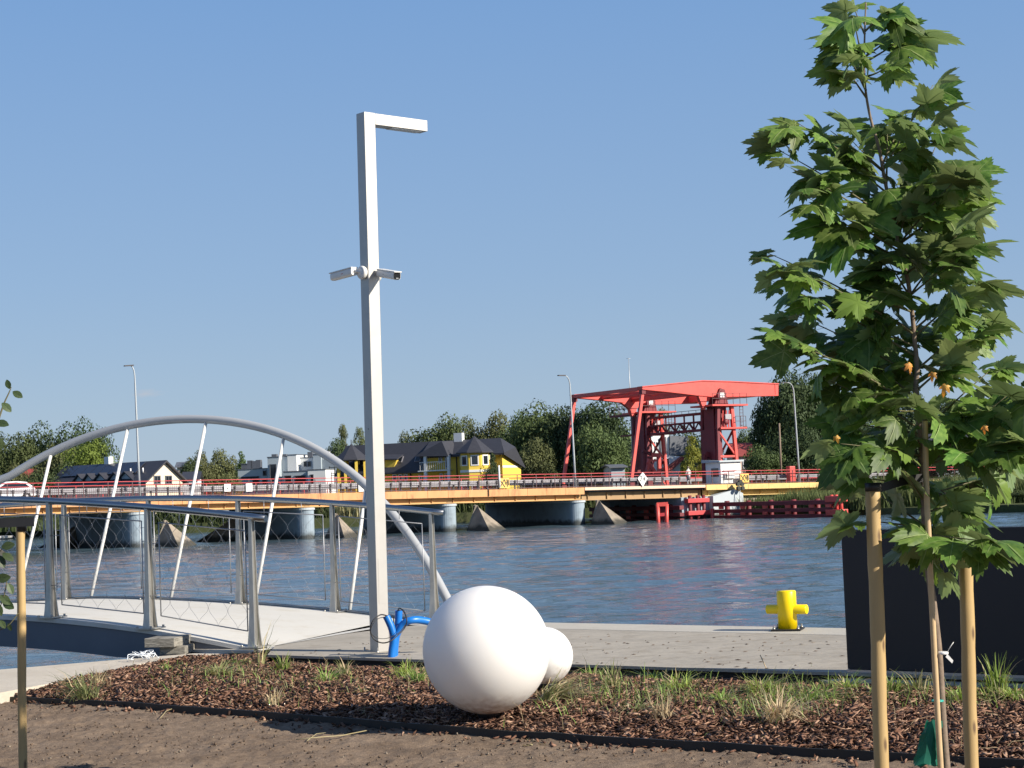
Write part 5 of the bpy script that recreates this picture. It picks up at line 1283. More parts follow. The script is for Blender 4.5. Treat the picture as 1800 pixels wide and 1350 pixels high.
# antenna
b = W(b4(560,975,CF)[0],CF+3,dz_(0)-.3); 
tp_ = pl(1105,630,b,v); b = V((tp_.x,tp_.y,b.z)); tp2 = b.lerp(tp_,.75)
an_t = thing('antenna_mast', 'thin antenna mast rising above the left part of the red bridge frame', 'antenna mast', b)
MB().tube([b, b.lerp(tp2,.5), tp2, tp_], [.09,.08,.05,.03], 8).build('mast', M['lamp_grey'], an_t); MB().tube([tp_-V((.25,0,0)), tp_+V((.2,0,0))], .02, 5).build('aerial', M['lamp_grey'], an_t)

# cabin
cb = thing('bridge_cabin', 'white bridge keeper cabin at the foot of the red tower', 'cabin', W(bp(1268,850,.5)[0],.5,dz_(AH)))
zc0 = dz_(AH)+.02; zc1 = bp(1285,812,.5)[1]; zr = bp(1285,808,.5)[1]
ca0 = bp(1268,850,.6)[0]; ca1 = bp(1303,850,.6)[0]
# left face recedes: depth from px 1248
MB().hexa([W(ca0,.6,zc0),W(ca1,.6,zc0),W(ca1,2.95,zc0),W(ca0,2.95,zc0),W(ca0,.6,zc1),W(ca1,.6,zc1),W(ca1,2.95,zc1),W(ca0,2.95,zc1)]).build('walls', M['board_white'], cb)
MB().hexa([W(ca0-.3,.35,zc1+.01),W(ca1+.25,.35,zc1+.01),W(ca1+.25,3.2,zc1+.01),W(ca0-.3,3.2,zc1+.01),W(ca0-.3,.35,zc1+.16),W(ca1+.25,.35,zc1+.2),W(ca1+.25,3.2,zc1+.2),W(ca0-.3,3.2,zc1+.3)]).build('roof', M['pier_light'], cb)
MB().box(W(ca0-.02,1.5,zc0+1.1), (.06,1.1,.8), u).build('window', M['glass_dark'], cb)
MB().box(W(ca0+.9,.47,zc0+.75), (1.1,.24,.5), u).build('air_unit', M['frame_white'], cb)
MB().box(W(ca0+.45,.34,zc0+.72), (.1,.03,.3), u).build('grille', M['ink'], cb)
MB().box(W(ca0+1.0,.5,zc0+1.25), (1.5,.2,.05), u).build('cable_tray', M['guard'], cb)
# concrete abutment pier on the right of the channel
ab = [bp(1254,872,-.3),bp(1294,860,-.3),bp(1307,867,-.3),bp(1307,884,-.3)]
aL = bp(1254,884,-.3)[0]; aR = bp(1307,884,-.3)[0]; aP = bp(1294,884,-.3)[0]
mb = MB(); mb.prism([W(aL,-.3,WZ-1),W(aR,-.3,WZ-1),W(aR,-.3,ab[2][1]),W(aP,-.3,ab[1][1]),W(aL,-.3,ab[0][1])], v*13); mb.build('abutment', M['pier_light'], rb)
mb = MB(); mb.prism([W(aL-3.1,.4,WZ-1),W(aL-.02,.4,WZ-1),W(aL-.02,.4,dz_(aL)-1.1),W(aL-3.2,.4,dz_(aL)-1.1)], v*12); mb.build('abutment', M['pier'], rb)
strip(MB(), AH, A2, .95, BW-.4, -1.0, -2.6).build('approach_fill', M['wedge'], rb)
# traffic light
tb_ = W(bp(1300,882,-.8)[0],-.8,bp(1300,884,-.8)[1]); tl_ = thing('signal_post', 'black river traffic signal on a thin post in front of the cabin', 'traffic signal', tb_)
tt = pl(1301,862,tb_,v); MB().tube([tb_,tt], .04, 8).build('post', M['lamp_grey'], tl_)
for dx, dy in ((-4,-11),(3,-11),(-3,-4),(4,-4),(0,-15)):
    c_ = pl(1301+dx,862+dy,tb_,v); h = MB().lathe(c_+v*.15, [(.17,0),(.17,.1),(.19,.3)], 14, axis=-v).build('lamp_housing', M['ink'], tl_); MB().lathe(c_-v*.0, [(.12,0),(0,.03)], 12, axis=-v).build('lens', M['lamp_lens'], h)

# signs
def board(name, label, px0, py0, px1, py1, c, m, kind, grp=None, post=None):
    a0_,z1 = bp(px0,py0,c); a1_,z0 = bp(px1,py1,c); t = thing(name, label, kind, W((a0_+a1_)/2,c,z0), grp)
    MB().hexa([W(a0_,c,z0),W(a1_,c,z0),W(a1_,c+.05,z0),W(a0_,c+.05,z0),W(a0_,c,z1),W(a1_,c,z1),W(a1_,c+.05,z1),W(a0_,c+.05,z1)]).build('panel', M[m], t, bevel=.02)
    return t, a0_, a1_, z0, z1
def strokes(t, segs, a0_, a1_, z0, z1, c, wd_=.09, m='ink', name='lettering'):
    mb = MB()
    for k, seg in enumerate(segs):
        for (x0,y0),(x1,y1) in zip(seg[:-1],seg[1:]):
            mb.bar(W(a0_+(a1_-a0_)*x0,c-.01-.002*k,z0+(z1-z0)*y0), W(a0_+(a1_-a0_)*x1,c-.01-.002*k,z0+(z1-z0)*y1), wd_, .012, u)
    mb.build(name, M[m], t)
XM = [[(.1,.15),(.5,.88)],[(.08,.85),(.55,.12)],[(.52,.88),(.66,.35)],[(.62,.5),(.84,.62)],[(.76,.88),(.78,.15)],[(.88,.85),(.9,.3)]]
for px0,py0,px1,py1,lab in ((877,841,896,858,'yellow board with black crossed strokes on the railing under the yellow house'),(1301,833,1317,848,'yellow board with black crossed strokes right of the cabin')):
    t,a0_,a1_,z0,z1 = board('yellow_sign', lab, px0,py0,px1,py1,-.06,'board_yellow','sign','yellow boards on the bridge railing'); strokes(t, XM, a0_,a1_,z0,z1,-.06,.075)
# diamond sign 2.4
cD = -.12; pts = [bp(1130,856,cD),bp(1138.3,841,cD),bp(1130,830,cD),bp(1121,841,cD)]
dt = thing('diamond_sign', 'white diamond board reading 2.4 hung on the lifting span railing', 'sign', W(pts[0][0],cD,pts[0][1]))
MB().prism([W(a,cD,z) for a,z in pts], v*.05).build('panel', M['board_white'], dt)
a0_, a1_ = bp(1125,845,cD)[0], bp(1135,845,cD)[0]; z0, z1 = bp(1130,846,cD)[1], bp(1130,836.5,cD)[1]
strokes(dt, [[(.0,.85),(.12,1),(.32,.95),(.38,.75),(.05,.05),(.42,.05)],[(.5,.05),(.56,.05)],[(.8,.85),(.62,.35),(.95,.35)],[(.86,.6),(.86,.0)]], a0_,a1_,z0,z1,cD,.07,'ink','number')
for px0,py0,px1,py1,lab in ((394,851,406,864,'small white square board on the railing, left one of the pair'),(432,850,444,864,'small white square board on the railing, right one of the pair'),(630,851,646,864,'white board on the railing directly left of the lamp post')):
    t,a0_,a1_,z0,z1 = board('white_sign', lab, px0,py0,px1,py1,-.05,'board_white','sign','white boards on the bridge railing')
    if px0 == 394: strokes(t, [[(.4,.55),(.6,.35)]], a0_,a1_,z0,z1,-.05,.06)
# thin poles
def pole(name, label, px, y0, y1, Y, r, m, kind='pole'):
    b = at(px,y0,Y); t = at(px-abs(y1-y0)*.04,y1,Y); o = MB().tube([b,t], [r,r*.8], 8).build(name, M[m]); tag(o, label, kind)
pole('utility_pole', 'brown wooden utility pole right of the red roofed house', 1374, 850, 744, 195, .12, 'bark')
pole('white_marker_post', 'short white post standing beside the yellow crossed board', 878.5, 858, 818, 156, .09, 'board_white', 'post')
cc0 = bp(1388,847,3)[0]
o = MB().box(W(bp(1391,845,1.)[0],1.,bp(1391,833,1.)[1]), (.75,.6,1.5), u).build('red_cabinet', M['red'], bevel=.05); tag(o, 'red upright cabinet on the bridge right of the utility pole', 'cabinet')

# cars and person on the bridge
def car(label, aa, c, m, flip=1):
    z = dz_(aa)-.0; t = thing('parked_car' if 0 else 'car', label, 'car', W(aa,c,z), 'cars driving over the bridge')
    def X(x, y, zz): return W(aa+x*flip, c+y, z+zz)
    prof = [(-2.0,.3),(-2.05,.75),(-1.9,1.0),(-1.35,1.42),(-.6,1.5),(.25,1.47),(1.0,1.05),(1.7,.88),(2.02,.68),(2.05,.3)]
    mb = MB(); n = len(prof); vs = []
    for yy, k in ((-.82,1),(-.86,1),(.86,1),(.82,1)):
        for x, zz in prof:
            ins = .0 if zz < 1.05 else .14
            e = .03 if abs(yy) < .84 else 0
            vs.append(X(x*(1-e*.3), math.copysign(abs(yy)-ins-(0 if e else 0), yy) , zz))
    fs = []
    for r in (1,):
        for i in range(n): fs.append((r*n+i, r*n+(i+1)%n, (r+1)*n+(i+1)%n, (r+1)*n+i))
    fs += [tuple(range(2*n-1,n-1,-1)), tuple(range(2*n,3*n))]
    mb.add(vs, fs); mb.build('body', M[m], t, bevel=.06)
    for sgn in (-1,1):
        mb = MB(); pr = [(-1.55,1.02),(-1.2,1.34),(-.55,1.4),(.2,1.37),(.8,1.03)]
        mb.prism([X(x, sgn*(.87 if zz < 1.1 else .735), zz) for x,zz in pr], v*(.01*sgn)); mb.build('side_window', M['glass_dark'], t)
        for x in (-1.3,1.3):
            wh = MB().lathe(X(x,sgn*.74,.31), [(.31,0),(.32,.02),(.32,.16),(.29,.18),(.19,.18)], 20, axis=v*sgn).build('tyre', M['tyre'], t); MB().lathe(X(x,sgn*.92,.31), [(.19,-.01),(.05,.01),(0,.01)], 12, axis=v*sgn).build('rim', M['guard'], wh)
    MB().box(X(-2.0,-.6,.85), (.1,.25,.18), u).build('tail_light', M['lamp_red'], t)
    return t
car('white hatchback on the road bridge at the left edge', bp(57,860,4.5)[0]-2.0, 4.5, 'car_white', -1)
car('silver car on the bridge approach half hidden by the sapling leaves', bp(1497,832,5)[0], 5., 'car_silver', 1)
def person(label, px, c, shirt, trousers):
    aa = bp(px,850,c)[0]; b = W(aa,c,dz_(aa)); t = thing('person', label, 'person', b)
    me = bpy.data.meshes.new('body'); J = [(0,0,.95),(0,0,1.15),(0,0,1.42),(0,0,1.52),(0,0,1.66),(-.19,0,1.4),(-.26,.05,1.12),(-.2,.2,.95),(.19,0,1.4),(.27,.0,1.12),(.24,.15,.92),(-.1,0,.9),(-.11,.08,.5),(-.13,-.02,.07),(-.13,.14,.04),(.1,0,.9),(.12,-.05,.5),(.15,-.12,.08),(.15,.05,.04)]
    E = [(0,1),(1,2),(2,3),(3,4),(2,5),(5,6),(6,7),(2,8),(8,9),(9,10),(0,11),(11,12),(12,13),(13,14),(0,15),(15,16),(16,17),(17,18)]
    R_ = [.15,.14,.15,.06,.105,.07,.05,.04,.07,.05,.04,.1,.07,.045,.04,.1,.07,.045,.04]
    me.from_pydata([tuple(u*x+v*y+Z*z) for x,y,z in J], E, []); me.materials.append(shirt)
    o = mk('body', me, t); sk = o.modifiers.new('skin','SKIN'); 
    for i, r in enumerate(R_): me.skin_vertices[0].data[i].radius = (r,r)
    me.skin_vertices[0].data[0].use_root = True
    o.modifiers.new('sub','SUBSURF').render_levels = 1
    MB().lathe(b+Z*.5, [(.17,0),(.19,.35),(.17,.5)], 12).build('shorts', trousers, t)
    MB().lathe(b+Z*1.68, [(.11,-.02),(.12,.04),(.08,.1),(0,.12)], 12).build('hair', M['bark'], t)
person('person in a light grey top walking over the lifting span', 1211, 2.2, mat('grey_shirt',(.5,.5,.48),.8), M['guard'])

# ================================================================= FENDERS
def FW(px, py, c): return pl(px,py,B0+v*c,v)
aF = bp(1250,905,0)[0]; 
def fender(name, label, a, cs, zs, posts, caps=True, m='dark_red'):
    t = thing(name, label, 'fender', W(a,cs[0],WZ), 'red timber fenders guiding boats')
    for zt, th_ in zs: 
        mb = MB(); c_ = cs[0]; st = (cs[1]-cs[0])/4
        for k in range(4):
            MB().hexa([W(a-.25,c_+st*k+.02,zt-th_),W(a+.25,c_+st*k+.02,zt-th_),W(a+.25,c_+st*(k+1)-.02,zt-th_),W(a-.25,c_+st*(k+1)-.02,zt-th_),W(a-.25,c_+st*k+.02,zt),W(a+.25,c_+st*k+.02,zt),W(a+.25,c_+st*(k+1)-.02,zt),W(a-.25,c_+st*(k+1)-.02,zt)]).build('fender_beam', M[m], t, bevel=.03)
    for c in posts:
        MB().tube([W(a+.4,c,WZ-1), W(a+.4,c,zs[0][0]+.12)], .24, 12).build('pile', M['dark_red'], t)
        for zt, th_ in zs[1:]: MB().box(W(a-.3,c,zt+.16), (.14,.62,.26), u).build('steel_cleat', M['red'], t)
    return t
z1 = FW(1480,872,-17).z
zsR = [(FW(1300,882,-3).z, .38),(FW(1300,894.5,-3).z,.34),(FW(1300,905,-3).z,.34)]
fr1 = fender('channel_fender', 'long dark red horizontal beam fender right of the pale abutment', aF, (-.6,-17.5), zsR, [-2.,-5.2,-8.4,-11.6,-14.8,-17.])
fr2 = fender('channel_fender', 'dark red beam fender running under the lifting span', aF-3.6, (15,-.3), [(z-.15,t_) for z,t_ in zsR], [14,11,8,5,2])
for a_ in (aF,):
    mb = MB()
    for z in (z1, z1-1.15):
        MB().box(W(a_+.1,-17.6,z-.2), (.9,1.9,.5), u).build('end_plate', M['red'], fr1, bevel=.03)
    for dc in (-.5,.1,.7): MB().tube([W(a_+.2,-17.6+dc,z1-1.5), W(a_+.2,-17.6+dc,z1+.15)], .16, 10).build('pile', M['red'], fr1)
    MB().tube([W(a_-.2,-.5,WZ-1), W(a_-.2,-.5,FW(1252,894,-.5).z)], .2, 12).build('pile', M['red'], fr2)
    za = FW(1225,876,-.3).z
    for z in (za, za-1.15): MB().hexa([W(a_-2.9,-.4,z-.4),W(a_-.4,-.4,z-.4),W(a_-.4,.2,z-.4),W(a_-2.9,.2,z-.4),W(a_-2.9,-.4,z),W(a_-.4,-.4,z),W(a_-.4,.2,z),W(a_-2.9,.2,z)]).build('end_plate', M['rail_red'], fr2, bevel=.03)
    for da in (-2.4,-1.5,-.8): MB().tube([W(a_+da,.0,WZ-1), W(a_+da,.0,za+.3)], .17, 10).build('pile', M['dark_red'], fr2)
Yd = 160.; dl = thing('dolphin', 'bright red mooring dolphin of two piles standing in the water under the lifting span', 'dolphin', at(1165,919,Yd))
for px in (1157,1171):
    b = at(px,921,Yd); b.z = WZ-1; t_ = at(px-1 if px < 1160 else px+1,886,Yd); MB().tube([b,t_], .17, 12).build('pile', M['red'], dl)
MB().bar(at(1154,887,Yd), at(1174,886,Yd), .3,.35).build('cap_beam', M['red'], dl)
MB().bar(at(1158,905,Yd-.02), at(1171,904,Yd-.02), .14,.3).build('cross_tie', M['rail_red'], dl)
for px in (1161,1166): MB().bar(at(px,888,Yd+.3), at(px,919,Yd+.3), .16).build('rubbing_strip', M['dark_red'], dl)

# ================================================================= FAR BANKS
def bank(pts, z, name, m='far_ground'):
    mb = MB(); mb.prism([(p[0],p[1],WZ-.6) for p in pts], Z*(z-WZ+.6)); return mb.build(name, M[m], kind='structure')
bank([(-900,225),(-60,221),(-49,219),(-44,201),(10,198),(34,186),(900,185),(900,1500),(-900,1500)], -.7, 'far_bank')
MB().prism([(-1200,300,-1.2),(1400,260,-1.2),(1400,1500,-1.2),(-1200,1500,-1.2)], Z*1.2).build('far_land', M['far_ground'], kind='structure')
r0 = on(1300,903,WZ); 
bank([(W(aR+.4,-.2,0).x,W(aR+.4,-.2,0).y),(W(aR+.2,-12,0).x,W(aR+.2,-12,0).y),(33.5,153),(44,141),(130,128),(130,186),(30,186)], -1.2, 'right_bank')
# reeds: many blades on the right bank and the left far shore
def reeds(name, label, region, n, h0, h1, m, zb=-1.3):
    x0,x1,y0,y1,f = region; vs = np.zeros((n*4,3)); fs = np.zeros((n*2,3),int)
    k = 0
    P_ = []
    while len(P_) < n:
        x = random.uniform(x0,x1); y = random.uniform(y0,y1)
        if f(x,y): P_.append((x,y))
    P_ = np.array(P_); h = rng.uniform(h0,h1,n)*(.8+.35*np.array([fnoise(x,y,.25,3) for x,y in P_])); h = h*np.where(m is M['reed'], np.interp(P_[:,0], [18,24,34,40], [.8,1.0,1.45,1.6]), 1.) if name == 'bank_reeds' else h; a = rng.uniform(0,PI,n); w_ = rng.uniform(.02,.06,n); lx = rng.normal(0,.25,n); ly = rng.normal(0,.25,n)
    dx = np.cos(a)*w_; dy = np.sin(a)*w_; z0 = np.full(n,zb)
    q = np.stack([np.stack([P_[:,0]-dx,P_[:,1]-dy,z0],1),np.stack([P_[:,0]+dx,P_[:,1]+dy,z0],1),np.stack([P_[:,0]+lx*.5+dx*.9,P_[:,1]+ly*.5+dy*.9,z0+h*.6],1),np.stack([P_[:,0]+lx,P_[:,1]+ly,z0+h],1)],1)
    b = np.arange(n)*4; F_ = np.concatenate([np.stack([b,b+1,b+2],1),np.stack([b,b+2,b+3],1)])
    o = mk(name, npmesh(name, q.reshape(-1,3), F_, m)); tag(o, label, 'reeds', kind='stuff')
def inR(x,y):
    p = V((x,y,0))-B0; a = p.dot(u); c = p.dot(v)
    return a > aR-.5 and c < -.6 and c > -17-(a-aR)*.9 and y > 141+ (44-x)*.9*(x < 44)
reeds('bank_reeds', 'dense green reeds on the right bank below the bridge approach', (14,62,140,185,inR), 60000, 1.3, 2.1, M['reed'])
reeds('far_shore_reeds', 'dark reeds along the far shore seen under the bridge at the left', (-90,22,200,226,lambda x,y: y < (224 if x < -46 else 204)), 16000, 1.0, 2.4, M['reed'], -.9)
reeds('dry_shore_reeds', 'pale dry reeds on the shore seen under the bridge by the lamp post', (-22,-8,200,203,lambda x,y: fnoise(x,y,.3,8) > -.1), 2600, 1.4, 2.6, M['reed_dry'], -1.)

# ================================================================= HOUSES
def vwall(mb, p, q, z0, z1, th_, n_out):   # wall slab between plan points
    n_ = V(n_out)*th_; return mb.hexa([V((p.x,p.y,z0)),V((q.x,q.y,z0)),V((q.x,q.y,z0))-n_,V((p.x,p.y,z0))-n_,V((p.x,p.y,z1)),V((q.x,q.y,z1)),V((q.x,q.y,z1))-n_,V((p.x,p.y,z1))-n_])
def window_px(parent, p0, n_, px0, py0, px1, py1, frame='frame_white', glass='glass_dark', mull=1, fw=.1, sill=True):
    """window between pixel corners on the plane p0,n (n towards the viewer)"""
    A = pl(px0,py0,p0,n_); Bq = pl(px1,py1,p0,n_); x = V((-n_.y,n_.x,0)); 
    if (Bq-A).dot(x) < 0: x = -x
    w_ = (Bq-A).dot(x); z0 = Bq.z; z1 = A.z; c = A+x*w_/2; c.z = (z0+z1)/2
    mb = MB(); o = n_*.03
    mb.box(c+o+Z*((z1-z0)/2-fw/2), (w_,.12,fw), x, n_); mb.box(c+o-Z*((z1-z0)/2-fw/2), (w_,.12,fw), x, n_)
    for s_ in (-1,1): mb.box(c+o+x*s_*(w_/2-fw/2), (fw,.118,z1-z0-2*fw), x, n_)
    for k in range(mull): mb.box(c+o+x*(w_*((k+1)/(mull+1)-.5)), (fw*.6,.1,z1-z0-2*fw), x, n_)
    fr = mb.build('window', M[frame], parent)
    MB().box(c+n_*.01, (w_-2*fw,.04,z1-z0-2*fw), x, n_).build('pane', M[glass], fr)
    return fr
def roofslab(mb, a, b, c, d, th_=.14):
    return mb.hexa([a-Z*th_,b-Z*th_,c-Z*th_,d-Z*th_,a,b,c,d])
# --- cream house A
gY = 205.; gd = V((.6,.8,0)); gn = V((.8,-.6,0)); rd = V((-.8,.6,0))
G0 = at(288,809,gY); g0 = V((G0.x,G0.y,0))
def gp(px,py): return pl(px,py,g0,gn)
ap0 = gp(288,809); eL = gp(251,848); eR = gp(326,845); zE = (eL.z+eR.z)/2; hwL = (eL-ap0).dot(gd); hwR = (eR-ap0).dot(gd); LA = 17.
cr_ = thing('cream_house', 'cream gabled house with black roof and dormers behind the footbridge arch', 'house', g0)
hL, hR = hwL*.86, hwR*.86; zL = ap0.z-(ap0.z-zE)*.86
mb = MB(); pts = [g0+gd*hL+Z*-.7, g0+gd*hR+Z*-.7, g0+gd*hR+Z*(zL-.1), V((ap0.x,ap0.y,ap0.z-.12)), g0+gd*hL+Z*(zL-.1)]
mb.prism(pts, rd*LA); mb.build('walls', M['cream_wall'], cr_)
for h_ in (hwL*1.02, hwR*1.02):
    mb = MB(); e_ = g0+gd*h_+Z*(ap0.z-(ap0.z-zE)*1.02); top = V((ap0.x,ap0.y,ap0.z))
    f0 = gn*.5
    roofslab(mb, e_+f0, top+f0, top+rd*(LA+.4), e_+rd*(LA+.4), .22); rf_ = mb.build('roof', M['roof_dark'], cr_)
    if h_ < 0: roofL = rf_
for a_ in ((270,836,282,851),(290,836,302,851)): window_px(cr_, g0+gn*.02, gn, *a_, frame='roof_grey', mull=1)
for i, (px, w_) in enumerate(((140,1.5),(157,1.5),(178,1.7),(203,1.7),(222,1.9))):
    # dormers on the left slope: perpendicular to ridge, facing camera-left
    dn = -gd; base = pl(px,846,g0+gd*hwL*.8,dn)
    s_ = rd; z0 = zE-.5; zt = zE+1.35
    p = base-dn*0; mb = MB(); a_ = V((p.x,p.y,z0)); mb.prism([a_-s_*w_*.62,a_+s_*w_*.62,a_+s_*w_*.62+Z*.9,V((p.x,p.y,zt-.12)),a_-s_*w_*.62+Z*.9], -dn*2.6); dm = mb.build('dormer', M['grey_wall'], cr_)
    for k in (-1,1):
        mb = MB(); e_ = a_+s_*k*w_*1.0+Z*.55+dn*.35; t_ = V((p.x,p.y,zt))+dn*.35; roofslab(mb, e_, t_, t_-dn*3.6, e_-dn*3.6, .12); mb.build('dormer_roof', M['roof_dark'], dm)
    MB().box(V((p.x,p.y,z0+.5))+dn*.03, (w_*.7,.06,.8), s_, dn).build('pane', M['glass_dark'], dm)
# solar panels on the left slope
sl0 = V((ap0.x,ap0.y,ap0.z)); sv = (g0+gd*hwL+Z*zE-sl0); sv.normalize(); sn = rd.cross(sv).normalized(); sn = sn if sn.z > 0 else -sn
for k in range(8):
    c = sl0+rd*(3.5+k*1.65)+sv*1.3+sn*.12; MB().box(c, (1.55,2.0,.05), rd, sv, sn).build('solar_panel', M['solar'], cr_)
for k in (0,1,2):
    c = sl0+rd*(1.6+k*2.1)+sv*2.2; MB().tube([c, c+Z*.55], .09, 8).build('vent_pipe', M['frame_white'], cr_)
MB().box(sl0+rd*9.5+Z*.35, (.8,.7,.9), rd).build('chimney', M['white_wall'], cr_)

# --- yellow house B
fd = V((.92,-.39,0)).normalized(); fn = V((-.39,-.92,0)).normalized(); ed = V((.39,.92,0)).normalized(); en = V((.92,-.39,0)).normalized()
Q = at(883,820,212.); q0 = V((Q.x,Q.y,0))
yh = thing('yellow_house', 'long yellow house with black roof and pointed corner turrets behind the bridge', 'house', q0)
def fp(px,py,o=0.): return pl(px,py,q0+fn*o,fn)
def sx(px,o=0.): return (fp(px,830,o)-q0).dot(fd)
def QP(s, o, z): return q0+fd*s+fn*o+Z*z       # o: outwards towards the viewer
zb = -.7; w1 = (pl(915,816,q0,en)-q0).dot(ed); DB_ = w1-.4
zEv2 = fp(883,794).z; zEv1 = fp(690,829).z; zRg = fp(871,769).z
def ppx(px,py,o=0.): p = fp(px,py,o); return (p-q0).dot(fd), p.z
DB = w1-.4
sLend = sx(597); s2 = sx(800); sBal0 = sx(748); 
# main wall (two storeys at right, one at left)
MB().hexa([QP(sBal0,0,zb),QP(0,0,zb),QP(0,-DB,zb),QP(sBal0,-DB,zb),QP(sBal0,0,zEv2),QP(0,0,zEv2),QP(0,-DB,zEv2-1.2),QP(sBal0,-DB,zEv2-1.2)]).build('walls', M['yellow_wall'], yh)
MB().hexa([QP(sLend,0,zb),QP(sBal0-.02,0,zb),QP(sBal0-.02,-DB,zb),QP(sLend,-DB,zb),QP(sLend,0,zEv1-.1),QP(sBal0-.02,0,zEv1-.1),QP(sBal0-.02,-DB,zEv1-.1),QP(sLend,-DB,zEv1-.1)]).build('walls', M['yellow_wall'], yh)
# gable end polygon
def ep(px,py): return pl(px,py,q0,en)
g1_ = ep(915,816); w1 = (g1_-q0).dot(ed); zr1 = g1_.z
gz = ep(886,789).z
zt_g = ep(898,793).z; w_m = (ep(898,793)-q0).dot(ed)
mb = MB(); mb.prism([q0+Z*zb, q0+ed*w1+Z*zb, q0+ed*w1+Z*zr1, q0+ed*w_m+Z*zt_g, q0+Z*ep(883,792).z], -en*1.2); mb.v = [(x+en.x*.02,y+en.y*.02,z) for x,y,z in mb.v]; mb.build('gable_wall', M['yellow_wall'], yh)
MB().hexa([q0+en*.05+Z*(ep(890,820).z-.12), q0+ed*w1+en*.05+Z*(ep(890,820).z-.12), q0+ed*w1+en*.0+Z*(ep(890,820).z-.12), q0+Z*(ep(890,820).z-.12), q0+en*.05+Z*(ep(890,820).z+.12), q0+ed*w1+en*.05+Z*(ep(890,820).z+.12), q0+ed*w1+Z*(ep(890,820).z+.12), q0+Z*(ep(890,820).z+.12)]).build('string_course', M['frame_white'], yh)
# roof: front slope right part, front slope left part, rear slope
rg = -w1*.45
def rq(s,o,z): return QP(s,o,z)
mb = MB(); roofslab(mb, rq(sBal0-.5,.5,zEv2-.15), rq(.45,.5,zEv2-.15), rq(-1.2,rg,zRg), rq(sBal0-.5,rg,zRg), .2); mb.build('roof', M['roof_dark'], yh)
mb = MB(); mb.hexa([rq(sLend-.4,.55,zEv1-.3),rq(sBal0-.1,.55,zEv1-.3),rq(sBal0-.1,rg,zRg-.2),rq(sLend-.4,rg,zRg-.2),rq(sLend-.4,.55,zEv1-.1),rq(sBal0-.1,.55,zEv1-.1),rq(sBal0-.1,rg,zRg-.0),rq(sLend-.4,rg,zRg-.0)]); mb.build('roof', M['roof_dark'], yh)
mb = MB(); roofslab(mb, rq(sLend-.4,rg,zRg-.01), rq(-1.5,rg,zRg-.01), rq(-1.5,-w1-.6,zr1-.1), rq(sLend-.4,-w1-.6,zr1-.1), .2); mb.build('roof', M['roof_dark'], yh)
hA = rq(-1.2,rg,zRg+.02); hD = rq(.5,.5,zEv2-.14); hB = ep(900,786)+en*.45; hC = ep(917,820)+en*.45; hE = rq(-1.5,-w1-1.5,zr1-.3)
dn2 = Z*-.2
mb = MB(); mb.add([hA,hD,hB,hC,hE,hD+dn2,hB+dn2,hC+dn2], [(0,1,2),(0,2,3,4),(1,5,6,2),(2,6,7,3),(5,1,0),(7,6,5)]); mb.build('roof', M['roof_dark'], yh)
# gable front over balcony
sb0, sb1 = sx(744), sx(796); zg = ppx(780,776)[1]
mb = MB(); m_ = sx(778,1.2); mb.add([rq(sb0-.4,1.6,zEv2-.1),rq(sb1+.2,1.6,zEv2-.25),rq(m_,1.1,zg),rq(m_,rg+.5,zg+.1),rq(sb0-.4,-1,zEv2+.2),rq(sb1+.2,-1,zEv2+.2)], [(0,1,2),(0,2,3,4),(1,5,3,2),(0,4,5,1)]); mb.build('balcony_roof', M['roof_dark'], yh)
for px in (748.5,789.5): MB().bar(rq(sx(px,1.3),1.3,zb), rq(sx(px,1.3),1.3,zEv2-.15), .34,.34,fd).build('column', M['frame_white'], yh)
zbal = ppx(770,826,1.3)[1]
MB().hexa([rq(sb0,.02,zbal-.14),rq(sb1,.02,zbal-.14),rq(sb1,1.5,zbal-.14),rq(sb0,1.5,zbal-.14),rq(sb0,.02,zbal),rq(sb1,.02,zbal),rq(sb1,1.5,zbal),rq(sb0,1.5,zbal)]).build('balcony', M['frame_white'], yh)
mb = MB(); 
for k in range(14): s_ = sb0+.3+(sb1-sb0-.6)*k/13; mb.bar(rq(s_,1.42,zbal), rq(s_,1.42,zbal+.95), .035)
mb.bar(rq(sb0+.2,1.42,zbal+.97), rq(sb1-.2,1.42,zbal+.97), .06); mb.build('balcony_railing', M['frame_white'], yh)
for a_ in ((771,798,778,814),(782,798,788,823),(815,795,822,811)): window_px(yh, q0+fn*.02, fn, *a_, mull=0)
for a_ in ((690,834,698,846),(700,834,708,846),(710,833,717,846),(736,835,742,846),(744,835,748,846),(773,832,779,846),(782,832,788,846)): window_px(yh, q0+fn*.02, fn, *a_, mull=0)
window_px(yh, q0+fn*.02, fn, 863,794,868,806, mull=0)
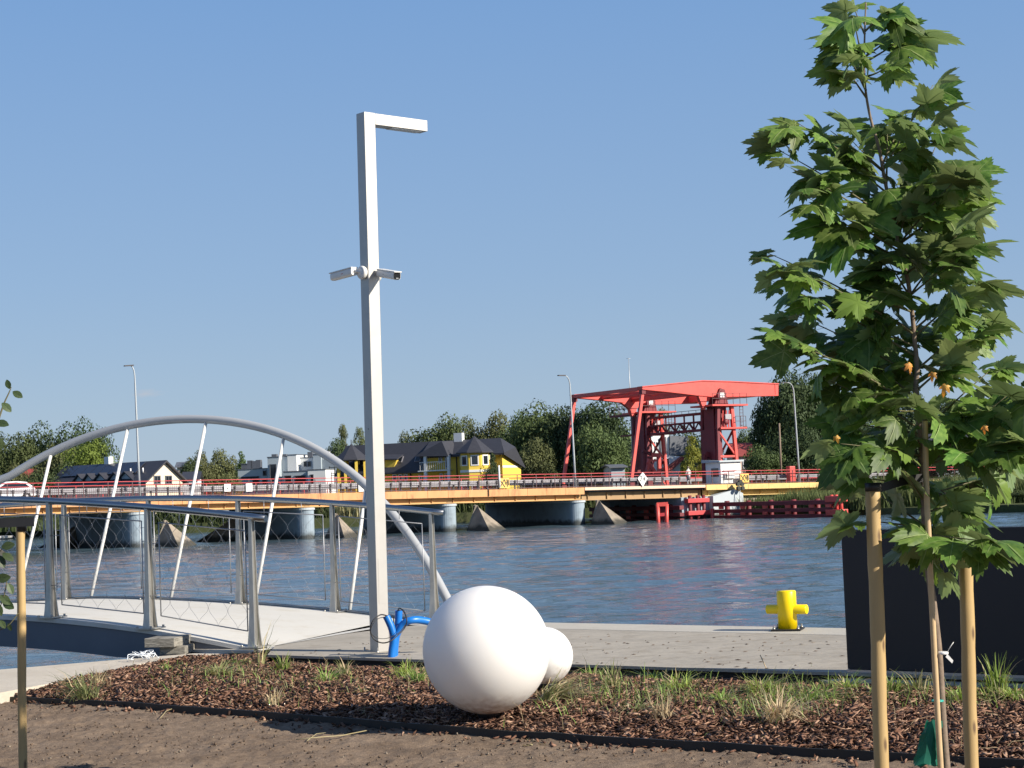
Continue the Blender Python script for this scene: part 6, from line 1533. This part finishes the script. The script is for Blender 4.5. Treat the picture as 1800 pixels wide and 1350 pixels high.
# octagonal corner turret
def turret(px, ytop, yeave, r, o, wallm, label=None, storeys=True):
    s_ = sx(px,o); c = q0+fd*s_+fn*o; zt = pl(px,ytop,c,fn).z; ze = pl(px,yeave,c,fn).z
    n = 8; P_ = [c+V((math.cos(PI/8+2*PI*k/n),math.sin(PI/8+2*PI*k/n),0))*r for k in range(n)]
    if storeys: tw = MB().prism([V((p.x,p.y,zb)) for p in P_], Z*(ze-zb)).build('turret', M[wallm], yh)
    else:
        tw = MB().prism([V((p.x,p.y,ze-.3)) for p in P_], Z*.28).build('turret', M['roof_dark'], yh)
        for p in P_: MB().bar(V((p.x,p.y,zb)), V((p.x,p.y,ze-.3)), .3,.3).build('column', M[wallm], tw)
    mb = MB(); E_ = [c+(p-c)*1.28 for p in P_]; vs = [V((p.x,p.y,ze-.12)) for p in E_]+[V((c.x,c.y,zt))]; vs += [V((p.x,p.y,ze-.24)) for p in E_]
    mb.add(vs, [(k,(k+1)%n,n) for k in range(n)]+[(n+1+k,n+1+(k+1)%n,(k+1)%n,k) for k in range(n)]+[tuple(n+1+k for k in range(n-1,-1,-1))])
    rf_ = mb.build('turret_roof', M['roof_dark'], tw)
    MB().tube([V((c.x,c.y,zt-.1)),V((c.x,c.y,zt+.5))], .05, 6).build('finial', M['ink'], tw)
    if storeys:
        for k in range(n):
            a, b = P_[k], P_[(k+1)%n]; mdp = (a+b)/2; nn_ = (mdp-c).normalized()
            if nn_.y > .3: continue
            for zc, hh_ in ((ze-1.1,1.25),(zb+2.6,1.5)):
                x = (b-a).normalized(); MB().box(V((mdp.x,mdp.y,zc))+nn_*.02, (.95,.1,hh_), x, nn_).build('window', M['frame_white'], tw)
                MB().box(V((mdp.x,mdp.y,zc))+nn_*.05, (.68,.08,hh_-.28), x, nn_).build('pane', M['glass_dark'], tw)
            x = (b-a).normalized(); MB().box(V((mdp.x,mdp.y,ze-2.35))+nn_*.03, ((b-a).length+.04,.1,.28), x, nn_).build('string_course', M['frame_white'], tw)
turret(836, 766, 793, 1.85, 1.0, 'yellow_wall'); turret(619, 780, 806, 1.75, 1.2, 'yellow_wall', storeys=False)
# yellow dormer and skylight at left
s_, z_ = ppx(688,820,-.3); MB().prism([rq(s_-1.6,.0,z_-.1),rq(s_+.5,.0,z_-.1),rq(s_+.9,.0,z_+.75),rq(s_-1.6,.0,z_+.85)], -fn*3.2).build('dormer', M['yellow_wall'], yh)
MB().hexa([rq(s_-1.9,.5,z_+.85),rq(s_+1.2,.5,z_+.75),rq(s_+1.2,-3.4,z_+1.9),rq(s_-1.9,-3.4,z_+1.9),rq(s_-1.9,.5,z_+1.0),rq(s_+1.2,.5,z_+.9),rq(s_+1.2,-3.4,z_+2.05),rq(s_-1.9,-3.4,z_+2.05)]).build('dormer_roof', M['roof_dark'], yh)
nr_ = (rq(1,rg,zRg)-rq(1,.55,zEv1-.1)); sl_ = nr_.normalized(); nn_ = fd.cross(sl_); nn_ = nn_ if nn_.z > 0 else -nn_
for px, t_ in ((709,.42),(741,.42)):
    c = rq(sx(px,-1.5),.55,zEv1-.1)+nr_*t_+nn_*.06; MB().box(c, (.75,.95,.1), fd, sl_, nn_).build('skylight', M['guard'], yh); MB().box(c+nn_*.05, (.6,.8,.06), fd, sl_, nn_).build('pane', M['glass_dark'], yh)
c = fp(807,774,rg); MB().box(V((c.x,c.y,zRg+.1)), (1.1,.7,1.5), fd).build('chimney', M['white_wall'], yh)
for px in (722,804,857.5): MB().tube([rq(sx(px),.12,zb), rq(sx(px),.12,zEv1-.2 if px < 740 else zEv2-.2)], .07, 6).build('downpipe', M['ink'], yh)
# --- modern white flats C
wd_ = V((.97,-.24,0)).normalized(); wn = V((-.24,-.97,0)).normalized(); C0 = at(530,830,240.); c0w = V((C0.x,C0.y,0))
fl = thing('modern_flats', 'modern white and blue grey stepped flats between the arch and the lamp post', 'apartment building', c0w)
def cbox(px0,px1,ytop,o,m,depth=6,name='wing',zbot=-.7):
    p0_ = c0w+wn*o; a = pl(px0,ytop,p0_,wn); b = pl(px1,ytop,p0_,wn); zt = (a.z+b.z)/2
    A = V((a.x,a.y,zbot)); Bv = V((b.x,b.y,zbot)); mb = MB(); mb.prism([A,Bv,Bv-wn*depth,A-wn*depth], Z*(zt-zbot)); o_ = mb.build(name, M[m], fl)
    mb = MB(); mb.prism([V((A.x,A.y,zt+.002))+wn*.06-wd_*.06, V((Bv.x,Bv.y,zt+.002))+wn*.06+wd_*.06, V((Bv.x,Bv.y,zt+.002))+wd_*.06-wn*depth, V((A.x,A.y,zt+.002))-wd_*.06-wn*depth], Z*.1); mb.build('parapet', M['roof_grey'], o_); return o_, p0_
cbox(418,472,825,0,'grey_wall'); cbox(470,490,804,1.5,'grey_wall',5); cbox(490,505,803,.5,'white_wall',6); cbox(505,521,800,.8,'white_wall',6); cbox(521,550,805,-.5,'white_wall',6)
cbox(550,564,799,.8,'grey_wall',5); cbox(564,600,804,.4,'white_wall',7); cbox(424,440,816,-4,'roof_grey',3); cbox(568,576,794,-2,'frame_white',1); cbox(498,542,829,3.,'grey_wall',3); cbox(541,572,826,4.,'white_wall',4)
for o_, a_ in ((1.52,(474,816,487,846)),(4.02,(545,834,552,855)),(3.02,(500,836,513,850)),(3.02,(518,836,538,850)),(-.48,(534,811,540,820)),(-.48,(541,811,547,820)),(.02,(424,838,456,841)),(.02,(462,827,469,836)),(.02,(444,843,456,852)),(.02,(461,843,470,852))):
    window_px(fl, c0w+wn*o_, wn, *a_, frame='roof_grey', mull=0, fw=.08)
mb = MB()
for k in range(22):
    p0_ = c0w+wn*.46; a = pl(565+k*1.6,806,p0_,wn); b = pl(565+k*1.6,850,p0_,wn); mb.box(V((a.x,a.y,(a.z+b.z)/2)), (.05,.05,a.z-b.z), wd_, wn)
mb.build('cladding_batten', M['grey_wall'], fl)
mb = MB()
for px in (579,588,597): mb.bar(pl(px,820,c0w+wn*2.,wn), pl(px,856,c0w+wn*2.,wn), .09)
for py in (822,833,836): mb.bar(pl(578,py,c0w+wn*2.,wn), pl(598,py-.6,c0w+wn*2.,wn), .09)
mb.build('scaffold', M['ink'], fl)
for px, yt in ((440,812),(447,813),(455,811),(483,801),(500,801),(546,797)): 
    a = pl(px,yt,c0w-wn*2,wn); MB().box(V((a.x,a.y,a.z-.6)), (.7,.6,1.6), wd_).build('roof_vent', M['roof_grey'], fl)
# --- white house behind the frame D
D0 = at(1170,800,232.); d0 = V((D0.x,D0.y,0)); dn_ = V((.25,-.97,0)).normalized(); dd = V((.97,.25,0)).normalized()
dh = thing('white_house', 'white house with rounded gables and grey roof seen through the red bridge frame', 'house', d0)
def dpoly(pts, m, name, depth=6, o=0., par=dh, n=dn_, p0=d0):
    P_ = [pl(px,py,p0+n*o,n) for px,py in pts]; return MB().prism(P_, -n*depth).build(name, M[m], par)
dpoly([(1140,855),(1176,855),(1176,766),(1172,758),(1166,757),(1162,762),(1157,757),(1150,758),(1147,768),(1140,768)], 'white_wall', 'walls', 7)
dpoly([(1170,855),(1196,855),(1196,802),(1170,800)], 'white_wall', 'bay', 2, 1.6)
dpoly([(1177,800),(1216,800),(1214,768),(1178,766)], 'roof_grey', 'roof', 7, .3)
dpoly([(1160,770),(1171,768),(1174,800),(1162,800)], 'roof_grey', 'roof_panel', .2, .22)
dpoly([(1168,826),(1200,802),(1204,806),(1180,828)], 'roof_red', 'porch_roof', 2.5, 2.6)
window_px(dh, d0+dn_*.03, dn_, 1151,776,1157,791, mull=0); window_px(dh, d0+dn_*1.62, dn_, 1171,805,1177,818, mull=0)
for nm, lab, px0, px1, yw, yr, Y, wm, rm in (
  ('red_roof_house','low house with dull red roof right of the red tower',1296,1327,800,778,222,'pink_wall','roof_red'),
  ('brown_house','small grey brown house left of the far red tower',1088,1112,790,772,236,'pink_wall','roof_grey'),
  ('dark_roof_house','long dark roofed house behind the sapling leaves at the right',1632,1700,775,752,230,'grey_wall','roof_dark'),
  ('pink_house','pinkish house half hidden by trees at the far left',40,72,845,824,240,'pink_wall','roof_red'),
  ('pale_yellow_block','pale yellow flat roofed block peeking over the cream house',311,327,820,812,262,'cream_wall','roof_grey'),
  ('low_white_house','low white house just right of the cream gable',322,348,842,829,245,'white_wall','roof_dark'),
  ('blue_grey_shed','blue grey shed left of the far red tower foot',1074,1098,820,816,205,'grey_wall','roof_grey')):
    p = at((px0+px1)/2,yw,Y); p = V((p.x,p.y,0)); n_ = V((.1,-1,0)).normalized(); t = thing(nm, lab, 'house', p)
    A = pl(px0,yw,p,n_); Bq = pl(px1,yw,p,n_); zt = (A.z+Bq.z)/2; zr_ = pl((px0+px1)/2,yr,p-n_*3,n_).z; x = (V((Bq.x,Bq.y,0))-V((A.x,A.y,0))).normalized(); A = V((A.x,A.y,-.7)); Bq = V((Bq.x,Bq.y,-.7))
    MB().prism([A,Bq,Bq-n_*6,A-n_*6], Z*(zt+.7)).build('walls', M[wm], t)
    mb = MB(); z = Z*(zt+.7); 
    roofslab(mb, A+z-x*.3+n_*.4, Bq+z+x*.3+n_*.4, V((Bq.x,Bq.y,zr_))+x*.3-n_*3, V((A.x,A.y,zr_))-x*.3-n_*3, .15); mb.build('roof', M[rm], t)
    mb = MB(); roofslab(mb, V((A.x,A.y,zr_-.01))-x*.3-n_*3, V((Bq.x,Bq.y,zr_-.01))+x*.3-n_*3, Bq+z+x*.3-n_*6.4, A+z-x*.3-n_*6.4, .15); mb.build('roof', M[rm], t)
    k = 0; wv = (Bq-A).length
    while k*2.2+1.8 < wv and nm not in ('blue_grey_shed',):
        c = A+x*(1.1+k*2.2)+n_*.03; c.z = zt-1.1; MB().box(c, (.9,.1,1.1), x, n_).build('window', M['frame_white'], t); MB().box(c+n_*.03, (.7,.08,.9), x, n_).build('pane', M['glass_dark'], t); k += 1
# water level pontoon at the left
o = MB().hexa([at(-20,947,205),at(13,946,205),at(13,946,205)+V((0,2,0)),at(-20,947,205)+V((0,2,0)),at(-22,943,205),at(14,942,205),at(14,942,205)+V((0,2,0)),at(-22,943,205)+V((0,2,0))]).build('pontoon', M['board_white'], bevel=.05); tag(o, 'small white pontoon on the water at the far left edge', 'pontoon')

# ================================================================= TREES
def crown_mesh(name, seed, m, kind='round', nblob=34, nleaf=6500, ls=.2):
    r = np.random.default_rng(seed); C_ = []; R_ = []
    for i in range(nblob):
        if kind == 'round':
            d = r.normal(size=3); d /= np.linalg.norm(d); rad = r.uniform(.12,1)**.5; c = d*rad*np.array([.36,.36,.36])+np.array([0,0,.52]); R_.append(r.uniform(.09,.19))
        elif kind == 'tall':
            z = r.uniform(.12,.97); w_ = .26*math.sin(PI*min(1,(z*.85+.12)))**.7; a = r.uniform(0,2*PI); q = r.uniform(.2,1)**.5*w_; c = np.array([math.cos(a)*q,math.sin(a)*q,z]); R_.append(r.uniform(.06,.11))
        elif kind == 'cone':
            z = r.uniform(.05,.97); w_ = .27*(1-z)+.01; a = r.uniform(0,2*PI); c = np.array([math.cos(a)*w_*.8,math.sin(a)*w_*.8,z]); R_.append(.04+.09*(1-z))
        else: # thin: airy
            z = r.uniform(.25,.97); w_ = .3; a = r.uniform(0,2*PI); q = r.uniform(0,1)**.5*w_*(1.1-z*.5); c = np.array([math.cos(a)*q,math.sin(a)*q,z]); R_.append(r.uniform(.05,.09))
        C_.append(c)
    C_ = np.array(C_); R_ = np.array(R_); idx = r.choice(nblob, nleaf, p=(R_**2)/np.sum(R_**2)); d = r.normal(size=(nleaf,3)); d /= np.linalg.norm(d,axis=1)[:,None]
    rr = r.uniform(.55,1.12,nleaf)**.6; ctr = C_[idx]+d*(R_[idx]*rr)[:,None]*np.array([1,1,.85])
    lo = np.percentile(ctr,1,axis=0); hi = np.percentile(ctr,99,axis=0); cc = (lo+hi)/2
    wxy = max(hi[0]-lo[0], hi[1]-lo[1]); ctr[:,:2] = (ctr[:,:2]-cc[:2])/wxy; zlo = {'round':.14,'tall':.2,'cone':.04,'thin':.3}[kind]; ctr[:,2] = zlo+(ctr[:,2]-lo[2])/(hi[2]-lo[2])*(1-zlo)
    nrm_ = d+r.normal(0,.45,(nleaf,3))+np.array([0,0,.25]); nrm_ /= np.linalg.norm(nrm_,axis=1)[:,None]
    t = np.cross(nrm_, r.normal(size=(nleaf,3))); t /= np.linalg.norm(t,axis=1)[:,None]; b = np.cross(nrm_,t)
    s_ = r.uniform(.5,1.2,nleaf)*ls*.1; s1_ = s_[:,None]
    if kind == 'cone': t *= 1.5
    q = np.stack([ctr-t*s1_, ctr+b*s1_*.55+nrm_*s1_*.15, ctr+t*s1_*1.1, ctr-b*s1_*.55+nrm_*s1_*.1],1)
    F_ = (np.array([[0,1,2],[0,2,3]])[None]+(np.arange(nleaf)*4)[:,None,None]).reshape(-1,3)
    return npmesh(name, q.reshape(-1,3), F_, m)
kinds = {'round':(60,13000,.24),'tall':(50,8000,.2),'cone':(70,8000,.2),'thin':(26,2600,.2)}
PR = {}
def proto(kind, m, k):
    key = (kind,m,k)
    if key not in PR: nb, nl, ls = kinds[kind]; PR[key] = crown_mesh('crown', 100+len(PR)*7+k, M[m], kind, nb, nl, ls)
    return PR[key]
tm = MB(); tm.tube([(0,0,-.02),(.005,0,.2),(-.004,.003,.5),(0,0,.85)], [.022,.017,.011,.003], 8)
for k in range(7):
    a = k*2.4; z = .25+.07*k; tm.tube([(0,0,z),(math.cos(a)*.09,math.sin(a)*.09,z+.08),(math.cos(a)*.2,math.sin(a)*.2,z+.18)], [.008,.006,.002], 5)
TM = None
gT = 'trees on the far bank'
def tree_(label, px, ytop, Y, wpx, kind='round', m='tree_dark', gz=-.7, name=None):
    global TM
    b = at(px,860,Y); top = at(px,ytop,Y); H = top.z-gz; Wd = wpx/F*Y
    t = thing(name or {'cone':'conifer','round':'broadleaf_tree','tall':'tall_tree','thin':'airy_tree'}[kind], label, 'tree', (top.x+.02*H*0,Y,gz), gT)
    me = proto(kind, m, random.randrange(2)); o = bpy.data.objects.new('crown', me); C.objects.link(o); o.parent = t
    wk = {'round':.86,'tall':.9,'cone':.9,'thin':.9}[kind]; zk = 1.0
    o.scale = (Wd/wk, Wd/wk, H/zk); o.rotation_euler.z = random.uniform(0,6.28)
    if TM is None: to = tm.build('trunk', M['tree_trunk'], None); TM = to.data
    else: to = bpy.data.objects.new('trunk', TM); C.objects.link(to)
    to.parent = t; to.scale = (H*.8,H*.8,H*.95)
T = [
 ('dark round tree at the far left edge of the photo',-25,768,250,90,'round','tree_dark'),
 ('bushy mid green tree behind the left end of the arch',22,772,245,80,'round','tree_mid'),
 ('dark tree second from the left edge, behind the arch tube',66,762,262,90,'round','tree_dark'),
 ('dark tree rising above the arch tube left of the first hanger gap',118,763,258,90,'round','tree_dark'),
 ('tallest dark pine-like crown left of the second hanger',158,752,262,70,'round','tree_dark'),
 ('yellow green tree with thinning crown under the arch tube',100,790,236,80,'round','tree_olive'),
 ('bright green broad tree directly left of the cream house',160,776,228,96,'round','tree_bright'),
 ('dark shrub mass behind the red railing left of the dormers',95,826,215,90,'round','tree_dark'),
 ('small olive shrub in front of the pink house',35,822,222,50,'round','tree_olive'),
 ('pale airy tree right of the cream house gable',352,800,262,50,'round','tree_olive'),
 ('small dark tree behind the cream house roof',335,812,255,34,'round','tree_dark'),
 ('pale airy tree left of the white flats',386,798,265,62,'round','tree_olive'),
 ('upright palm-like green tree at the left end of the flats',424,800,262,38,'cone','tree_mid'),
 ('light willow shrub in front of the flats at their left end',402,836,228,46,'round','tree_olive'),
 ('slender two-stemmed tree behind the left turret',606,750,258,30,'tall','tree_olive'),
 ('slender tree touching the lamp post behind the left turret',632,755,258,28,'tall','tree_olive'),
 ('dark low tree left of the left turret',592,778,255,44,'round','tree_dark'),
 ('low olive tree right of the lamp post above the black roof',712,768,275,44,'round','tree_olive'),
 ('rounded green tree above the middle of the yellow house',765,742,272,84,'round','tree_mid'),
 ('olive tree above the balcony of the yellow house',822,744,276,60,'round','tree_olive'),
 ('olive tree right above the pointed turret',868,735,272,78,'round','tree_olive'),
 ('mid green tree above the yellow gable wall',912,734,262,72,'round','tree_mid'),
 ('tall broad green tree right of the yellow house',955,720,240,104,'round','tree_mid'),
 ('leafy shrub-like tree right beside the yellow gable wall',940,778,222,64,'round','tree_olive'),
 ('dense mid green tree behind the right bridge lamp of the pair',1000,722,236,90,'round','tree_dark'),
 ('broad dark tree left of the red frame',1050,716,232,96,'round','tree_dark'),
 ('mid green tree with bright lower leaves left of the far tower',1062,752,214,86,'round','tree_mid'),
 ('airy tree seen through the red frame at the top',1150,722,262,50,'thin','tree_olive'),
 ('small dark pointed fir in front of the yellow house',867,801,205,34,'cone','tree_dark'),
 ('round dark bush at the foot of the small fir',862,822,203,30,'round','tree_dark'),
 ('yellow green cypress seen between the two red towers',1216,772,205,58,'cone','tree_yellow'),
 ('yellow green low cypress right of the person on the bridge',1238,795,202,52,'cone','tree_yellow'),
 ('dark green tree between the towers behind the cypress',1205,762,250,80,'round','tree_dark'),
 ('pale green round tree right of the near red tower',1316,757,245,46,'round','tree_mid'),
 ('very tall dark tree behind the end of the red balance beam',1384,664,225,92,'round','tree_dark'),
 ('dark tree right of the tallest one and left of the sapling',1432,668,230,76,'round','tree_dark'),
 ('dark lower tree left below the tallest dark tree',1350,716,226,62,'round','tree_dark'),
 ('dark green shrubby tree right of the red roofed house',1345,788,212,66,'round','tree_mid'),
 ('dark mass of foliage behind the utility pole',1395,760,214,80,'round','tree_dark'),
 ('dark green tree behind the left of the sapling crown',1480,688,240,80,'round','tree_dark'),
 ('grey green airy tree behind the sapling trunk',1545,690,250,90,'tall','tree_olive'),
 ('dark tree behind the middle of the sapling crown',1590,700,248,90,'round','tree_dark'),
 ('dark spindly tree behind the right of the sapling crown',1660,706,246,80,'tall','tree_dark'),
 ('grey green tree behind the sapling at the right edge',1720,712,240,90,'round','tree_mid'),
 ('dark tree cut by the right edge of the photo',1790,700,235,90,'round','tree_dark'),
 ('lower dark tree behind the right stake',1560,745,222,90,'round','tree_dark'),
 ('lower green tree near the right edge',1740,770,205,100,'round','tree_mid'),
 ('lower dark tree between sapling trunk and right stake',1640,790,210,90,'round','tree_dark'),
 ('pale shrubs at the water on the right bank behind the right stake',1740,858,148,50,'round','tree_mid'),
 ('low green shrub at the water at the right edge of the photo',1800,862,146,56,'round','tree_mid'),
 ('low dark shrub on the right bank behind the black screen wall',1680,868,150,56,'round','tree_dark'),
]
for l_, px, yt, Y, wp, kd, m_ in T: tree_(l_, px, yt, Y, wp, kd, m_)
# hedge line low behind the bridge so no gap shows to the horizon
mb = None
def hedge(name, label, x0, x1, Y, h, n, m):
    r = np.random.default_rng(int(abs(x0))+5); ctr = np.stack([r.uniform(x0,x1,n), Y+r.uniform(-3,3,n), -.8+r.uniform(0,1,n)**.8*h],1)
    ctr[:,2] *= (.8+.3*np.array([fnoise(x,0,.12,1) for x in ctr[:,0]])); nrm_ = r.normal(size=(n,3)); nrm_ /= np.linalg.norm(nrm_,axis=1)[:,None]; t = np.cross(nrm_, r.normal(size=(n,3))); t /= np.linalg.norm(t,axis=1)[:,None]; b = np.cross(nrm_,t); s1_ = r.uniform(.15,.42,n)[:,None]
    q = np.stack([ctr-t*s1_, ctr+b*s1_*.6, ctr+t*s1_, ctr-b*s1_*.6],1); F_ = (np.array([[0,1,2],[0,2,3]])[None]+(np.arange(n)*4)[:,None,None]).reshape(-1,3)
    o = mk(name, npmesh(name, q.reshape(-1,3), F_, m)); tag(o, label, 'hedge', kind='stuff')
hedge('shore_scrub', 'dark scrub on the far shore below the yellow and cream houses', -48, 30, 204, 1.9, 16000, M['tree_dark'])
hedge('far_scrub', 'continuous low scrub along the far bank behind the bridge', -110, 120, 268, 6, 52000, M['tree_dark'])
